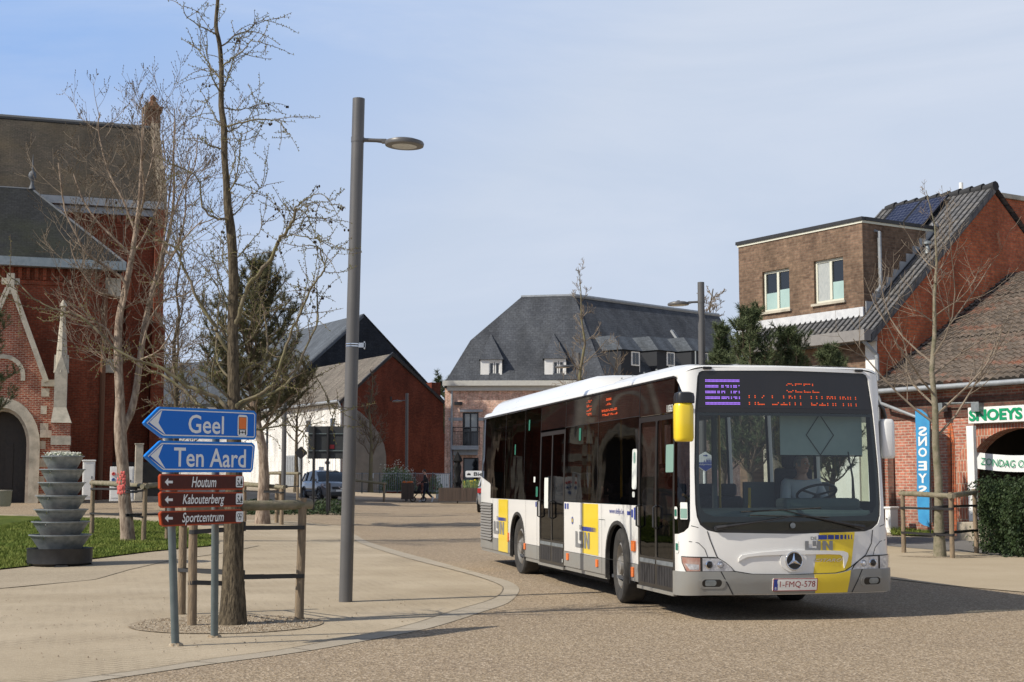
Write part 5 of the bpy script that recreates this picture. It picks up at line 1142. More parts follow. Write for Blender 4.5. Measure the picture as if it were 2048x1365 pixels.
# headlights
for s_ in (-1, 1):
    m_ = (lambda L_: L_) if s_ < 0 else mn
    g = MB(); patch(g, m_([(-1.245, .545), (-.70, .548), (-.735, .60), (-.80, .655), (-.885, .707), (-.93, .715), (-1.31, .72), (-1.30, .65)]), .008, .008); h_ = b_(g, 'headlight', M['trim'])
    g = MB(); patch(g, m_([(-1.06, .558), (-.715, .559), (-.745, .60), (-.805, .65), (-.885, .698), (-1.06, .702)]), .011); b_(g, 'reflector', M['refl'], h_)
    g = MB(); patch(g, m_([(-1.235, .556), (-1.085, .558), (-1.085, .705), (-1.298, .71), (-1.288, .65)]), .011); b_(g, 'indicator', M['redtint'] if s_ < 0 else M['refl'], h_)
    g = MB(); patch(g, m_([(-1.20, .575), (-1.10, .575), (-1.10, .63), (-1.25, .64)]), .013); b_(g, 'indicator_lens', M['refl'], h_)
    for (tc_, r_) in ((.985, .045), (.86, .038)):
        c = W(s_*tc_, .628, .012); g = MB(); Tm = Matrix.Translation(c) @ Matrix.Rotation(R(90), 4, 'X'); g.lathe([(r_, 0), (r_, .008), (r_*.82, .014), (r_*.8, .006)], n=20, M=Tm); b_(g, 'lamp_ring', M['chrome'], h_, smooth=30)
        g = MB(); g.lathe([(r_*.8, .004), (r_*.5, .010), (.001, .013)], n=20, M=Tm); b_(g, 'lamp_lens', M['trim'] if tc_ > .9 else M['refl'], h_, smooth=60)
    g = MB(); patch(g, m_([(-1.24, .549), (-.705, .552), (-.74, .602), (-.80, .655), (-.885, .705), (-1.305, .715), (-1.295, .65)]), .022, .01, dt=.1, dz=.05); b_(g, 'lamp_cover', M['lens'], h_, smooth=60)
# side glazing on the kerb side
GZ = MB(); patch(GZ, [(-1.48, .965)]+qfront[1:]+[(-1.48, 2.745)][:0]+[(-1.55, 2.745), (-1.545, 2.35), (-1.485, 2.33)], -.004, .015); q_ = b_(GZ, 'quarter_window', M['glassdark'], smooth=60)
g = MB(); patch(g, [(-2.87, 2.35), (-1.55, 2.35), (-1.55, 2.745), (-2.87, 2.748)], -.004, .02); oh = b_(g, 'over_door_panel', M['panelglass'], smooth=60)
g = MB(); add_text(g, '110363', fnW(-1.70, 2.40, .0), .21, .085, bold=.01); b_(g, 'fleet_number', M['sticker'], oh)
panes = [(2.87, 4.72), (4.72, 6.51), (8.09, 9.22), (9.22, 10.76), (10.76, 12.95)]
for i, (a, b) in enumerate(panes):
    g = MB(); a_, b2 = -b+.006, -a-.006
    poly = [(a_, 1.268), (b2, 1.268), (b2, 2.745), (a_, 2.75)] if i < 4 else [(-12.0, 1.268), (b2, 1.268), (b2, 2.75), (-12.95, 2.76), (-12.95, 1.67), (-12.06, 1.54), (-12.0, 1.50)]
    if i < 2: poly = [(a_, 1.268), (b2, 1.268), (b2, 2.36), (a_, 2.36)]
    patch(g, poly, -.004, .015); w_ = b_(g, 'side_window', M['glassdark'], smooth=60)
    if i < 2:
        g = MB(); patch(g, [(a_, 2.367), (b2, 2.367), (b2, 2.747), (a_, 2.747)], -.004, .02); b_(g, 'upper_panel', M['panelglass'], w_)
g = MB(); patch(g, [(-8.09, 2.37), (-6.51, 2.37), (-6.51, 2.748), (-8.09, 2.75)], -.004, .02); b_(g, 'over_door_panel', M['panelglass'], smooth=60)
g = MB(); seam(g, [(-12.95, 2.77), (-8, 2.765), (-1.55, 2.757), (-1.42, 2.735)], .022, .012)
for a in (2.87, 4.72, 6.51, 8.09, 9.22, 10.76): seam(g, [(-a, 1.262), (-a, 2.75)], .016, -.002)
seam(g, [(-6.51, 2.363), (-2.87, 2.363)], .01, -.001)
b_(g, 'window_rubber', M['trim'])
g = MB(); ledrows = (0, 1, 3, 4, 6)
rnd = random.Random(11)
def ledblock(t0, t1, z0, z1, rows, cols, dens):
    for r in range(rows):
        for c in range(cols):
            if rnd.random() > dens: continue
            a = t0+(t1-t0)*c/cols; b = z1-(z1-z0)*r/rows; w_ = (t1-t0)/cols*.6; g.face([W(a, b, .001), W(a+w_, b, .001), W(a+w_, b+.012, .001), W(a, b+.012, .001)])
for k in range(4): ledblock(tv(4.28), tv(4.02), 2.46+k*.06, 2.50+k*.06, 2, 8, .6)
ledblock(tv(3.30), tv(3.05), 2.62, 2.655, 2, 8, .8); ledblock(tv(3.30), tv(3.05), 2.56, 2.59, 2, 8, .6); ledblock(tv(3.5), tv(2.75), 2.475, 2.51, 2, 26, .75); ledblock(tv(3.5), tv(2.75), 2.42, 2.45, 2, 26, .7)
b_(g, 'side_display_text', M['led_o'])
# doors
def busdoor(t0, t1, nm):
    g = MB(); mid = (t0+t1)/2; zt = 2.335
    fr_ = .045
    patch(g, [(t0, .275), (t1, .275), (t1, zt), (t0, zt)], .0, .035, holes=[rr(t0+.06, .665, mid-.03, zt-.06, .03), rr(mid+.03, .665, t1-.06, zt-.06, .03)])
    d = b_(g, 'door', M['trim'], smooth=35)
    for a, b in ((t0+.05, mid-.02), (mid+.02, t1-.05)):
        g = MB(); patch(g, [(a, .655), (b, .655), (b, zt-.05), (a, zt-.05)], -.008, 0); b_(g, 'door_glass', M['glassdark'], d, smooth=60)
        g = MB(); patch(g, [(a+.01, .585), (b-.01, .585), (b-.01, .635), (a+.01, .635)], .004, .004); b_(g, 'silver_strip', M['galv'], d)
        g = MB()
        for k in range(6): x = a+.02+(b-a-.04)*k/6; patch(g, [(x, .35), (x+(b-a)*.13, .35), (x+(b-a)*.13, .57), (x, .57)], .003, .003)
        b_(g, 'kick_panel', M['black'], d)
        g = MB(); x = a+.03; g.tube([W(x, 1.0, .0), W(x, 1.02, .045), W(x, 1.25, .045), W(x, 1.27, 0)], .014, 6); b_(g, 'door_handle', M['black'], d)
    g = MB(); patch(g, [(t0, .262), (t1, .262), (t1, .30), (t0, .30)], .02, .04); b_(g, 'door_sill', M['bgrey'], d)
    return d
d1 = busdoor(-2.865, -1.485, 'front'); d2 = busdoor(-8.085, -6.515, 'rear')
g = MB(); patch(g, rr(-1.80, 1.66, -1.52, 1.98, .02), .001); b_(g, 'notice_sticker', M['teal'], d1)
g = MB(); patch(g, rr(-7.75, 1.15, -7.5, 1.62, .02), .002); b_(g, 'notice_sticker', M['sticker'], d2)
g = MB(); patch(g, rr(-3.12, 1.46, -2.93, 1.96, .04), .001, .002); patch(g, rr(-3.1, 1.36, -3.0, 1.43, .02), .001); patch(g, rr(-8.5, 1.55, -8.38, 1.64, .02), .001)
for x, z in ((-1.42, 1.2), (-1.40, .82)): patch(g, rr(x-.045, z-.07, x+.045, z+.07, .02), .006)
patch(g, rr(-1.32, 1.13, -1.22, 1.32, .01), .003); patch(g, rr(-6.60, .37, -6.57, .42, .005), .012) ; stk = b_(g, 'white_stickers', M['sticker'])
g = MB(); patch(g, rr(-1.315, 1.14, -1.225, 1.25, .01), .004); patch(g, rr(-3.06, 1.78, -2.98, 1.92, .03), .003); b_(g, 'sticker_print', M['teal'], stk)
g = MB()
for x0, x1, z0, z1 in ((-5.73, -5.62, 2.14, 2.32), (-8.96, -8.87, 2.40, 2.58), (-9.98, -9.9, 2.02, 2.2), (-8.33, -8.2, 1.32, 1.48)): patch(g, rr(x0, z0, x1, z1, .02), .001)
for x, z in ((-1.42, 1.2), (-1.40, .82)): patch(g, rr(x-.035, z-.04, x+.035, z+.04, .01), .008)
b_(g, 'green_stickers', M['green'])
g = MB(); x = tv(4.95); patch(g, [(x+.055*math.cos(k*.4), 1.0+.055*math.sin(k*.4)) for k in range(16)], .004); b_(g, 'round_sticker', M['bblue']); g = MB(); patch(g, [(x+.03*math.cos(k*.4), 1.0+.03*math.sin(k*.4)) for k in range(16)], .005); b_(g, 'round_sticker_print', M['byellow'])
for v, z, w_, h_ in ((8.0, .50, .05, .05), (5.2, .47, .05, .05), (3.62, .46, .05, .05), (2.0, .44, .05, .06), (1.96, .76, .07, .065), (9.3, .6, .02, .08)):
    g = MB(); patch(g, rr(tv(v)-w_, z-h_, tv(v)+w_, z+h_, .01), .022, .02); b_(g, 'side_marker', M['amber'], bevel=.004)
# wheel arches, wheels
g = MB()
for c, nn in ((2.67, nf), (8.6, nr)):
    pts = nn[1:-1]; inn = [(tv(c)+(a-tv(c))*.93, .48+(b-.48)*.92) for a, b in pts]
    ring_ = [(nn[0][0], .29)]+pts+[(nn[-1][0], .29), (tv(c)+(nn[-1][0]-tv(c))*.93, .29)]+inn[::-1]+[(tv(c)+(nn[0][0]-tv(c))*.93, .29)]
    patch(g, ring_[::-1], .012, .05)
b_(g, 'wheel_arch_trim', M['rubber'], smooth=35)
def wheel(x, y, side, steer=0):
    T = Matrix.Translation((x, y, .48)) @ Matrix.Rotation(steer, 4, 'Z') @ Matrix.Rotation(R(90)*side, 4, 'Y')
    g = MB(); g.lathe([(.30, -.13), (.34, -.15), (.44, -.15), (.472, -.125), (.48, -.09), (.48, .09), (.472, .125), (.44, .15), (.34, .145), (.295, .12), (.29, -.1)], n=40, M=T); w_ = b_(g, 'wheel', M['rubber'], smooth=40)
    w_.name = 'wheel'; t_ = w_
    g = MB(); g.lathe([(.295, .115), (.27, .13), (.262, .10), (.25, .03), (.21, .0), (.175, .02), (.17, .07), (.12, .085), (.11, .14), (.07, .155), (.001, .155)], n=32, M=T)
    for k in range(10):
        a = k*math.pi/5; g.lathe([(.014, .07), (.014, .105), (.001, .11)], c=(.143*math.cos(a), .143*math.sin(a), 0), n=6, M=T)
    b_(g, 'rim', M['rim'], w_, smooth=35)
    g = MB()
    for k in range(9):
        a = k*2*math.pi/9; g.lathe([(.026, .045), (.001, .0455)], c=(.225*math.cos(a), .225*math.sin(a), 0), n=8, M=T)
    b_(g, 'rim_hole', M['liner'], w_)
for v, st_ in ((2.705, R(-7)), (8.55, 0)):
    wheel(-1.10, v, -1, st_); wheel(1.10, v, 1, st_)
# engine grille
g = MB(); patch(g, [(-12.84, .50), (-11.75, .45), (-11.75, 1.17), (-12.84, 1.18)], .006); gr = b_(g, 'engine_grille', M['trim'])
g = MB()
for k in range(13):
    z = .50+k*.052; a, b = -12.80, -11.78
    v = [W(x, z+dz_, o_) for x in (a, b) for dz_, o_ in ((0, .035), (.04, .012), (.034, .008), (-.006, .03))]
    g.idx(v, [(0, 4, 5, 1), (1, 5, 6, 2), (3, 7, 4, 0)])
b_(g, 'grille_slats', mat('grille_grey', (.20, .19, .175), rough=.6), gr)
# mirrors
def loc_of(p): return Matrix.Rotation(-BTH, 4, 'Z') @ (Vector(p)-Vector((BUS[0], BUS[1], 0)))
mc = loc_of(P(1367, 834, 15.75)); 
def mirror(c, w_, d_, h_, mt, split, name, aim):
    V = []; F = []
    g = MB()
    sec = rr(-w_/2, -d_/2, w_/2, d_/2, min(w_, d_)*.35, 4); n = len(sec)
    zs_ = [(-h_/2, .80), (-h_/2+.012, .92), (-h_/2+.04, 1), (0, 1), (h_/2-.05, 1), (h_/2-.02, .9), (h_/2, .72)]
    for z, s in zs_: V += [(c.x+a*s, c.y+b*s, c.z+z) for a, b in sec]
    F = [(k*n+j, k*n+(j+1) % n, (k+1)*n+(j+1) % n, (k+1)*n+j) for k in range(len(zs_)-1) for j in range(n)]+[tuple(range(n))[::-1], tuple((len(zs_)-1)*n+j for j in range(n))]
    g.idx(V, F); mo = b_(g, name, mt, smooth=45)
    g = MB()
    if split: 
        z0 = c.z+h_/2-.005; g.lathe([], n=4) if False else None
        V = []; zz = [(-.01, 1.03), (.06, 1.05), (.10, .95), (.115, .6)]
        for z, s in zz: V += [(c.x+.01+a*s, c.y+b*s, z0+z) for a, b in sec]
        g.idx(V, [(k*n+j, k*n+(j+1) % n, (k+1)*n+(j+1) % n, (k+1)*n+j) for k in range(3) for j in range(n)]+[tuple(3*n+j for j in range(n))])
    top = Vector((c.x+(.03 if split else 0), c.y+(.05 if split else 0), c.z+h_/2+(.03 if split else -.05))); g.tube([top, (top+aim)/2+Vector((0, -.03, .05)), aim], [.028, .022, .02], 8)
    b_(g, 'mirror_arm', M['trim'], mo, smooth=45)
    g = MB(); g.box(c.x-w_*.42, c.y+d_/2, c.z-h_*.42, c.x+w_*.42, c.y+d_/2+.004, c.z+h_*.42); b_(g, 'mirror_glass', M['chrome'], mo)
mirror(mc+Vector((0, 0, -.055)), .205, .20, .44, M['byellow'], True, 'yellow_mirror', Vector((-1.20, .26, 2.42)))
mc2 = loc_of(P(1773, 878, 16.75)); mirror(mc2, .17, .16, .46, M['bwhite'], False, 'white_mirror', Vector((1.2, .25, 2.45)))
# interior
g = MB(); g.box(-1.1, .32, .9, 1.1, .78, 1.22); 
V = [Vector((x, y, z)) for x in (-1.08, 1.08) for y, z in ((.25, 1.02), (.30, 1.20), (.55, 1.25), (.85, 1.22), (.9, .8), (.3, .8))]
g.idx(V, [(0, 6, 7, 1), (1, 7, 8, 2), (2, 8, 9, 3), (3, 9, 10, 4), (0, 1, 2, 3, 4, 5), (6, 11, 10, 9, 8, 7)])
ds = b_(g, 'dashboard', M['dash'], bevel=.02)
g = MB(); g.box(.10, .45, 1.22, 1.05, .80, 1.36); b_(g, 'instrument_pod', M['dash'], ds, bevel=.05)
g = MB(); c = Vector((.66, .84, 1.42)); T = Matrix.Translation(c) @ Matrix.Rotation(R(-25), 4, 'X'); g.tube([T @ Vector((.235*math.cos(k*math.pi/16), .235*math.sin(k*math.pi/16), 0)) for k in range(32)], .016, 8, closed=True)
for a in (R(200), R(340), R(90)): g.tube([T @ Vector((0, 0, -.03)), T @ Vector((.23*math.cos(a), .23*math.sin(a), 0))], .014, 6)
g.tube([T @ Vector((0, 0, -.03)), T @ Vector((0, .05, -.3))], .04, 8); b_(g, 'steering_wheel', M['black'], smooth=50)
g = MB(); 
for k in range(7): z = 2.33-k*.0
g.box(-.02, .30, 1.86, 1.0, .312, 2.34); sb_ = b_(g, 'sun_blind', mat('grey_green_blind', (.33, .40, .39), (.37, .44, .43), rough=.9, scale=4)); g = MB(); g.tube([(-.02, .305, 1.85), (1.0, .305, 1.85)], .008, 6)
for a, b in (((.47, 2.33), (.30, 2.09)), ((.30, 2.09), (.47, 1.86)), ((.47, 1.86), (.64, 2.09)), ((.64, 2.09), (.47, 2.33))): g.tube([(a[0], .293, a[1]), (b[0], .293, b[1])], .005, 5)
b_(g, 'blind_arm', M['black'], sb_)
g = MB(); g.box(-.35, 1.62, .34, -.30, 1.68, 2.5); g.box(.02, 1.55, .34, 1.15, 1.60, 1.55); g.box(.02, 1.0, .34, .06, 1.58, 1.25); b_(g, 'cab_partition', M['intgrey'])
g = MB(); g.tube([(-.05, 1.2, 1.15), (-.05, 1.2, 1.48)], .02, 8); g.tube([(-.95, 1.5, .5), (-.93, 1.3, 1.1), (-.9, 1.0, 1.35), (-1.0, .9, 1.4)], .018, 8)
for x, y in ((-.4, 3.4), (.4, 3.4), (-.4, 5.4), (-.4, 7.2), (.4, 5.4)): g.tube([(x, y, .34), (x, y, 2.5)], .018, 8)
b_(g, 'grab_pole', M['pole'])
g = MB(); g.tube([(.9, .35, 1.36), (.88, .32, 1.6), (.82, .3, 1.9)], [.02, .012, .008], 6); b_(g, 'microphone_arm', M['black'])
def seat_(x, y, h=1.35, w_=.42, nm='passenger_seat'):
    g = MB(); g.box(x-w_/2, y-.22, .72, x+w_/2, y+.22, .82); g.box(x-w_/2, y+.18, .8, x+w_/2, y+.27, h); g.box(x-w_*.3, y+.17, h, x+w_*.3, y+.26, h+.18); return b_(g, nm, M['seat'], bevel=.04)
seat_(.64, 1.25, 1.72, .5, 'driver_seat')
for x in (-.95, -.5, .5, .95):
    for y in (4.3, 5.2, 9.2, 10.1) if x > 0 else (4.2, 8.9, 9.9): seat_(x, y)
g = MB(); g.box(-1.0, 2.3, .34, -.55, 3.1, 1.62); b_(g, 'wheel_box', M['intdark'], bevel=.03)
g = MB(); patch(g, [(-4.95, 1.3), (-4.83, 1.3), (-4.83, 1.85), (-4.95, 1.72)], -.09); patch(g, [(-5.1, 1.3), (-4.98, 1.3), (-5.0, 1.65), (-5.1, 1.85)], -.12); b_(g, 'perspex_screen', M['intgrey'])
for w in lwins:
    g = MB(); patch(g, w, -.01); b_(g, 'offside_window', glass('offside_glass', (.85, .88, .84)) if w is lwins[0] else M['offglass'] if 'offglass' in M else M['lens'], smooth=60)
# ---------------------------------------------------------------- trees
def bark(name, c1, c2, sc=9, bump=.9): return mat(name, c1, c2, rough=.95, scale=sc, stretch=(3, 3, .8), bump=bump, bscale=22, spec=.15, lo=.35, hi=.62)
M['bark_larch'] = bark('larch_bark', (.155, .125, .085), (.055, .045, .032), 12); M['bark_pale'] = bark('pale_flaky_bark', (.40, .32, .25), (.17, .125, .095), 5, .5)
M['bark_moss'] = mat('mossy_branch_bark', (.155, .125, .09), (.165, .15, .075), rough=.95, scale=5); M['twig_pale'] = mat('pale_twigs', (.25, .20, .15), (.17, .135, .10), rough=.9, scale=3)
M['twig'] = mat('brown_twigs', (.18, .135, .09), (.10, .075, .055), rough=.9, scale=3); M['bud'] = mat('yellow_green_buds', (.22, .23, .07), (.15, .14, .06), rough=.8, scale=9)
M['cone'] = mat('dark_cones', (.035, .026, .02), rough=.9); M['needle'] = mat('pine_needles', (.06, .085, .038), (.125, .15, .075), rough=.75, scale=1.3, spec=.2); M['needle_brown'] = mat('bronze_pine_needles', (.08, .09, .045), (.16, .14, .075), rough=.8, scale=1.3, spec=.2)
M['hedge'] = mat('hedge_leaves', (.018, .036, .012), (.045, .07, .024), rough=.6, scale=2.5, spec=.3); M['leaf'] = mat('bush_leaves', (.12, .20, .06), (.22, .28, .12), rough=.6, scale=4); M['blossom'] = mat('white_blossom', (.6, .6, .52), rough=.7)
def wob(path, n, amp, rnd):
    out = []
    for k in range(len(path)-1):
        a, b = Vector(path[k]), Vector(path[k+1])
        for i in range(n):
            f = i/n; p = a.lerp(b, f)
            if not (k == 0 and i == 0): p = p+Vector([rnd.uniform(-amp, amp) for _ in range(3)])
            out.append(p)
    out.append(Vector(path[-1])); return out
def grow(mb, p, d, L_, r, lev, rnd, up=.15, kids=5, spread=.9, droop=0, budmb=None, curve=.25, nseg=5, tipr=.35, minr=.0):
    pts = [p.copy()]; rad = [r]; dd = d.copy()
    for k in range(nseg):
        dd = (dd+Vector((rnd.gauss(0, curve*.3), rnd.gauss(0, curve*.3), rnd.gauss(0, curve*.3)+up*.3-droop*.3))).normalized()
        pts.append(pts[-1]+dd*(L_/nseg)); rad.append(max(minr, r*(1-(1-tipr)*(k+1)/nseg)))
    mb.tube(pts, rad, 5 if r > .02 else 3, cap=False)
    if lev > 0:
        for i in range(kids):
            f = rnd.uniform(.2, .98); k = min(nseg-1, int(f*nseg)); q = pts[k].lerp(pts[k+1], f*nseg-k); t = (pts[k+1]-pts[k]).normalized()
            a = Vector((rnd.gauss(0, 1), rnd.gauss(0, 1), rnd.gauss(0, .7))); a = (a-t*a.dot(t)).normalized()
            nd = (t*(1-.45*spread)+a*spread*.75).normalized()
            grow(mb, q, nd, L_*rnd.uniform(.35, .62)*(1.15-f*.4), max(minr, r*.5*(1-f*.3)), lev-1, rnd, up, max(2, int(kids*.8)), spread, droop, budmb, curve, max(3, nseg-1), tipr, minr)
    elif budmb is not None:
        for q in pts[1:]:
            s = .012; budmb.idx([q+Vector((s, 0, 0)), q+Vector((-s, 0, s)), q+Vector((0, s, -s)), q+Vector((0, -s, s*2))], [(0, 1, 2), (0, 2, 3), (0, 3, 1), (1, 3, 2)])
    return pts
def spurs(mb, path, r0, rnd, step=.028, ln=.014, cones=None, cone_p=0):
    acc = 0
    for a, b in zip(path[:-1], path[1:]):
        L_ = (b-a).length
        if L_ < 1e-4: continue
        t = (b-a)/L_; n = max(1, int(L_/step))
        for k in range(n):
            q = a+t*(L_*(k+rnd.random())/n); v = Vector((rnd.gauss(0, 1), rnd.gauss(0, 1), rnd.gauss(0, 1))); v = (v-t*v.dot(t)).normalized(); l = ln*rnd.uniform(.6, 1.5); w = t*.0045
            u = t.cross(v)*.0045; mb.idx([q-w, q+w, q+u, q+v*l*1.0+t*.004], [(0, 1, 3), (1, 2, 3), (2, 0, 3)]); e = q+v*l; s = .0065
            mb.idx([e+Vector((s, 0, 0)), e+Vector((-s, 0, s)), e+Vector((0, s, -s)), e+Vector((0, -s, s*1.5))], [(0, 1, 2), (0, 2, 3), (0, 3, 1), (1, 3, 2)])
    if cones is not None:
        for _ in range(rnd.choice((2, 3, 4)) if rnd.random() < cone_p and len(cones) < 98 else 0):
            q = path[rnd.randrange(max(1, len(path)//2), len(path))]+Vector((rnd.uniform(-.03, .03), rnd.uniform(-.03, .03), -.025)); cones.append(q)
# --- front larch
TY = G(466, 1250).y
def PX(px, py, dy=0): return P(px, py, TY+dy)
larch = thing('larch_tree', 'leafless larch with small dark cones and rough mossy trunk, staked right behind the direction signs', 'tree', G(466, 1248))
trunk_px = [(464, 1262, 34), (465, 1240, 29), (466, 1205, 25), (466, 1150, 22.5), (467, 1050, 19.5), (468, 950, 17), (468, 850, 14.5), (467, 770, 12.4), (465.5, 693, 11.2), (466, 620, 10.6), (467, 565, 10.2), (463, 473, 9.7), (456, 418, 9), (453, 369, 7.2), (449, 316, 6.8), (448, 253, 6.8), (442.5, 211, 6), (443, 141, 5), (439, 88, 4.7), (432, 53, 4.2), (435, 7, 3.6), (437, -14, 4), (440, -60, 3.2), (438, -120, 2.2), (441, -170, 1)]
tp = smooth([(*PX(a, b), r/180*.97) for a, b, r in trunk_px], 3)
g = MB(); rnd = random.Random(2)
nn_ = 18; i0 = 0; V = []; 
for k, q in enumerate(tp):
    for j in range(nn_):
        a = 2*math.pi*j/nn_; rr0 = q[3]*(1+.09*noise.noise(Vector((math.cos(a)*2, math.sin(a)*2, q[2]*2.2)))+(.18*max(0, .25-(q[2]))*math.cos(a*5+1)))
        V.append((q[0]+rr0*math.cos(a), q[1]+rr0*math.sin(a), q[2]))
g.idx(V, [(k*nn_+j, k*nn_+(j+1) % nn_, (k+1)*nn_+(j+1) % nn_, (k+1)*nn_+j) for k in range(len(tp)-1) for j in range(nn_)])
g.build('trunk', M['bark_larch'], larch, smooth=60)
limbs = [
 ([(466, 664), (482, 620), (495, 576), (520, 546), (546, 510), (559, 479), (572, 466), (586, 440), (591, 416)], 6.5, 4, -.5),
 ([(591, 418), (600, 406), (616, 398), (640, 390), (664, 402)], 2, 1, -.5), ([(590, 425), (612, 408), (645, 404), (672, 410)], 1.6, .8, -.5), ([(559, 479), (586, 471), (634, 479), (660, 487)], 2, .8, -.6), ([(600, 420), (612, 428), (622, 450), (632, 470)], 1.3, .7, -.5),
 ([(465, 715), (436, 671), (429, 649), (400, 609), (381, 565), (363, 528), (352, 499), (330, 486), (305, 478)], 6, 2.2, -.3),
 ([(465, 835), (440, 800), (400, 783), (367, 769), (330, 740), (286, 725), (236, 702), (202, 668), (162, 634), (118, 621), (77.5, 604), (40, 570), (15, 548)], 6.5, 1.3, -.6),
 ([(462, 850), (403, 814), (385, 799), (367, 781), (330, 752), (300, 742)], 6, 3, .3),
 ([(470, 790), (491, 741), (520, 726), (533, 704), (531, 638), (530, 622)], 3.8, 2.6, .4),
 ([(470, 830), (480, 806), (520, 788), (550, 766), (564, 719), (583, 664), (601, 627), (619, 583), (641, 550), (650, 535), (641, 510), (638, 495), (616, 491)], 5.5, 1.5, -.7),
 ([(470, 838), (498, 803), (550, 785), (586, 752), (612, 693), (634, 649), (635, 594), (630, 572), (625, 545)], 5, 1.4, .6),
 ([(455, 441), (449.5, 439.5), (428, 436), (405.6, 415), (400, 380), (397, 359), (369, 338), (330, 325)], 3.6, 1.6, -.4),
 ([(466, 524), (471, 517), (487, 503), (517, 466), (525, 440)], 2, 1, .5),
 ([(444, 92), (474, 69), (506, 54), (537, 30)], 2.6, .9, .3), ([(444, 134), (462, 118), (485, 105), (502, 84), (523, 84)], 2.8, .9, -.4),
 ([(449, 216), (471, 220), (492, 218), (515, 212), (530, 205)], 2.4, .8, .5), ([(450, 254), (488, 244), (537, 239), (562, 246), (580, 271)], 3, .8, -.3), ([(455, 264), (481, 253), (497, 235), (520, 200)], 2.2, .8, .5),
 ([(449, 174), (458, 150), (467, 116), (476, 70)], 2.2, .8, .2), ([(434, 69), (420, 62), (393, 49), (369, 28), (367, 3)], 2.6, .8, -.3), ([(443, 160), (430, 145), (414, 123), (393, 98), (362, 76)], 2.6, .8, .4),
 ([(440, 188), (423, 151), (415, 120), (413, 95)], 2.6, .8, -.5), ([(443, 252), (430, 235), (414, 207), (390, 199)], 1.8, .7, .5), ([(445, 297), (421, 292), (397, 272)], 2.4, .8, -.3),
 ([(458, 434), (480, 420), (493, 397), (510, 385), (527, 371)], 2.4, .8, .5), ([(455, 388), (470, 360), (478, 330), (481, 290), (483, 267)], 2.6, .8, -.5), ([(455, 388), (462, 350), (470, 320), (468, 275)], 2.0, .8, .4),
 ([(467, 760), (440, 735), (433, 690), (436, 640), (440, 590), (425, 560)], 3.6, 1.4, .6), ([(466, 800), (425, 765), (428, 725), (434, 700)], 3.2, 1.5, -.5), ([(466, 690), (450, 655), (452, 620), (440, 590)], 2.2, 1, .3),
 ([(467, 560), (452, 540), (444, 510), (446, 480)], 2, .9, .6), ([(466, 620), (440, 560), (425, 520), (420, 500)], 2, .9, -.6), ([(468, 700), (500, 680), (520, 640), (520, 600)], 2.2, 1, .7),
 ([(470, 860), (520, 860), (580, 850), (620, 880)], 3, 1, .6), ([(465, 860), (430, 850), (400, 855), (370, 880), (350, 900)], 3, 1, .4), ([(469, 780), (515, 760), (590, 700), (640, 770), (670, 830), (660, 860)], 2.5, .8, .8),
]
g = MB(); tw = MB(); sp = MB(); cn = []; rnd = random.Random(21)
for path, r0, r1, dy in limbs:
    n = len(path); raw = [PX(a, b, dy*(k/(n-1))**1.0) for k, (a, b) in enumerate(path)]; raw = [Vector(q) for q in smooth([tuple(q) for q in raw], 4)]
    raw = [raw[0]]+[q+Vector((rnd.uniform(-.008, .008), rnd.uniform(-.03, .03), rnd.uniform(-.008, .008))) for q in raw[1:]]
    rad = [(r0+(r1-r0)*k/(len(raw)-1))*.68/180 for k in range(len(raw))]
    g.tube(raw, rad, 7, cap=True)
    Lt = sum((b-a).length for a, b in zip(raw[:-1], raw[1:]))
    if r0 < 3.2: spurs(sp, raw[1:], r0, rnd)
    nt_ = int(Lt*(8.5 if path[0][1] > 430 else 7.5))+2
    for i in range(nt_):
        f = rnd.uniform(.12, 1); k = min(len(raw)-2, int(f*(len(raw)-1))); q = raw[k].lerp(raw[k+1], rnd.random()); t = (raw[k+1]-raw[k]).normalized()
        a = Vector((rnd.gauss(0, 1), rnd.gauss(0, .8), rnd.gauss(0, .8))); d = (t*.5+a*.55).normalized(); ln = rnd.uniform(.18, .55)*(1.25 if r0 > 4 else 1)
        pts = [q.copy()]; dd = d
        dr = rnd.choice((-.35, -.2, .25, .4))
        for s_ in range(6):
            dd = (dd+Vector((rnd.gauss(0, .13), rnd.gauss(0, .13), dr*.3+rnd.gauss(0, .08)))).normalized(); pts.append(pts[-1]+dd*ln/6)
        tw.tube(pts, [.0045, .004, .0037, .0034, .003, .0026, .002], 4, cap=False); spurs(sp, pts, .004, rnd, cones=cn, cone_p=.14)
        if rnd.random() < .45:
            q2 = pts[3]; d2 = (dd+Vector((rnd.gauss(0, .7), rnd.gauss(0, .6), rnd.gauss(0, .6)))).normalized(); p2 = [q2]
            for s_ in range(4): d2 = (d2+Vector((rnd.gauss(0, .15), rnd.gauss(0, .15), rnd.gauss(0, .15)))).normalized(); p2.append(p2[-1]+d2*ln*.14)
            tw.tube(p2, .0028, 3, cap=False); spurs(sp, p2, .003, rnd)
g.build('branches', M['bark_moss'], larch, smooth=60); tw.build('twigs', M['twig'], larch); sp.build('buds', M['bud'], larch); 
for q in cn: g = MB(); g.ball(q, .0115, 6, (1, 1, 1.5)); g.build('cone', M['cone'], larch, smooth=60)

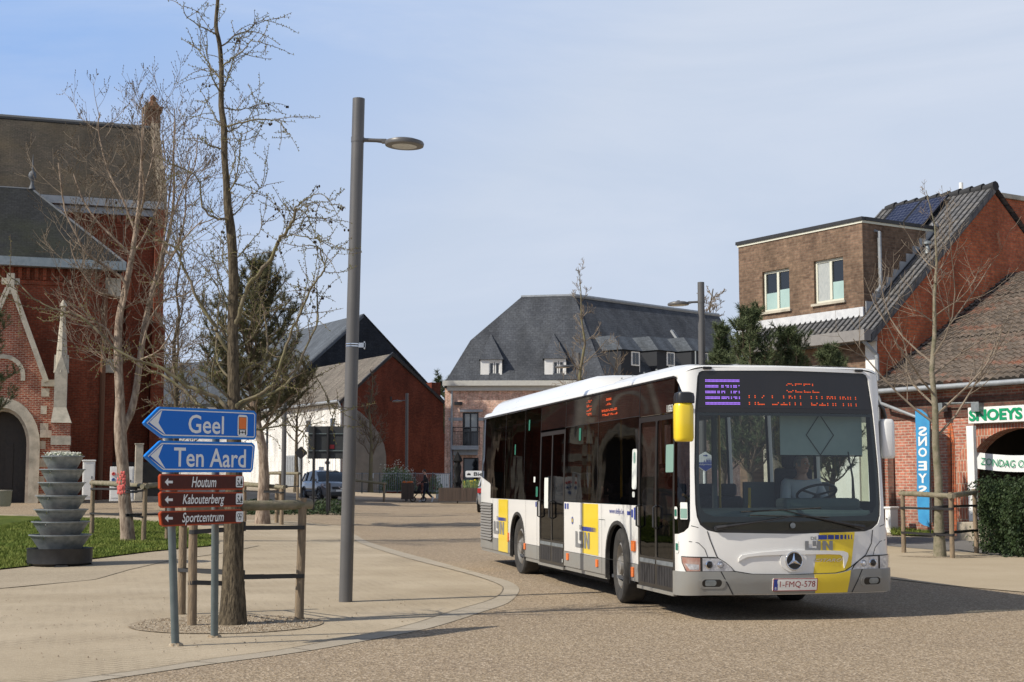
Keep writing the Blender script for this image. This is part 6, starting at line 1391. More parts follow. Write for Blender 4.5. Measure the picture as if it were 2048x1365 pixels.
# --- tall pale tree on the lawn
BP = G(258, 1086); BY = BP.y; BS = FPX/BY
def PB(px, py, dy=0): return P(px, py, BY+dy)
t2 = thing('bare_tree', 'tall bare tree with pale flaky forked trunk marked with pink paint, staked on the lawn', 'tree', BP)
g = MB(); rnd = random.Random(5)
tk = [([(256, 1096, 19), (256, 1080, 15.5), (253, 1040, 13.5), (249, 1000, 12.5), (246, 940, 12), (242, 890, 12.5), (240, 850, 12), (240, 800, 9.5), (238, 760, 9), (236, 700, 8.5), (238, 640, 7.5), (246, 600, 7), (255, 560, 6.5), (264, 510, 5.5), (272, 460, 4.8), (279, 400, 4), (283, 330, 3), (287, 260, 2), (290, 212, 1)], 0),
      ([(244, 868, 8), (252, 845, 8), (262, 825, 7.5), (272, 780, 7), (280, 720, 6.5), (288, 660, 6), (298, 610, 5.4), (314, 550, 4.8), (330, 500, 4), (343, 440, 3.2), (348, 380, 2.6), (347, 310, 2), (349, 240, 1)], .8)]
for pth, dy in tk:
    q = smooth([(*PB(a, b, dy*k/len(pth)), r/BS) for k, (a, b, r) in enumerate(pth)], 3); g.tube([Vector(x[:3]) for x in q], [x[3] for x in q], 12)
g.build('trunk', M['bark_pale'], t2, smooth=60)
g = MB()
for k in range(70):
    fx = rnd.uniform(-.9, .55); py = 945+rnd.uniform(0, 42); q = PB(247, py); q = q+Vector((fx*.128, -.142*math.sqrt(1-fx*fx)-.002, 0)); s = rnd.uniform(.012, .03); g.ball(q, s, 6, (1, .35, 1.6))
g.build('pink_paint_mark', mat('pink_marking_paint', (.75, .16, .13), (.6, .10, .09), rough=.7, scale=20), t2, smooth=60)
lb = [([(240, 640), (252, 569), (209, 532), (172, 505), (154, 471), (130, 420), (117, 326)], 3.6, 1.4), ([(263, 510), (234, 483), (197, 446), (166, 400), (147, 348)], 3, 1.2), ([(271, 465), (246, 400), (215, 338), (197, 262), (200, 225)], 2.6, 1), ([(277, 440), (289, 385), (283, 323), (286, 215)], 2.6, 1),
      ([(314, 550), (326, 492), (338, 400), (348, 292), (349, 218)], 2.6, 1), ([(330, 500), (348, 508), (369, 440), (372, 378), (380, 320)], 2.4, 1), ([(298, 610), (326, 545), (369, 477), (406, 440)], 2.6, 1), ([(236, 700), (215, 660), (185, 640), (160, 610), (140, 560)], 2.6, 1), ([(238, 760), (228, 735), (210, 720), (200, 690)], 2.4, 1.2),
      ([(285, 690), (300, 640), (330, 600), (370, 590), (400, 560)], 2.2, 1), ([(280, 720), (320, 700), (350, 650)], 2, 1), ([(246, 600), (220, 590), (190, 580), (150, 520), (140, 480)], 2.6, 1), ([(279, 400), (300, 340), (310, 280), (305, 235)], 2, .9), ([(343, 440), (365, 380), (390, 330), (395, 270)], 2, .9), ([(264, 510), (290, 470), (320, 400), (330, 330), (325, 270)], 2.4, 1)]
g = MB(); tw = MB(); bd = MB()
for path, r0, r1 in lb:
    dy = rnd.uniform(-1.6, 1.6); n = len(path); raw = [Vector(q) for q in smooth([tuple(PB(a, b, dy*k/(n-1))) for k, (a, b) in enumerate(path)], 3)]
    g.tube(raw, [(r0+(r1-r0)*k/(len(raw)-1))/BS for k in range(len(raw))], 7)
    for i in range(14):
        k = rnd.randrange(1, len(raw)-1); t = (raw[k+1]-raw[k]).normalized(); a = Vector((rnd.gauss(0, 1), rnd.gauss(0, 1), rnd.gauss(0, .6))); d = (t*.6+(a-t*a.dot(t)).normalized()*.75).normalized()
        grow(tw, raw[k], d, rnd.uniform(.7, 1.5), .010, 2, rnd, up=.5, kids=4, spread=.85, budmb=bd, curve=.35, minr=.0035)
g.build('branches', M['bark_pale'], t2, smooth=60); tw.build('twigs', M['twig_pale'], t2); bd.build('buds', M['twig'], t2)

def simple_tree(name, label, base, h, r, seed, bare=None, lev=3, kids=6, L0=None, start=.3, m1='bark_larch', m2='twig', nl=14, up=.45, spread=.9, lean=0, taper=.15, buds=None, group=None, topspike=True, minr=.004, crown=None):
    o = thing(name, label, 'tree', base, 0, group); rnd = random.Random(seed); g = MB(); tw = MB(); bd = MB() if buds else None
    pts = [Vector(base)+Vector((lean*h*f+rnd.gauss(0, .012)*h*f, rnd.gauss(0, .01)*h*f, h*f)) for f in [k/10 for k in range(11)]]
    rad = [r*(1.35 if k == 0 else 1)*(1-(1-taper)*k/10) for k in range(11)]; g.tube(pts, rad, 9); g.build('trunk', M[m1], o, smooth=60)
    for i in range(nl):
        f = start+(1-start)*(i+rnd.random())/nl*.97; k = min(9, int(f*10)); q = pts[k].lerp(pts[k+1], f*10-k); a = i*2.4+rnd.random(); el = .35+.6*f
        d = Vector((math.cos(a), math.sin(a), el)).normalized(); ln = (L0 or h*.3)*(1.15-f)*rnd.uniform(.7, 1.2)
        if crown: ln = crown(f)*rnd.uniform(.75, 1.15)
        grow(tw, q, d, ln, max(minr, rad[k]*.38), lev-1, rnd, up=up, kids=kids, spread=spread, budmb=bd, curve=.35, minr=minr)
    tw.build('crown', M[m2], o)
    if bd: bd.build('buds', M['bud'], o)
    return o
b = G(1880, 1115); sc_ = FPX/b.y
tr = simple_tree('young_tree', 'young bare tree with smooth brown trunk inside stakes in front of the brick barn', b, 740/sc_, .105, 12, lev=3, kids=5, start=.29, nl=20, L0=2.7, m1='woodgrey', m2='twig_pale', up=.55, taper=.06, minr=.0036, crown=lambda f: 1.5+2.0*(1-f) if f < .6 else 3.2*(1-f)+.35)
b = G(741, 985); b.y *= .99
simple_tree('young_tree', 'slender leafless sapling between two stakes in front of the grey render patch', P(741, 985, 76), 6.3, .13, 31, lev=3, kids=6, start=.28, nl=26, m1='bark_moss', m2='twig', up=.5, taper=.1, minr=.010, crown=lambda f: .35+1.9*(1-f)**1.3)
simple_tree('young_tree', 'thin leafless tree rising above the middle of the bus roof', Vector((P(1166, 1010, 44).x, 44, .25)), 8.0, .11, 33, lev=3, kids=5, start=.3, nl=22, m1='bark_moss', m2='twig_pale', up=.5, taper=.05, minr=.006, crown=lambda f: 1.0 if f < .62 else .9*(1-f)+.35)
simple_tree('young_tree', 'small leafless tree in front of the wing roof, right of the taller one', Vector((P(1232, 1010, 52).x, 52, .3)), 5.9, .07, 34, lev=2, kids=7, start=.35, nl=20, m2='twig', up=.5, minr=.008, crown=lambda f: .9)
simple_tree('bare_tree', 'far bare treetop showing right of the lamp head above the slate roof', Vector((P(1425, 1000, 120).x, 120, .5)), 17.5, .3, 35, lev=3, kids=6, start=.5, nl=20, L0=5.5, m2='twig_pale', up=.5, minr=.022)
simple_tree('bare_tree', 'dark slim bare tree behind the pale forked tree, in front of the white terrace', P(346, 1000, 52), 9.6, .12, 36, lev=3, kids=6, start=.25, nl=26, m2='twig', up=.45, minr=.009, crown=lambda f: 1.9*(1-f)+.3)
simple_tree('bare_tree', 'low twiggy tree behind the dark lamp pole by the white garage wall', P(592, 985, 66), 5.0, .11, 37, lev=3, kids=6, start=.42, nl=20, m2='twig', up=.7, spread=1.0, minr=.009, crown=lambda f: 1.6)
simple_tree('bare_tree', 'dark bare tree in the gap beside the church buttress', P(352, 1000, 84), 12.5, .16, 38, lev=3, kids=6, start=.2, nl=22, m2='twig', up=.45, minr=.015, crown=lambda f: 2.6*(1-f)+.4)
# --- pines
def pine(label, base, h, r, seed, crown, m='needle', nw=13, tuft=26, nl=.13, start=.1, lean=(0, 0), trunkm='bark_larch', group=None, dens=1.0, trk=None, name='pine_tree', upk=.45):
    o = thing(name, label, 'tree', base, 0, group); rnd = random.Random(seed); g = MB(); nd = MB(); bw = MB()
    pts = [Vector(base)+Vector((lean[0]*h*f+rnd.gauss(0, .01)*h, lean[1]*h*f, h*f)) for f in [k/10 for k in range(11)]]
    if trk: pts = trk
    g.tube(pts, [r*(1.3 if k == 0 else 1)*(1-.93*k/10) for k in range(11)], 10); g.build('trunk', M[trunkm], o, smooth=60)
    def tuftat(q, d, s=1):
        for i in range(tuft):
            v = Vector((rnd.gauss(0, 1), rnd.gauss(0, 1), rnd.gauss(0, 1))).normalized(); v = (d*.75+v*.75).normalized(); l = nl*s*rnd.uniform(.6, 1.15); w = v.cross(Vector((rnd.gauss(0, 1), rnd.gauss(0, 1), rnd.gauss(0, 1)))).normalized()*nl*.052
            b0 = q+d*rnd.uniform(-.1, .06)*s; nd.face([b0-w, b0+w, b0+v*l])
    for i in range(nw):
        f = start+(1-start)*(i+.3)/nw; k = min(9, int(f*10)); q = pts[k].lerp(pts[k+1], f*10-k)
        nb = rnd.randint(4, 6)
        for j in range(nb):
            a = j*6.283/nb+rnd.uniform(-.5, .5); R_ = crown(f)*rnd.uniform(.65, 1.12)
            d = Vector((math.cos(a), math.sin(a), .15+.5*f)).normalized(); p_ = [q]; dd = d
            for s_ in range(6): dd = (dd+Vector((rnd.gauss(0, .12), rnd.gauss(0, .12), upk*.28+rnd.gauss(0, .1)))).normalized(); p_.append(p_[-1]+dd*R_/6)
            bw.tube(p_, [.03*r/.12*(1-.12*s_) for s_ in range(7)], 4, cap=False)
            nt = int((5+R_*9)*dens)
            for s_ in range(nt):
                ff = rnd.uniform(.25, 1); kk = min(5, int(ff*6)); qq = p_[kk].lerp(p_[kk+1], rnd.random()); v = Vector((rnd.gauss(0, 1), rnd.gauss(0, 1), rnd.gauss(.5, .6))).normalized(); td = (dd*.6+v*.8+Vector((0, 0, .25))).normalized(); e = qq+td*rnd.uniform(.12, .42)*min(1, R_)
                bw.tube([qq, e], [.008, .005], 3, cap=False); tuftat(e, td)
                if rnd.random() < .6: tuftat(qq.lerp(e, .5), td, .8)
            tuftat(p_[-1], dd)
    tuftat(pts[-1], Vector((0, 0, 1)))
    bw.build('branches', M['twig'], o); nd.build('needles', M[m], o); return o
CB = G(527, 1048)
trk = [Vector(q) for q in [tuple(P(a, b_2, CB.y)) for a, b_2 in ((525, 1050), (526, 1000), (528, 950), (526, 900), (515, 850), (505, 800), (500, 750), (500, 700), (505, 650), (515, 590), (520, 545))]]
pine('large bronze-green pine with pale trunk, standing behind the staked larch', CB, 6.2, .19, 41, lambda f: .5+2.25*math.sin(min(1, (1.02-f)/.72)*math.pi/2)*(.55+.45*min(1, f/.4)), m='needle_brown', nw=16, tuft=26, nl=.15, start=.36, trunkm='bark_pale', trk=trk, dens=1.35)
pine('dark pine whose crown enters at the left edge in front of the church portal', Vector((P(-55, 1000, 46).x, 46, .4)), 6.8, .18, 42, lambda f: .5+1.75*(1.0-f)**.5, m='needle', nw=10, tuft=26, nl=.13, start=.42)
gp_p = 'dark green pines behind the bus'
for i, (px, py, Y, hh, cr_, lb_) in enumerate(((1505, 1010, 33, 5.3, 1.5, 'tallest pine behind the bus, rising beside the brown brick upper storey'), (1590, 1010, 33.5, 4.75, 1.5, 'middle pine behind the bus, just below the first window'), (1668, 1010, 34.5, 4.55, 1.15, 'rightmost, smallest pine behind the bus by the white post'), (1447, 1010, 36, 5.3, .95, 'leftmost narrow pine behind the bus, just right of the lamp pole'))):
    pine(lb_, Vector((P(px, py, Y).x, Y, .1)), hh, .1, 50+i, lambda f, c=cr_: c*(.25+.9*(1-f)**.75), nw=13, tuft=30, nl=.15, start=.3, group=gp_p, dens=.95, upk=1.0)
pine('dark evergreen seen in the gap left of the pink brick building', P(892, 1005, 110), 9.2, .2, 58, lambda f: 1.3, nw=10, tuft=20, nl=.35, start=.15, dens=.6, name='evergreen_tree')
# --- hedge, bushes
def leafmass(mb, c, rad, n, s, rnd, shape='box', jitter=.12):
    for i in range(n):
        for _ in range(20):
            if shape == 'box': v = Vector((rnd.uniform(-1, 1), rnd.uniform(-1, 1), rnd.uniform(0, 1)))
            else:
                v = Vector((rnd.uniform(-1, 1), rnd.uniform(-1, 1), rnd.uniform(0, 1)))
                if v.x**2+v.y**2+v.z**2 > 1: continue
            m_ = max(abs(v.x), abs(v.y), v.z) if shape == 'box' else v.length
            if m_ > .72 or rnd.random() < .12: break
        nzv = noise.noise(Vector((v.x*3, v.y*3, v.z*3))+Vector(c))*jitter*2
        p = Vector(c)+Vector((v.x*rad[0]*(1+nzv), v.y*rad[1]*(1+nzv), v.z*rad[2]*(1+nzv)))
        d = Vector((rnd.gauss(0, 1), rnd.gauss(0, 1), rnd.gauss(.3, 1))).normalized(); u = d.orthogonal().normalized(); w = d.cross(u); k = s*rnd.uniform(.6, 1.3)
        mb.face([p-u*k, p+w*k*.5, p+u*k, p-w*k*.5])
hb = G(2040, 1116); hd = thing('hedge', 'thick dark green clipped hedge at the right edge of the picture', 'hedge', hb)
g = MB(); rnd = random.Random(8); c = (P(2045, 1110, 30.3).x+.92, 31.0, 0)
leafmass(g, c, (1.38, 1.3, 1.58), 30000, .035, rnd, 'box', .10); leafmass(g, (c[0], c[1], 0), (1.15, 1.15, 1.38), 2500, .09, rnd, 'box', .05); g.build('foliage', M['hedge'], hd)
g = MB()
for k in range(12): x, y = c[0]+rnd.uniform(-1, 1), c[1]+rnd.uniform(-1, 1); g.tube([(x, y, -.05), (x+.1, y, .9)], [.03, .02], 5)
g.build('stems', M['twig'], hd)
bp_ = P(795, 983, 79); bu = thing('blossom_bush', 'rounded green bush with white blossom behind the dark metal fence', 'bush', bp_)
g = MB(); leafmass(g, bp_, (.95, .8, 1.25), 3600, .06, rnd, 'ball', .25); g.build('leaves', M['leaf'], bu); g = MB(); leafmass(g, (bp_.x, bp_.y, bp_.z+.15), (1.0, .8, 1.3), 1100, .05, rnd, 'ball', .3); g.build('blossom', M['blossom'], bu)
bp_ = P(868, 988, 78.5); bu = thing('bush', 'small yellow-green shrub between the walking person and the white cabinet', 'bush', bp_); g = MB(); leafmass(g, bp_, (.5, .4, .95), 1200, .05, rnd, 'ball', .3); g.build('leaves', M['leaf'], bu)
g = MB()
pl_hedge = [(G(a, b_2)) for a, b_2 in ((400, 1030), (690, 1034), (700, 1012), (560, 1008), (400, 1010))]
for i in range(9000):
    a, b_2 = rnd.uniform(395, 692), rnd.uniform(1010, 1031); q = G(a, b_2); h = .05+.16*max(0, noise.noise(Vector((q.x*.8, q.y*.3, 1)))+.5); p = q+Vector((0, 0, rnd.uniform(0, h+.08))); d = Vector((rnd.gauss(0, 1), rnd.gauss(0, 1), rnd.gauss(.5, 1))).normalized(); u = d.orthogonal().normalized()*.055; w = d.cross(u).normalized()*.03; g.face([p-u, p+w, p+u, p-w])
g.build('ground_cover', M['hedge'], kind='stuff', label='low dark ground-cover shrubs on the traffic island', category='ground cover')
# ---------------------------------------------------------------- street furniture
def col(name, c, rough=.45, **k): return mat(name, c, rough=rough, **k)
M['s_blue'] = col('sign_blue', (.004, .14, .58), .4, spec=.25); M['s_blue_edge'] = col('sign_blue_edge', (.005, .19, .66), .4, spec=.3); M['s_white'] = col('sign_white', (.74, .76, .76), .4)
M['s_brown'] = mat('sign_brown', (.075, .011, .006), (.058, .009, .005), rough=.35, scale=14, spec=.25); M['s_brown_edge'] = col('sign_red_brown_edge', (.36, .05, .012), .35, spec=.25); M['s_orange'] = col('sign_orange', (.75, .17, .015), .4); M['s_black'] = col('sign_black', (.012, .012, .012), .5)
sgP = Plane(P(347, 900, 13.5), 56)
sg = thing('direction_signpost', 'two grey-green posts carrying two blue and three brown arrow signs pointing left', 'signpost', G(390, 1285))
tops = [(345, 818), (441, 820)]
for (bx_0, by_0), (tx, ty) in zip(((352, 1292), (429, 1275)), tops):
    a, b = sgP.hit(tx, ty); top = sgP.at(a, b-.02, -.06); bt = G(bx_0, by_0); g = MB(); g.tube([bt-Vector((0, 0, .1)), top], .0375, 16); po = g.build('post', M['post'], sg, smooth=50)
    g = MB(); g.lathe([(.0385, .0), (.0385, .012), (.001, .02)], c=top, n=16); g.build('post_cap', M['black'], po)
    g = MB(); g.lathe([(.07, 0), (.066, .02), (.05, .028), (.038, .03)], c=bt, n=7); g.build('concrete_foot', M['pit'], po)
def board(pts, off, m, name='sign_board'):
    g = MB(); A = [sgP.hit(*q) for q in pts]
    if sum(A[i][0]*A[(i+1) % len(A)][1]-A[(i+1) % len(A)][0]*A[i][1] for i in range(len(A))) < 0: A = A[::-1]
    g.solid(sgP, A, sgP.n*-.028, off=off); return g.build(name, m, sg), A
def inset(A, d):
    n = len(A); out = []
    for i in range(n):
        p0, p1, p2 = Vector(A[i-1]), Vector(A[i]), Vector(A[(i+1) % n]); e1 = (p1-p0).normalized(); e2 = (p2-p1).normalized(); n1 = Vector((-e1.y, e1.x)); n2 = Vector((-e2.y, e2.x)); m_ = (n1+n2); m_ = m_/max(.3, m_.dot(n1)); out.append(tuple(p1+m_*d))
    return out
def flat(par, pl, A, off, m, name):
    g = MB(); tri = tessellate_polygon([[Vector((a, b, 0)) for a, b in A]])
    for t in tri:
        q = [A[i] for i in t]
        if (q[1][0]-q[0][0])*(q[2][1]-q[0][1])-(q[1][1]-q[0][1])*(q[2][0]-q[0][0]) < 0: q = q[::-1]
        g.face([pl.at(a, b, off) for a, b in q])
    return g.build(name, m, par)
def sgpx(L_): return [sgP.hit(*q) for q in L_]
def words(par, pl, txt, x0, y0, x1, y1, off, m, shear=0, bold=.01):
    a0, b0 = pl.hit(x0, (y0+y1)/2); a1, _ = pl.hit(x1, (y0+y1)/2); xm = (x0+x1)/2; _, bt = pl.hit(xm, y0); _, bb = pl.hit(xm, y1)
    g = MB(); add_text(g, txt, lambda x, y: pl.at((a0+a1)/2+x, (bt+bb)/2+y, off), a1-a0, bt-bb, shear=shear, bold=bold); return g.build('lettering', m, par)
def ccw(A): return A if sum(A[i][0]*A[(i+1) % len(A)][1]-A[(i+1) % len(A)][0]*A[i][1] for i in range(len(A))) > 0 else A[::-1]
blues = [([(288, 846.5), (291, 842), (317, 816), (321, 814), (508, 822), (513, 828), (512, 875), (508, 880), (326, 876.5), (321, 874), (291, 851)], 'Geel', (376, 831, 447, 868), [(298, 845), (324, 820), (316, 846), (331, 871)]),
         ([(290, 913), (293, 909), (319, 884), (323, 881.6), (504, 885.6), (510, 892), (506, 939), (502, 945), (326, 945), (321, 942), (293, 917)], 'Ten Aard', (347, 897, 491, 935), [(300, 912), (326, 888), (316, 914), (331, 940)])]
for pts, tx, bb, ar in blues:
    o, A = board(pts, 0, M['s_blue_edge']); A = ccw(A)
    flat(o, sgP, inset(A, .022), .002, M['s_white'], 'white_border'); flat(o, sgP, inset(A, .033), .004, M['s_blue'], 'blue_field')
    flat(o, sgP, ccw(sgpx(ar)), .006, M['s_white'], 'arrow'); words(o, sgP, tx, *bb, .006, M['s_white'], bold=.012)
    if tx == 'Geel':
        flat(o, sgP, rr(*sgP.hit(474, 873), *sgP.hit(494.5, 831), .03, 4), .006, M['s_white'], 'symbol_panel'); c0 = sgP.hit(477, 858); c1 = sgP.hit(491.5, 836)
        flat(o, sgP, [(c0[0]-.004, c0[1]-.004), (c1[0]+.004, c0[1]-.004), (c1[0]+.004, c1[1]+.004), (c0[0]-.004, c1[1]+.004)], .007, M['s_black'], 'symbol'); flat(o, sgP, [(c0[0], c0[1]), (c1[0], c0[1]), (c1[0], c1[1]), (c0[0], c1[1])], .008, M['s_orange'], 'orange_square')
        g = MB(); w_ = c1[0]-c0[0]; z0 = c0[1]-.035
        for b in ((c0[0], z0-.022, c0[0]+.013, z0+.022), (c1[0]-.013, z0-.022, c1[0], z0+.022), (c0[0], z0-.003, c1[0], z0+.003), (c0[0]+w_*.42, z0-.01, c0[0]+w_*.58, z0+.01), (c0[0], c0[1]-.012, c1[0], c0[1]-.007)): g.face([sgP.at(b[0], b[1], .008), sgP.at(b[2], b[1], .008), sgP.at(b[2], b[3], .008), sgP.at(b[0], b[3], .008)])
        g.build('truck_symbol', M['s_black'], o)
browns = [([(320, 953), (323, 948.5), (484, 950.5), (488, 955), (488, 975), (484, 980), (324, 981.5), (320, 977)], 'Houtum', (383, 954, 432, 975), 964.5), ([(320, 988), (324, 983.6), (483, 985), (487, 990), (486, 1009), (482, 1013.5), (325, 1016.6), (321, 1012)], 'Kabouterberg', (365, 989, 448, 1014), 1000),
          ([(320, 1028), (324, 1023), (481, 1018.6), (485, 1023), (484.5, 1042), (481, 1046.5), (328, 1054), (323, 1050)], 'Sportcentrum', (364, 1025, 447, 1050), 1037)]
for i, (pts, tx, bb, yc) in enumerate(browns):
    o, A = board(pts, 0, M['s_brown_edge']); A = ccw(A); flat(o, sgP, inset(A, .014), .002, M['s_brown'], 'brown_field'); words(o, sgP, tx, *bb, .004, M['s_white'], shear=.22, bold=.012)
    flat(o, sgP, ccw(sgpx([(329, yc), (336, yc-8), (336, yc-2.5), (345, yc-2.5), (345, yc+2.5), (336, yc+2.5), (336, yc+8)])), .004, M['s_white'], 'arrow')
    a0, b0 = sgP.hit(471, yc+10.5-i*1.5); a1, b1 = sgP.hit(486, yc-11.5-i*1.2); flat(o, sgP, rr(a0, b0, a1, b1, .012, 3), .005, M['s_white'], 'symbol_panel'); g = MB(); w_, h_ = a1-a0, b1-b0
    T_ = lambda x, y: sgP.at(a0+x*w_, b0+y*h_, .007)
    if i < 2:
        g.face([T_(.12+.0, .12), T_(.9, .12), T_(.9, .2), T_(.12, .2)]); g.face([T_(.58, .3), T_(.9, .3), T_(.74, .88)]); g.face([T_(.71, .18), T_(.77, .18), T_(.77, .32), T_(.71, .32)]); g.face([T_(.3+.1*math.cos(k), .72+.1*math.sin(k)) for k in [j*.785 for j in range(8)]]); g.face([T_(.15, .5), T_(.22, .55), T_(.55, .22), T_(.45, .2)]); g.face([T_(.3, .2), T_(.38, .42), T_(.44, .4), T_(.36, .18)])
    else:
        for cx, cy in ((.35, .62), (.65, .62), (.5, .36)):
            ri = [(cx+.2*math.cos(k*.393), cy+.2*math.sin(k*.393)) for k in range(16)]; ro = [(cx+.15*math.cos(k*.393), cy+.15*math.sin(k*.393)) for k in range(16)]
            for k in range(16): g.face([T_(*ri[k]), T_(*ri[(k+1) % 16]), T_(*ro[(k+1) % 16]), T_(*ro[k])])
    g.build('symbol', M['s_black'], o)
# --- planter tower
pb = G(119, 1131); ps = FPX/pb.y
pt = thing('planter_tower', 'stacked tower of galvanised flower bowls on a black tub, at the lawn edge', 'planter', pb)
cx_ = pb.x
def zof(py): return CAMH+(968.2-py)/ps*1.0
tiers = [(914, 940, 40.5, 26), (940, 965, 43, 28), (966, 991, 45, 29), (992, 1018, 48.5, 32), (1019, 1044, 51, 34), (1043, 1069, 55, 37), (1069, 1096, 59, 40)]
zb_ = pb.z
for i, (y0, y1, r1, r0) in enumerate(tiers):
    g = MB(); a, b = r0/ps, r1/ps; z0, z1 = zof(y1)-.01, zof(y0); g.lathe([(.02, z0), (a, z0), (b-.01, z1-.015), (b+.012, z1-.012), (b+.012, z1+.006), (b-.012, z1+.006), (a+.02, z0+.05), (a*.5, z1-.06)], c=(pb.x, pb.y, 0), n=40); bo = g.build('bowl', M['galv'], pt, smooth=35)
    g = MB(); an = -1.75; g.tube([(pb.x+b*math.cos(an), pb.y+b*math.sin(an), z1-.03), (pb.x+(b+.05)*math.cos(an), pb.y+(b+.05)*math.sin(an), z1-.02-.03*(i % 2)), (pb.x+(b+.01)*math.cos(an)-.03, pb.y+(b-.0)*math.sin(an), z1-.075)], .008, 6); g.build('hook', M['chrome'], bo)
    g = MB(); g.lathe([(b*.95, z1-.05), (b*.5, z1-.04), (.001, z1-.035)], c=(pb.x, pb.y, 0), n=24); g.build('soil', mat('potting_soil', (.07, .045, .03), (.12, .08, .05), scale=30) if i == 0 else M['soil'], bo) if i else None
    if i == 0: M['soil'] = mat('potting_soil', (.07, .045, .03), (.12, .08, .05), scale=30)
g = MB(); z0, z1 = zof(1127), zof(1095); r_ = 62/ps; g.lathe([(.02, z0), (r_*.93, z0), (r_, z0+.03), (r_*1.01, z1-.02), (r_*1.03, z1), (r_*.97, z1), (r_*.9, z1-.05), (.1, z1-.04)], c=(pb.x, pb.y, 0), n=40); g.build('black_tub', M['black'], pt, smooth=35)
for a in (-2.6, -1.2, .3, 1.8): 
    x, y = pb.x+.42*math.cos(a), pb.y+.42*math.sin(a); T = Matrix.Translation((x, y, zb_)) @ Matrix.Rotation(a, 4, 'Z'); g = MB(); V = [T @ Vector(q) for q in ((-.14, -.15, -.02), (.2, -.15, -.02), (.2, .15, -.02), (-.14, .15, -.02), (-.12, -.09, z0-zb_+.01), (.13, -.09, z0-zb_+.01), (.13, .09, z0-zb_+.01), (-.12, .09, z0-zb_+.01))]
    g.idx(V, [(3, 2, 1, 0), (4, 5, 6, 7), (0, 1, 5, 4), (1, 2, 6, 5), (2, 3, 7, 6), (3, 0, 4, 7)]); g.build('foot', M['black'], pt)
rnd = random.Random(4); g = MB(); zt_ = zof(912)
for k in range(260): a = rnd.random()*6.28; r_ = rnd.random()**.5*.33; g.ball((pb.x+r_*math.cos(a), pb.y+r_*math.sin(a), zt_+rnd.uniform(-.02, .05)), rnd.uniform(.008, .016), 5)
fl = tag(g.build('white_flowers', M['blossom']), 'small white flowers growing in the topmost bowl of the planter tower', 'flowers'); fl['kind'] = 'stuff'; del fl['category']; fl['category'] = 'flowers'
g = MB()
for k in range(500): a = rnd.random()*6.28; r_ = rnd.random()**.5*.34; p = Vector((pb.x+r_*math.cos(a), pb.y+r_*math.sin(a), zt_+rnd.uniform(-.02, .03))); d = Vector((rnd.gauss(0, 1), rnd.gauss(0, 1), rnd.gauss(0, 1))).normalized()*.02; g.face([p, p+d, p+Vector((d.y, -d.x, d.z))])
g.build('flower_leaves', M['leaf'], fl)
# --- street lamps
def lamp(label, base, top, r, head_dx, zarm, hs=.265, collar=None, group='tall grey street lamps'):
    o = thing('street_lamp', label, 'street lamp', base, 0, group); base = Vector(base); top = Vector(top); g = MB(); g.tube([base-Vector((0, 0, .1)), base.lerp(top, .5), top], [r*1.03, r, r*.97], 28); po = g.build('pole', M['steel'], o, smooth=50)
    f = (zarm-base.z)/(top.z-base.z); c = base.lerp(top, f); s = 1 if head_dx > 0 else -1; L_ = abs(head_dx)
    g = MB(); g.tube([c, c+Vector((s*(r+L_*.25), 0, -.01)), c+Vector((s*(r+L_*.45), 0, -.02))], [.028, .026, .034], 10); g.lathe([(r*1.04, -.035), (r*1.04, .035)], c=c, n=20); g.build('arm', M['steel'], o, smooth=50)
    hc = c+Vector((s*(r+L_*.45+hs*.93), 0, -.055)); T = Matrix.Translation(hc) @ Matrix.Rotation(s*.03, 4, 'Y') @ Matrix.Scale(1.0, 4)
    g = MB(); g.lathe([(hs*.62, -.035), (hs*.97, -.03), (hs, 0), (hs*.96, .025), (hs*.7, .05), (hs*.35, .06), (.001, .062)], n=32, M=T); g.box(-hs*1.15 if s > 0 else hs*.6, -.04, .0, -hs*.6 if s > 0 else hs*1.15, .04, .045, T); g.lathe([(hs*.15, .05), (hs*.15, .085), (.001, .09)], n=12, M=T); h = g.build('lamp_head', M['steel'], o, smooth=40)
    g = MB(); g.lathe([(hs*.64, -.037), (hs*.3, -.045), (.001, -.046)], n=24, M=T); g.build('led_lens', M['lampglass'], h, smooth=60)
    if collar:
        c = base.lerp(top, (collar-base.z)/(top.z-base.z)); g = MB()
        for dz in (-.015, .015): g.lathe([(r*1.01, dz-.006), (r*1.07, dz-.006), (r*1.07, dz+.006), (r*1.01, dz+.006)], c=c, n=24)
        g.box(c.x+r*1.02, c.y-.03, c.z-.03, c.x+r*1.02+.09, c.y-.015, c.z+.03); g.box(c.x+r+.07, c.y-.03, c.z-.05, c.x+r+.085, c.y+.03, c.z+.05); g.build('bracket', M['chrome'], po)
    return o
M['lampglass'] = mat('lamp_lens_glass', (.55, .56, .54), (.40, .41, .40), rough=.3, scale=30)
lb_ = G(691, 1204); tp_ = P(717.5, 198, lb_.y)
lamp('tallest grey street lamp, beside the tree stakes, its round head reaching right', lb_, tp_, .0855, .66, P(0, 280, lb_.y).z, collar=P(0, 691, lb_.y).z)
def far_lamp(label, px, pytop, Y, hd, pya):
    x = P(px, 960, Y).x; lamp(label, (x, Y, gz(x, Y)), (x, Y, P(px, pytop, Y).z), .085, hd, P(px, pya, Y).z)
far_lamp('street lamp with head to the left, standing behind the bus by the pines', 1407, 565, 34.5, -.5, 604)
far_lamp('street lamp in front of the slate mansard roof, its head overlapping the second dormer', 1158, 706, 50, -.5, 731)
far_lamp('street lamp in front of the dark red brick gable, next to the wooden tub', 813, 787, 79.5, -.5, 801)
far_lamp('dark street lamp behind the bronze-green pine, left of the diamond sign', 567, 690, 52, -.5, 710)
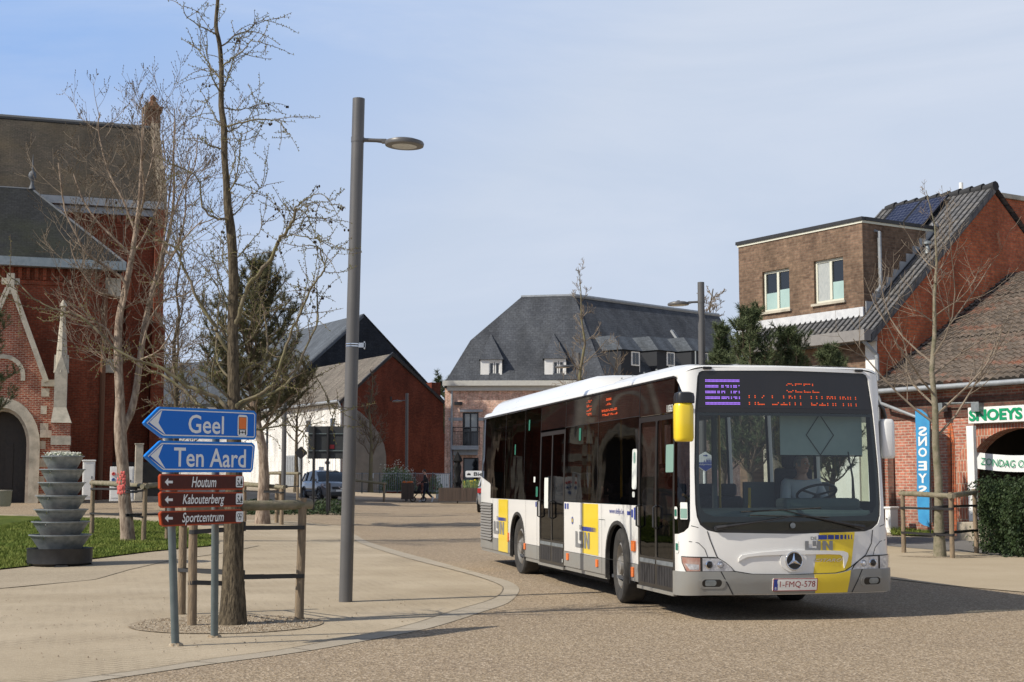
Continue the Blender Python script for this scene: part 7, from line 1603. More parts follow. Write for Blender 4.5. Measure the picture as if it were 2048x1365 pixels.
# --- tree guards
def guard(label, stakes, h, rails, trunk, tr_, r=.045, straps=(.45, .85), rm='woodgrey', sm='wood', group='wooden tree guards'):
    o = thing('tree_guard', label, 'tree guard', stakes[0], 0, group); rnd = random.Random(int(stakes[0][0]*100) & 255)
    tp = []
    for s in stakes:
        s = Vector(s); g = MB(); hh = h*rnd.uniform(.98, 1.03); ln = Vector((rnd.gauss(0, .012), rnd.gauss(0, .012), 0)); pth = [s-Vector((0, 0, .1))]+[s+Vector((0, 0, hh*f))+ln*f+Vector((rnd.gauss(0, .004), rnd.gauss(0, .004), 0)) for f in (.25, .5, .75, 1)]; g.tube(pth, [r*1.05, r, r*.98, r*.97, r*.95], 12); st_ = g.build('stake', M[sm], o, smooth=50); tp.append(pth[-1])
    for a, b in rails:
        A, B = tp[a]-Vector((0, 0, h*.055)), tp[b]-Vector((0, 0, h*.055)); d = (B-A).normalized(); A2, B2 = A-d*r*2.2, B+d*r*2.2; g = MB(); g.tube([A2, A2.lerp(B2, .3)+Vector((0, 0, .008)), A2.lerp(B2, .7), B2], [r*1.05, r*1.15, r*1.1, r*1.05], 12); g.build('rail', M[rm], o, smooth=50)
    tr = Vector(trunk)
    for i, s in enumerate(stakes):
        for k, f in enumerate(straps):
            f = f+.02*((i*7+k*3) % 3-1); A = Vector(s)+Vector((0, 0, h*f)); B = Vector((tr.x, tr.y, A.z+rnd.uniform(-.04, .04))); d = (B-A); d.z = 0; dn = d.normalized(); sd = Vector((-dn.y, dn.x, 0)); g = MB(); w = .022
            for sgn in (-1, 1):
                a0 = A+sd*sgn*(r+.003); b0 = B+sd*sgn*(tr_+.004); q = [a0.lerp(b0, t)+Vector((0, 0, 0)) for t in (0, .5, 1)]
                for j in range(2):
                    tw_ = .5 if j == 0 else 1
                    g.face([q[j]-Vector((0, 0, w)), q[j+1]-Vector((0, 0, w*.9)), q[j+1]+Vector((0, 0, w*.9)), q[j]+Vector((0, 0, w))])
            g.lathe([(r+.004, -w), (r+.006, -w), (r+.006, w), (r+.004, w)], c=A, n=14); g.lathe([(tr_+.004, -w), (tr_+.007, -w), (tr_+.007, w), (tr_+.004, w)], c=B, n=18); g.build('strap', M['strap'], o)
    return o
TG = G(466, 1248); guard('tree guard of round timber stakes with mossy top rail around the front larch', [G(384, 1252), G(598, 1240), G(363, 1229)], 1.36, [(0, 1)], TG+Vector((0, 0, 0)), .115, r=.05, straps=(.36, .76))
guard('tree guard around the pale forked tree with pink paint', [G(183, 1072), G(287, 1086), G(334, 1082)], 1.36, [(0, 1), (1, 2)], BP, .15, r=.055, straps=(.42, .86))
C0 = CB; guard('tree guard around the bronze-green pine', [G(489, 1043), G(563, 1050), G(553, 1046)], 1.18, [(0, 1)], C0, .15, r=.06, straps=(.8,))
guard('tree guard around the sapling before the grey render patch', [P(702, 997, 75), P(768, 1003, 75.5)], 1.0, [(0, 1)], P(741, 1000, 76), .12, r=.06, straps=())
guard('far dark tree guard beside the diamond sign', [P(536, 1003, 62), P(595, 1003, 60), P(560, 1000, 64)], 1.25, [(0, 1), (0, 2)], P(570, 1000, 63), .1, r=.055, straps=(.5,))
gb_ = G(1880, 1115); guard('tree guard around the young tree by the barn', [G(1808, 1107), G(1905, 1118), G(1953, 1108)], 1.37, [(0, 1), (1, 2)], gb_, .11, r=.05, straps=(.35, .74))
# --- cabinets, pillars
def cabinet(label, base, w, d, h, rz=0, m='white', lid=True, cat='cabinet', name='utility_cabinet'):
    o = thing(name, label, cat, base, rz); g = MB(); g.box(-w/2, -d/2, 0, w/2, d/2, h); g.build('housing', M[m], o, local=True, bevel=.015)
    if lid: g = MB(); g.box(-w/2-.03, -d/2-.03, h+.002, w/2+.03, d/2+.03, h+.06); g.build('lid', M[m], o, local=True, bevel=.02)
    g = MB(); g.box(-w/2+.04, -d/2-.012, .12, w/2-.04, -d/2-.002, h-.08); dr_ = g.build('door', M[m], o, local=True, bevel=.004); g = MB(); g.box(w/2-.12, -d/2-.03, h*.55, w/2-.09, -d/2-.013, h*.62); g.build('handle', M['black'], dr_, local=True)
    return o
cabinet('white utility cabinet standing behind the planter tower', P(176, 1000, 52), .42, .35, 1.38, R(18))
ec_ = P(243, 1003, 50); e = cabinet('pale power cabinet with red and blue sockets behind the pale forked tree', ec_, .8, .4, 1.2, R(12), lid=False)
for i, (x, z, m_) in enumerate(((-.28, .95, 'r'), (-.1, .95, 'r'), (-.28, .75, 'b'), (-.1, .75, 'b'), (-.2, .55, 'b'))):
    M.setdefault('sock_r', col('red_socket', (.5, .03, .03))); M.setdefault('sock_b', col('blue_socket', (.06, .12, .3))); g = MB(); T = Matrix.Translation((x, -.215, z)) @ Matrix.Rotation(R(90), 4, 'X'); g.lathe([(.06, 0), (.06, .04), (.045, .05), (.001, .03)], n=14, M=T); g.build('socket', M['sock_'+m_], e, local=True)
cabinet('white cabinet between the walking person and the pink brick building', P(885, 998, 80), .72, .5, 1.3, 0)
cabinet('slim pale meter cabinet at the foot of the barn wall, right behind the bus', P(1784, 1066, 37.6), .18, .3, .62, R(-56))
pg = P(276, 1000, 56); g = MB(); g.box(-.15, -.12, 0, .15, .12, 2.15); g.box(-.17, -.14, -.05, .17, .14, .0); pq = thing('stone_pillar', 'plain pale grey pillar beside the pink-marked trunk, against the church', 'pillar', pg, R(18)); g.build('shaft', M['stone'], pq, local=True, bevel=.02)
g = MB(); g.box(-.17, -.14, 2.151, .17, .14, 2.2); g.build('cap', M['stone'], pq, local=True)
sb0 = P(2, 1010, 41); g = MB(); g.lathe([(.01, -.05), (.25, -.05), (.27, .02), (.29, .38), (.30, .40), (.29, .42), (.01, .42)], c=sb0, n=30); tag(g.build('round_bench', M['kerb'], smooth=35), 'round grey concrete seat cut by the left picture edge', 'seat')
# --- far signs
bs = P(660, 1027, 52); o = thing('large_road_sign', 'back of a large dark road sign on two posts half hidden by lamp pole', 'road sign', bs)
Z = lambda py, Y=52: P(0, py, Y).z
x0, x1 = P(629, 0, 52).x, P(704, 0, 52).x
g = MB(); g.box(x0, 51.97, Z(918), x1, 52, Z(853)); pn = g.build('panel', mat('dark_sign_back', (.018, .021, .023), (.026, .03, .032), rough=.6), o, bevel=.01)
g = MB()
for py in (868, 902): g.box(x0, 51.93, Z(py)-.02, x1, 51.969, Z(py)+.02)
g.build('back_rail', M['post'], pn); g = MB(); g.box(P(671, 0, 52).x, 51.955, Z(898), P(680, 0, 52).x, 51.968, Z(890)); g.build('label_plate', M['platered'], pn)
for px in (641, 668): g = MB(); x = P(px, 0, 52).x; g.tube([(x, 51.9, bs.z-.1), (x, 51.9, Z(853))], .05, 10); g.build('post', M['trim'], o, smooth=50)
q0 = P(658, 1022, 50); g = MB(); g.tube([q0, (q0.x, q0.y, q0.z+.95)], .05, 10); g.tube([(q0.x, q0.y, q0.z+.95), (q0.x, q0.y, q0.z+.98)], [.05, .02], 10); tag(g.build('bollard', M['trim'], smooth=50), 'thin dark bollard between the two posts of the large road sign', 'bollard')
def diamond(label, px, py, half, Y, front, basepy, name='diamond_sign'):
    b0 = P(px, basepy, Y); o = thing(name, label, 'road sign', b0); s = half/FPX*Y; c = P(px, py, Y); g = MB(); g.tube([b0, (c.x, Y+.04, c.z+s*.9)], .035, 8); g.build('post', M['trim'], o, smooth=50)
    def dm(k, y, m, nm, par):
        g = MB(); pl = Plane((c.x, y, c.z), 0); pts = [(0, -s*k), (s*k, 0), (0, s*k), (-s*k, 0)]; A = []
        for i in range(4):
            p1 = Vector(pts[i]); pa = Vector(pts[i-1]); pb_ = Vector(pts[(i+1) % 4]); A += [tuple(p1.lerp(pa, .12)), tuple(p1.lerp(pb_, .12))]
        g.solid(pl, A, Vector((0, .015, 0))); return g.build(nm, m, par)
    if front: a = dm(1, Y-.02, M['s_white'], 'sign_face', o); dm(.68, Y-.04, M['s_black'], 'black_line', a); dm(.6, Y-.058, M['s_orange'], 'orange_centre', a)
    else: dm(1, Y+.0, M['trim'], 'sign_back', o)
diamond('dark back of a diamond sign on a post, left of the large road sign', 602, 906, 13.5, 55, False, 1004); diamond('small orange and white priority sign seen beneath the large road sign', 655, 926, 6.5, 78, True, 1003, 'priority_sign')
g = MB(); g.box(P(650, 0, 78).x, 77.99, P(0, 941, 78).z, P(660, 0, 78).x, 78, P(0, 934, 78).z)
g.build('lower_plate', M['s_white'], [q for q in bpy.data.objects if q.name.startswith('priority_sign')][0])
# --- metal fence
fn = thing('metal_fence', 'dark green metal bar fence in front of the red brick gable', 'fence', P(770, 990, 78)); fz0, fz1 = P(0, 987, 78).z, P(0, 946, 78).z
fx0, fx1 = P(700, 0, 78).x, P(905, 0, 78).x
npost = 6
for k in range(npost+1):
    x = fx0+(fx1-fx0)*k/npost; g = MB(); g.box(x-.03, 77.97, fz0, x+.03, 78.03, fz1+.03); g.build('fence_post', M['post'], fn)
    if k < npost:
        x2 = fx0+(fx1-fx0)*(k+1)/npost; g = MB(); g.box(x+.03, 77.985, fz1-.06, x2-.03, 78.015, fz1-.02); g.box(x+.03, 77.985, fz0+.1, x2-.03, 78.015, fz0+.14); n_ = int((x2-x)/.105)
        for j in range(1, n_): xx = x+(x2-x)*j/n_; g.box(xx-.009, 77.991, fz0+.14, xx+.009, 78.009, fz1-.06)
        g.build('bar_panel', M['zinc'], fn)
g = MB(); g.box(P(750, 0, 77.9).x, 77.94, P(0, 957, 78).z, P(756, 0, 77.9).x, 77.96, P(0, 947, 78).z); g.build('notice_plate', M['s_white'], fn)
g = MB(); g.box(P(905, 0, 79).x, 78.9, .4, P(912, 0, 79).x, 79.3, P(0, 955, 79).z); 
# --- wooden planters
def tub(label, px0, px1, pyt, pyb, Y, dep, flowers=None):
    x0, x1 = P(px0, 0, Y).x, P(px1, 0, Y).x; z0, z1 = P(0, pyb, Y).z, P(0, pyt, Y).z; c = ((x0+x1)/2, Y+dep/2, z0); o = thing('wooden_planter', label, 'planter', c); n_ = max(4, int((x1-x0)/.14)); g = MB()
    for k in range(n_): a = x0+(x1-x0)*k/n_; b = x0+(x1-x0)*(k+1)/n_-.012; g.box(a, Y, z0, b, Y+.04, z1)
    m_ = max(3, int(dep/.14))
    for xx in (x0, x1-.04):
        for k in range(m_): a = Y+.041+(dep-.08)*k/m_; b = Y+.041+(dep-.08)*(k+1)/m_-.012; g.box(xx, a, z0, xx+.04, b, z1)
    g.box(x0, Y+dep-.03, z0, x1, Y+dep, z1); g.build('planks', M['planks_v'], o); g = MB(); g.box(x0+.04, Y+.05, z1-.15, x1-.04, Y+dep-.05, z1-.1); g.build('soil', M['soil'], o)
    return o, x0, x1, z1
M['planks_v'] = mat('dark_planter_planks', (.10, .068, .052), (.045, .034, .028), rough=.8, scale=1.8, stretch=(7, 7, .25), lo=.3, hi=.7)
o, x0, x1, z1 = tub('square dark wooden planter with orange flowers at the foot of the far lamp', 810, 833, 966, 999, 76.5, .62)
rnd = random.Random(9); g = MB()
for k in range(90): g.ball((rnd.uniform(x0+.05, x1-.05), 76.5+rnd.uniform(.05, .5), z1+rnd.uniform(-.05, .07)), .03, 5)
f = tag(g.build('orange_flowers', M['s_orange']), 'orange flowers in the square wooden planter by the far lamp', 'flowers'); f['kind'] = 'stuff'
o, x0, x1, z1 = tub('long dark wooden planter box beside the closed black parasol', 882, 985, 976, 1003, 74, 1.2)
g = MB()
for k in range(1100): p = Vector((rnd.uniform(P(929, 0, 75).x, P(985, 0, 75).x), 74+rnd.uniform(.1, 1.0), z1+rnd.uniform(-.1, .35))); d = Vector((rnd.gauss(0, .4), rnd.gauss(0, .4), 1)).normalized()*.12; g.face([p, p+Vector((.02, 0, 0)), p+d])
f = tag(g.build('daffodil_leaves', M['leaf']), 'green daffodil leaves in the long wooden planter', 'plants'); f['kind'] = 'stuff'
for px, py in ((929, 965), (941, 963), (944, 963), (950, 961)): q = P(px, py, 74.4); g = MB(); g.ball(q, .05, 6); g.tube([q, q-Vector((0, 0, .35))], .008, 4); tag(g.build('daffodil', M['byellow']), 'yellow daffodil bloom above the long wooden planter', 'flower', 'daffodils in the long wooden planter')
M['jacket0'] = mat('black_fabric', (.005, .005, .006), rough=.95)
# closed parasol
pr = P(915, 978, 75); o = thing('closed_parasol', 'tall closed black parasol standing by the pink brick building', 'parasol', pr); Zp = lambda py: P(0, py, 75).z
g = MB(); prof = [(916, .05, 905), (0, .10, 912), (0, .24, 922), (0, .14, 926), (0, .2, 932), (0, .19, 942), (0, .11, 952), (0, .20, 962), (0, .22, 968), (0, .12, 966), (0, .16, 976)]
n_ = 16; V = []
for _, r_, py in [(0, .015, 903), (0, .05, 906), (0, .2, 918), (0, .235, 922), (0, .13, 926), (0, .2, 934), (0, .18, 944), (0, .12, 953), (0, .24, 965), (0, .17, 971), (0, .2, 977)]:
    for j in range(n_): a = j*6.283/n_; rq = r_*(1+.18*math.sin(a*5+py*.2)); V.append((pr.x+rq*math.cos(a), pr.y+rq*math.sin(a), Zp(py)))
g.idx(V, [(k*n_+j, k*n_+(j+1) % n_, (k+1)*n_+(j+1) % n_, (k+1)*n_+j) for k in range(10) for j in range(n_)]); g.build('fabric', M['jacket0'], o, smooth=40); g = MB(); g.tube([(pr.x, pr.y, gz(pr.x, pr.y)), (pr.x, pr.y, Zp(902))], .03, 8); g.build('pole', M['black'], o)
# Biezen sign
sb = P(966, 1000, 73); o = thing('place_sign', 'small white arrow sign with black lettering beside the rear of the bus', 'signpost', sb); pl9 = Plane((P(934, 0, 73).x, 73, P(0, 948.5, 73).z), 0); w_ = P(985, 0, 73).x-P(934, 0, 73).x; h_ = P(0, 942, 73).z-P(0, 955, 73).z
g = MB(); g.solid(pl9, rr(0, -h_/2, w_, h_/2, .06, 3), Vector((0, .03, 0))); bd_ = g.build('sign_board', M['s_white'], o); g = MB(); add_text(g, 'Biezen', lambda x, y: pl9.at(.9+x, y, .006), .95, .19, bold=.02); g.build('lettering', M['s_black'], bd_)
g = MB(); g.face([pl9.at(*q, .006) for q in ((.08, -.06), (.26, -.06), (.26, .02), (.2, .02), (.2, .06), (.15, .06), (.15, .02), (.08, .02))]); g.build('symbol', M['s_black'], bd_); g = MB(); g.tube([(sb.x, 73.05, sb.z), (sb.x, 73.05, P(0, 941, 73).z)], .035, 8); g.build('post', M['post'], o)
# --- things at the barn
fl_ = Plane(st.at(0, 0, .75), HD); q = lambda px, py: fl_.hit(px, py)
o = thing('beach_flag', 'tall narrow blue flag with white lettering seen from behind, against the barn wall', 'flag', fl_.at(*q(1860, 1066))); pts = [q(*a) for a in ((1858.6, 1054), (1859, 841), (1853.6, 829), (1843, 820), (1830, 817), (1831, 850), (1833, 900), (1834, 960), (1834, 1003), (1837, 1044), (1847, 1051))]
M['flagblue'] = mat('flag_blue', (.045, .30, .56), (.03, .22, .46), rough=.7, scale=2.5)
g = MB(); A = ccw(pts); tri = tessellate_polygon([[Vector((a, b, 0)) for a, b in A]])
g.solid(fl_, A, fl_.n*-.012); fc = g.build('fabric', M['flagblue'], o)
for ch, py in zip('SNOEYS', (863, 883, 905, 932, 957, 981)):
    a, b = q(1845.5, py); g = MB(); add_text(g, ch, lambda x, y: fl_.at(a+x, b+y, .006), .28, .24, mirror=True, bold=.03); g.build('letter', M['s_white'], fc)
g = MB(); a0, b0 = q(1861, 1075); a1, b1 = q(1861, 842); a2, b2 = q(1846, 819); a3, b3 = q(1830, 815); g.tube([fl_.at(a0, b0), fl_.at(a1, b1), fl_.at(a2+.1, b2), fl_.at(a3, b3)], [.02, .014, .01, .006], 8); g.build('pole', M['black'], o)
s2_ = Plane(st.at(0, 0, .16), HD); q2 = lambda px, py: s2_.hit(px, py); aL, zT = q2(1937, 816); _, zB = q2(1938, 848); o = thing('shop_sign', 'long white shop sign with green lettering above the barn arch', 'sign', s2_.at(aL, zB)); aR_ = q2(2062, 830)[0]
g = MB(); g.pbox(s2_, aL, zB, aR_, zT, -.06, .03); bd_ = g.build('sign_board', M['white'], o, bevel=.01); M['sgreen'] = col('sign_green', (.005, .27, .12), .4); a0, a1 = q2(1940, 830)[0], q2(2047, 830)[0]; g = MB(); h_ = (zT-zB)*.72
add_text(g, 'SNOEYS', lambda x, y: s2_.at((a0+a1)/2+x, (zT+zB)/2+y, .045), a1-a0, h_, bold=.045); g.build('lettering', M['sgreen'], bd_)
o = thing('banner', 'white banner with green lettering hanging across the dark barn arch', 'banner', st.at(*st.hit(1955, 940))); s3 = Plane(st.at(0, 0, -.1), HD); a0, zt3 = s3.hit(1954, 905); _, zb3 = s3.hit(1954, 938)
g = MB(); n_ = 12; a1 = a0+2.6; V = []
for k in range(n_+1): f = k/n_; sag = -.10*math.sin(f*math.pi); V += [s3.at(a0+(a1-a0)*f, zb3+sag*.9, .01*math.sin(k)), s3.at(a0+(a1-a0)*f, zt3+sag, .012*math.cos(k*1.3))]
g.idx(V, [(2*k, 2*k+2, 2*k+3, 2*k+1) for k in range(n_)]); cl = g.build('cloth', M['s_white'], o); am = s3.hit(1962, 920)[0]; an_ = s3.hit(2029, 920)[0]; wz = (an_-am); g = MB()
add_text(g, 'ZONDAG OPEN', lambda x, y: s3.at(am+wz*1.72/2+x, (zt3+zb3)/2-.10*math.sin((am+wz*1.72/2+x-a0)/(a1-a0)*math.pi)*.95+y, .03), wz*1.72, (zt3-zb3)*.42, shear=.15); g.build('lettering', M['sgreen'], cl)
s4 = Plane(st.at(0, 0, .45), HD); a0, b0 = s4.hit(1941, 1043); a1, b1 = s4.hit(1949, 852); g = MB(); g.pbox(s4, a0, b0, a1, b1, -.06, .06); tag(g.build('white_post', M['white'], bevel=.01), 'slim white post standing before the left side of the barn arch', 'post')
s5 = Plane(st.at(0, 0, 1.3), HD); a0, b0 = s5.hit(1914, 1082); a1, b1 = s5.hit(1976, 1046); g = MB(); g.pbox(s5, a0, b0, a1, b1, -.7, 0); tag(g.build('concrete_trough', M['kerb'], bevel=.02), 'pale grey concrete trough in front of the barn arch, behind the stakes', 'trough')
# route sign seen through the bus windscreen
rs = Plane(P(1411, 968, 31), 8); b0 = P(1411, 1085, 31); o = thing('route_sign', 'white and blue house-shaped route sign with an arrow, seen through the bus windscreen', 'sign', (b0.x, b0.y, .1)); q = lambda px, py: rs.hit(px, py)
g = MB(); g.solid(rs, [q(*a) for a in ((1395, 933), (1411, 944), (1427, 934), (1427, 914), (1411, 904), (1395, 913))], rs.n*-.03); bd_ = g.build('sign_board', M['s_white'], o); g = MB(); g.solid(rs, [q(*a) for a in ((1396, 932.5), (1411, 943), (1426, 933.5), (1426, 925), (1396, 925))], rs.n*-.002, off=.004); g.build('blue_field', M['bblue'], bd_)
a, b = q(1411, 929.5); g = MB(); add_text(g, 'abdijenroute', lambda x, y: rs.at(a+x, b+y, .008), .29, .05); g.build('lettering', M['s_white'], bd_); g = MB(); a, b = q(1411, 911.5); g.face([rs.at(a+x, b+y, .006) for x, y in ((-.05, -.01), (.01, -.01), (.01, -.03), (.05, 0), (.01, .03), (.01, .01), (-.05, .01))])
a, b = q(1416, 924.5)
for k, (dx, h) in enumerate(((-.08, .05), (-.03, .08), (.0, .10), (.04, .11), (.08, .07))): g.face([rs.at(a+dx-.015, b, .006), rs.at(a+dx+.015, b, .006), rs.at(a+dx, b+h, .006)])
g.build('blue_symbols', M['bblue'], bd_); g = MB(); g.tube([(b0.x, b0.y+.03, .05), (b0.x, b0.y+.03, q(1411, 906)[1]+rs.p.z)], .03, 8); g.build('post', M['s_white'], o)
# ---------------------------------------------------------------- cars
def car(label, loc, rz, paintm, tail=False, L_=4.4, Wd=.91, H=1.6, group=None):
    o = thing('parked_car' if tail else 'suv_car', label, 'car', loc, rz, group)
    # local: nose at y=0, tail at y=L_, x to the viewer's right
    st_ = [(0.0, .55, .35, .62), (.08, .72, .28, .78), (.3, .84, .24, .90), (.75, .90, .22, .97), (1.25, .91, .22, 1.02), (2.2, .91, .22, 1.03), (3.3, .91, .22, 1.05), (4.0, .88, .24, 1.06), (4.3, .80, .30, 1.02), (4.4, .70, .38, .90)]
    g = MB(); V = []
    for y, w, zl, zs in st_: V += [(-w*.86, y, zl), (-w*.97, y, zl+.12), (-w, y, .62 if zs > .7 else zl+.2), (-w*.985, y, zs-.08), (-w*.90, y, zs), (0, y, zs+.03), (w*.90, y, zs), (w*.985, y, zs-.08), (w, y, .62 if zs > .7 else zl+.2), (w*.97, y, zl+.12), (w*.86, y, zl)]
    m_ = 11; F = [(i*m_+j, (i+1)*m_+j, (i+1)*m_+(j+1) % m_, i*m_+(j+1) % m_) for i in range(len(st_)-1) for j in range(m_)]+[tuple(range(m_)), tuple((len(st_)-1)*m_+j for j in reversed(range(m_)))]
    g.idx(V, F); b = g.build('body', paintm, o, local=True, smooth=50)
    gh = [(1.15, .82, 1.02, 1.03), (1.45, .80, 1.02, 1.22), (2.0, .79, 1.02, 1.53), (2.5, .79, 1.02, H), (3.2, .79, 1.03, H-.01), (3.8, .77, 1.04, H-.07), (4.05, .74, 1.04, H-.16), (4.28, .70, 1.04, 1.08)]
    g = MB(); V = []
    for y, w, zs, zr in gh: t = (zr-zs)/.58; wt = w-.16*t; V += [(-w, y, zs), (-wt, y, zr-.03*t), (-wt*.8, y, zr), (wt*.8, y, zr), (wt, y, zr-.03*t), (w, y, zs)]
    m_ = 6; g.idx(V, [(i*m_+j, (i+1)*m_+j, (i+1)*m_+j+1, i*m_+j+1) for i in range(len(gh)-1) for j in range(5)]); g.build('greenhouse', M['carglass'], o, local=True, smooth=40)
    g = MB(); V = []
    for y, w, zs, zr in gh[2:7]: t = (zr-zs)/.58; wt = w-.155*t; V += [(-wt, y, zr-.04), (-wt*.8, y, zr+.012), (wt*.8, y, zr+.012), (wt, y, zr-.04)]
    g.idx(V, [(i*4+j, (i+1)*4+j, (i+1)*4+j+1, i*4+j+1) for i in range(4) for j in range(3)])
    for s in (-1, 1):
        def pil(y0, z0, y1, z1, w=.03):
            xa = s*(.795-.16*(z0-1.02)/.58+.008); xb = s*(.795-.16*(z1-1.02)/.58+.008); g.tube([(xa, y0, z0), (xb, y1, z1)], w, 6)
        pil(1.25, 1.05, 2.05, 1.52); pil(2.75, 1.03, 2.72, 1.57, .035); pil(3.6, 1.03, 3.65, 1.52, .05); pil(4.2, 1.05, 4.0, 1.45, .05)
    g.build('roof', paintm, o, local=True, smooth=40)
    for s in (-1, 1):
        g = MB(); g.box(s*.83-.0, 1.45, 1.0, s*1.02, 1.6, 1.16) if s > 0 else g.box(-1.02, 1.45, 1.0, -.83, 1.6, 1.16); g.build('wing_mirror', paintm, o, local=True, bevel=.04)
        g = MB(); V = [(s*.80, .14, .68), (s*.88, .42, .80), (s*.86, .50, .90), (s*.55, .06, .76), (s*.52, .05, .68)]; V = [(x*1.01, y-.035, z) for x, y, z in V]; g.face(V if s > 0 else V[::-1]); V2 = [(x, y-.02, z+.01) for x, y, z in V]; g.face(V2[::-1] if s > 0 else V2); g.build('headlight', M['refl'], o, local=True)
        g = MB(); g.box(min(s*.62, s*.84), 4.30, .78, max(s*.62, s*.84), 4.42, .98); g.build('tail_light', M['taillight'], o, local=True, bevel=.02)
        for y in (.85, 3.52):
            T = Matrix.Translation((s*.80, y, .34)) @ Matrix.Rotation(R(90)*s, 4, 'Y'); g = MB(); g.lathe([(.2, -.1), (.33, -.1), (.345, -.06), (.345, .08), (.33, .115), (.24, .118), (.2, .09)], n=26, M=T); w_ = g.build('wheel', M['rubber'], o, local=True, smooth=40)
            g = MB(); g.lathe([(.24, .10), (.225, .118), (.215, .06), (.05, .07)], n=26, M=T)
            for k in range(5):
                T2 = T @ Matrix.Rotation(k*1.2566, 4, 'Z'); g.box(-.03, .03, .07, .03, .22, .12, T2)
            g.lathe([(.06, .07), (.06, .125), (.001, .13)], n=12, M=T); g.build('rim', M['galv'], w_, local=True)
            g = MB(); g.tube([(s*.905, y+.40*math.cos(k*math.pi/12), .34+.40*math.sin(k*math.pi/12)) for k in range(13)], .035, 6); g.build('wheel_arch', M['black'], o, local=True, smooth=50)
            g = MB(); g.lathe([(.385, .05), (.001, .05)], n=24, M=Matrix.Translation((s*.845, y, .36)) @ Matrix.Rotation(R(90)*s, 4, 'Y')); g.build('wheel_well', M['liner'], w_, local=True)
    g = MB(); g.box(-.45, -.02, .60, .45, .12, .74); g.build('grille', M['black'], o, local=True, bevel=.02)
    g = MB(); g.box(-.66, -.03, .28, .66, .2, .46); g.build('lower_bumper', M['black'], o, local=True, bevel=.03)
    g = MB(); V = [(-.14, -.04, .74), (0, -.05, .60), (.14, -.04, .74), (.10, -.04, .74), (0, -.05, .65), (-.10, -.04, .74)]; g.face(V[::-1]); g.build('chrome_bar', M['chrome'], o, local=True)
    for y in (0, L_+.03): g = MB(); g.box(-.26, y-.05, .49, .26, y-.035, .59) if y == 0 else g.box(-.26, L_+.0, .7, .26, L_+.02, .8); g.build('number_plate', M['plate'], o, local=True)
    for s in (-1, 1): g = MB(); g.tube([(s*.9, 1.3, .52), (s*.915, 2.2, .5), (s*.9, 3.1, .52)], .045, 6); g.build('side_cladding', M['black'], o, local=True, smooth=50)
    g = MB()
    for s in (-1, 1):
        for y in (2.25, 3.15): g.box(min(s*.905, s*.925), y, .88, max(s*.905, s*.925), y+.16, .91)
    g.build('door_handle', M['chrome'], o, local=True)
    return o
M['carglass'] = mat('car_glass', (.02, .024, .028), rough=.05, spec=.9); M['silver'] = paint('silver_car_paint', (.23, .245, .265), .3, .9, .2); M['taillight'] = col('red_tail_lamp', (.45, .02, .02), .2)
cb = G(703, 1007); cy = 74.0; cxw = P(706, 0, cy).x
car('silver sport utility car with its nose towards us, partly hidden by the front lamp pole', (cxw-.35, cy, gz(cxw, cy)), R(25), M['silver'])
cx2 = P(1012, 0, 58).x; car('silver car almost hidden behind the rear corner of the bus', (cx2, 62.4, gz(cx2, 60)), math.pi-R(4), M['silver'], tail=True)
# ---------------------------------------------------------------- people
M['skin'] = mat('skin', (.60, .36, .27), (.52, .30, .22), rough=.55, scale=12); M['shirt'] = mat('white_shirt', (.66, .68, .70), (.58, .60, .63), rough=.85, scale=6); M['hairg'] = mat('grey_hair', (.34, .33, .32), (.22, .21, .20), rough=.8, scale=30); M['hairb'] = mat('dark_brown_hair', (.03, .018, .012), rough=.7)
M['jacket'] = mat('black_jacket', (.013, .013, .015), (.02, .02, .022), rough=.85, scale=9); M['navy'] = mat('navy_trousers', (.012, .016, .03), rough=.85); M['shoe'] = mat('white_trainers', (.7, .7, .7), rough=.6)
def skinmesh(name, chains, m, par, root=0, sub=1, extra=None):
    """chains: list of [(point, radius), ...]; first point of a chain may repeat an existing one (within 1 mm) to branch"""
    vs = []; rs = []; es = []
    def vid(p, r):
        for i, q in enumerate(vs):
            if (q-p).length < .001: return i
        vs.append(p); rs.append(r); return len(vs)-1
    for ch in chains:
        ids = [vid(Vector(p), r) for p, r in ch]; es += list(zip(ids[:-1], ids[1:]))
    me = bpy.data.meshes.new(name); me.from_pydata(vs, es, []); ob = bpy.data.objects.new(name, me); COL.objects.link(ob); ob.modifiers.new('skin', 'SKIN'); 
    if not me.skin_vertices: me.attributes.new('skin', 'FLOAT', 'POINT')
    bpy.context.view_layer.update()
    try:
        for i, sv in enumerate(me.skin_vertices[0].data): sv.radius = (rs[i], rs[i]); sv.use_root = (i == root)
    except Exception as ex:
        bm = bmesh.new(); bm.from_mesh(me); ly = bm.verts.layers.skin.verify(); bm.verts.ensure_lookup_table()
        for i, v in enumerate(bm.verts): v[ly].radius = (rs[i], rs[i]); v[ly].use_root = (i == root)
        bm.to_mesh(me); bm.free()
    s = ob.modifiers.new('sub', 'SUBSURF'); s.levels = sub; s.render_levels = sub; bpy.context.view_layer.update()
    dg = bpy.context.evaluated_depsgraph_get(); nm = bpy.data.meshes.new_from_object(ob.evaluated_get(dg)); bpy.data.objects.remove(ob)
    g = MB(); g.idx([v.co.copy() for v in nm.vertices], [tuple(p.vertices) for p in nm.polygons])
    if extra: extra(g)
    return g.build(name, m, par, local=True, smooth=80)
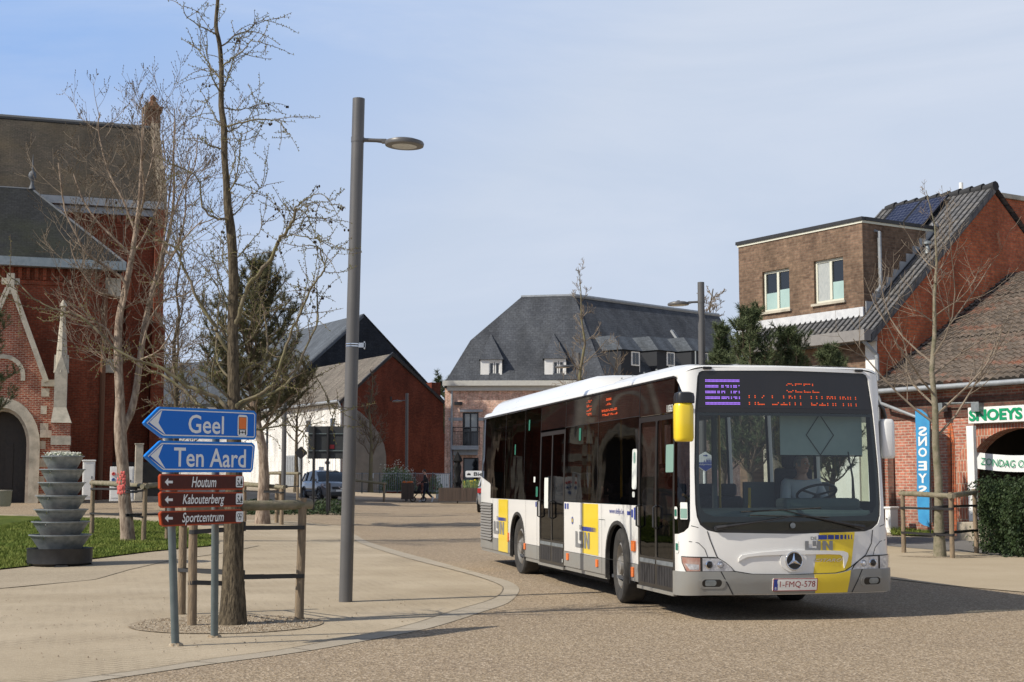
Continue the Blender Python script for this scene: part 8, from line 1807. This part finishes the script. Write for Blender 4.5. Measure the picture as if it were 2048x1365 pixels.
def hand(g, w, d, up, s=1, curl=.5, side=1):
    """palm and five fingers from wrist w along d"""
    d = Vector(d).normalized(); up = Vector(up); x = d.cross(up).normalized()*side; u = x.cross(d).normalized()*side
    c = w+d*.045*s; g.ball(c, .04*s, 8, (1, .9, .6))
    for k, (o, l) in enumerate(((-.026, .07), (-.009, .08), (.009, .075), (.025, .06))):
        b = w+d*.075*s+x*o*s; p1 = b+d*l*.5*s-u*curl*.02*s; p2 = p1+(d*(1-curl)-u*curl).normalized()*l*.3*s; p3 = p2+(d*(.4-curl)-u*(curl+.3)).normalized()*l*.3*s; g.tube([b, p1, p2, p3], [.009*s, .0085*s, .008*s, .006*s], 6)
    b = w+d*.03*s-x*.03*s; p1 = b-x*.03*s+d*.025*s-u*.01*s; p2 = p1+d*.03*s-u*.015*s+x*.006*s; g.tube([b, p1, p2], [.011*s, .010*s, .007*s], 6)
def headparts(par, c, yaw, hair, hm, s=1, glasses=False):
    T = Matrix.Translation(c) @ Matrix.Rotation(yaw, 4, 'Z')    # face towards -Y at yaw 0
    g = MB()
    for sx_ in (-1, 1): g.ball((sx_*.032*s, -.088*s, .012*s), .011*s, 8, M=T)
    g.build('eyes', M['s_white'], par, local=True, smooth=60); g = MB()
    for sx_ in (-1, 1): g.ball((sx_*.032*s, -.096*s, .012*s), .006*s, 6, M=T); g.box(sx_*.032*s-.017*s, -.098*s, .030*s, sx_*.032*s+.017*s, -.088*s, .036*s, T)
    g.build('pupils_and_brows', M['hairb'], par, local=True); g = MB(); g.tube([T @ Vector((-.024*s, -.086*s, -.045*s)), T @ Vector((0, -.096*s, -.047*s)), T @ Vector((.024*s, -.086*s, -.045*s))], .005*s, 6); g.build('mouth', mat('lips', (.35, .12, .10), rough=.5) if 'lips' not in M else M['lips'], par, local=True)
    g = MB(); n = 18
    prof = []
    for k in range(9):
        ph = k/8*(1.75 if hair == 'short' else 2.1)
        for j in range(n):
            a = 2*math.pi*j/n; v = Vector((math.sin(ph)*math.cos(a)*.086, math.sin(ph)*math.sin(a)*.103+.008, math.cos(ph)*.125))*1.05*s
            if v.y < -.045*s and v.z < .065*s: v.y = -.045*s; v.x *= 1.0
            v *= 1+.03*noise.noise(v*40); g.v.append(tuple(T @ v))
    for k in range(8):
        for j in range(n): g.f.append((k*n+j, k*n+(j+1) % n, (k+1)*n+(j+1) % n, (k+1)*n+j)); g.uv.append(None); g.mi.append(0)
    g.build('hair', hm, par, local=True, smooth=60)
def head_extra(c, yaw, s=1):
    T = Matrix.Translation(c) @ Matrix.Rotation(yaw, 4, 'Z')
    def f(g):
        g.ball((0, 0, 0), .1*s, 16, (.80, .94, 1.17), M=T); g.ball((0, -.03*s, -.065*s), .06*s, 12, (.88, .95, .8), M=T)
        g.tube([T @ Vector((0, -.090*s, .018*s)), T @ Vector((0, -.110*s, -.018*s)), T @ Vector((0, -.095*s, -.026*s))], [.008*s, .015*s, .012*s], 8)
        for sx_ in (-1, 1): g.ball((sx_*.083*s, .005*s, .0), .026*s, 8, (.35, .7, 1.1), M=T)
    return f
# walking person with pushchair (walking to the left)
wY = 77.5; wb_ = P(852, 995, wY); wz = gz(wb_.x, wY)
w = thing('person', 'person in black jacket, dark trousers and white trainers pushing a pushchair past the fence', 'person', (wb_.x, wY, wz))
V_ = Vector
pel, ch_, nk, hd_ = V_((0, 0, .95)), V_((-.03, 0, 1.35)), V_((-.06, 0, 1.50)), V_((-.10, 0, 1.64))
lh_, rh_ = V_((0, -.1, .92)), V_((0, .1, .92)); lk, la, lt_ = V_((-.10, -.1, .50)), V_((-.14, -.1, .09)), V_((-.33, -.1, .05)); rk, ra, rt = V_((.08, .1, .52)), V_((.36, .1, .22)), V_((.32, .1, .05))
ls, le, lw_ = V_((-.03, -.19, 1.42)), V_((-.10, -.23, 1.14)), V_((-.34, -.2, 1.03)); rs_, re_, rw = V_((-.03, .19, 1.42)), V_((-.10, .23, 1.14)), V_((-.34, .2, 1.03))
def ex(g): head_extra(hd_, -math.pi/2)(g); hand(g, lw_, (-1, 0, -.1), (0, 0, 1), 1, .9); hand(g, rw, (-1, 0, -.1), (0, 0, 1), 1, .9, -1)
skinmesh('body', [[(pel, .12), (V_((-.01, 0, 1.12)), .115), (ch_, .12), (nk, .055), (hd_, .07)], [(pel, .12), (lh_, .085), (lk, .055), (la, .035), (lt_, .03)], [(pel, .12), (rh_, .085), (rk, .055), (ra, .035), (rt, .03)], [(ch_, .12), (ls, .06), (le, .042), (lw_, .027)], [(ch_, .12), (rs_, .06), (re_, .042), (rw, .027)]], M['skin'], w, extra=ex)
skinmesh('jacket', [[(pel+V_((0, 0, -.05)), .15), (V_((-.01, 0, 1.12)), .15), (ch_, .155), (nk-V_((0, 0, .03)), .08)], [(ch_, .155), (ls, .085), (le, .06), (lw_+V_((.05, 0, .01)), .042)], [(ch_, .155), (rs_, .085), (re_, .06), (rw+V_((.05, 0, .01)), .042)]], M['jacket'], w)
skinmesh('trousers', [[(pel, .135), (lh_, .105), (lk, .075), (la+V_((0, 0, .02)), .055)], [(pel, .135), (rh_, .105), (rk, .075), (ra+V_((-.02, 0, .02)), .055)]], M['navy'], w)
for p, q in ((la, lt_), (ra, rt)):
    g = MB(); d = (q-p).normalized(); g.tube([p-d*.06, p+(q-p)*.3, q+d*.05], [.05, .052, .035], 10); g.ball(p-d*.04, .05, 8); g.build('shoe', M['shoe'], w, local=True, smooth=60)
headparts(w, hd_, -math.pi/2, 'short', M['hairb'])
pc = P(836, 994, wY-.1); o = thing('pushchair', 'dark pushchair with a pale hood pushed by the walking person', 'pushchair', (pc.x, pc.y, gz(pc.x, pc.y)))
g = MB(); 
for y in (-.24, .24): g.tube([(.55, y, 1.03), (.2, y, .75), (-.25, y, .2)], .016, 6); g.tube([(.1, y, .7), (.28, y, .18)], .014, 6); g.tube([(-.3, y, .62), (.15, y, .5)], .012, 6)
g.tube([(.55, -.24, 1.03), (.55, .24, 1.03)], .018, 6); g.build('frame', M['black'], o, local=True, smooth=50)
g = MB(); V = [(x, y, z) for y in (-.2, .2) for x, z in ((-.32, .5), (-.05, .42), (.12, .5), (.18, .92), (.05, .95), (-.05, .58), (-.3, .6))]; g.idx(V, [(0, 1, 2, 3, 4, 5, 6), (13, 12, 11, 10, 9, 8, 7)]+[(k, k+7, (k+1) % 7+7, (k+1) % 7) for k in range(7)]); g.build('seat', M['jacket'], o, local=True)
g = MB(); V = []
for k in range(7): a = k*math.pi*.6/6; V += [(.15-.38*math.sin(a), -.2, .72+.3*math.cos(a)), (.15-.38*math.sin(a), .2, .72+.3*math.cos(a))]
g.idx(V, [(2*k, 2*k+1, 2*k+3, 2*k+2) for k in range(6)]); g.build('hood', M['galv'], o, local=True, smooth=60)
for x in (-.27, .3):
    for y in (-.25, .25):
        g = MB(); g.tube([(x+.13*math.cos(k*.524), y, .15+.13*math.sin(k*.524)) for k in range(12)], .02, 6, closed=True); wq = g.build('wheel', M['rubber'], o, local=True, smooth=60); g = MB()
        for k in range(6): g.tube([(x, y, .15), (x+.12*math.cos(k*1.047), y, .15+.12*math.sin(k*1.047))], .006, 4)
        g.build('spokes', M['galv'], wq, local=True)
# driver (in bus coordinates)
def seated(label, x, y, z0, yaw, shirt, hair, reach=None, hairlen='short', group=None):
    o = thing('person', label, 'person', tuple(Matrix.Rotation(BTH, 3, 'Z') @ V_((x, y, 0))+V_((BUS[0], BUS[1], z0))), BTH)
    pel, ch_, nk, hd_ = V_((0, .05, .0)), V_((0, .06, .40)), V_((0, .04, .56)), V_((-.01, .0, .70)); c = .2
    ls, rs_ = V_((-.2, .05, .47)), V_((.2, .05, .47)); le, re_ = V_((-.27, -.08, .20)), V_((.27, -.08, .20)); lw_, rw = reach or (V_((-.15, -.30, .12)), V_((.15, -.30, .12)))
    lh_, rh_ = V_((-.1, 0, -.02)), V_((.1, 0, -.02)); lk, rk = V_((-.14, -.42, .0)), V_((.14, -.42, .0)); la, ra = V_((-.14, -.45, -.42)), V_((.14, -.45, -.42)); lt_, rt = V_((-.15, -.62, -.47)), V_((.15, -.62, -.47))
    def ex(g): head_extra(hd_, yaw)(g); hand(g, lw_, (.2, -1, .1), (0, 0, 1), 1, .9); hand(g, rw, (-.2, -1, .1), (0, 0, 1), 1, .9, -1)
    skinmesh('body', [[(pel, .13), (V_((0, .06, .2)), .12), (ch_, .125), (nk, .055), (hd_, .07)], [(pel, .13), (lh_, .09), (lk, .06), (la, .04), (lt_, .03)], [(pel, .13), (rh_, .09), (rk, .06), (ra, .04), (rt, .03)], [(ch_, .125), (ls, .06), (le, .042), (lw_, .027)], [(ch_, .125), (rs_, .06), (re_, .042), (rw, .027)]], M['skin'], o, extra=ex)
    skinmesh('shirt', [[(pel, .155), (V_((0, .06, .2)), .15), (ch_, .16), (nk-V_((0, 0, .06)), .085)], [(ch_, .16), (ls, .085), (le, .062), (le.lerp(lw_, .4), .05)], [(ch_, .16), (rs_, .085), (re_, .062), (re_.lerp(rw, .4), .05)]], shirt, o)
    skinmesh('trousers', [[(pel, .15), (lh_, .105), (lk, .08), (la, .055)], [(pel, .15), (rh_, .105), (rk, .08), (ra, .055)]], M['navy'], o)
    headparts(o, hd_, yaw, hairlen, hair)
    g = MB()
    for p, q in ((la, lt_), (ra, rt)): g.tube([p, q], [.05, .04], 8)
    g.build('shoes', M['black'], o, local=True, smooth=60); return o
seated('grey-haired bus driver in a white short-sleeved shirt seated behind the wheel', .64, 1.18, 1.06, R(22), M['shirt'], M['hairg'], reach=(V_((-.14, -.27, .27)), V_((.15, -.27, .27))))
M['teals'] = col('teal_top', (.03, .20, .24), .8)
seated('dark-haired passenger in a blue top looking out of the middle side window of the bus', -.95, 4.38, .74, R(-75), M['teals'], M['hairb'], hairlen='long')
seated('passenger seated low at the left behind the windscreen, in a pale top', -.85, 2.05, .95, R(0), M['shirt'], M['hairb'])
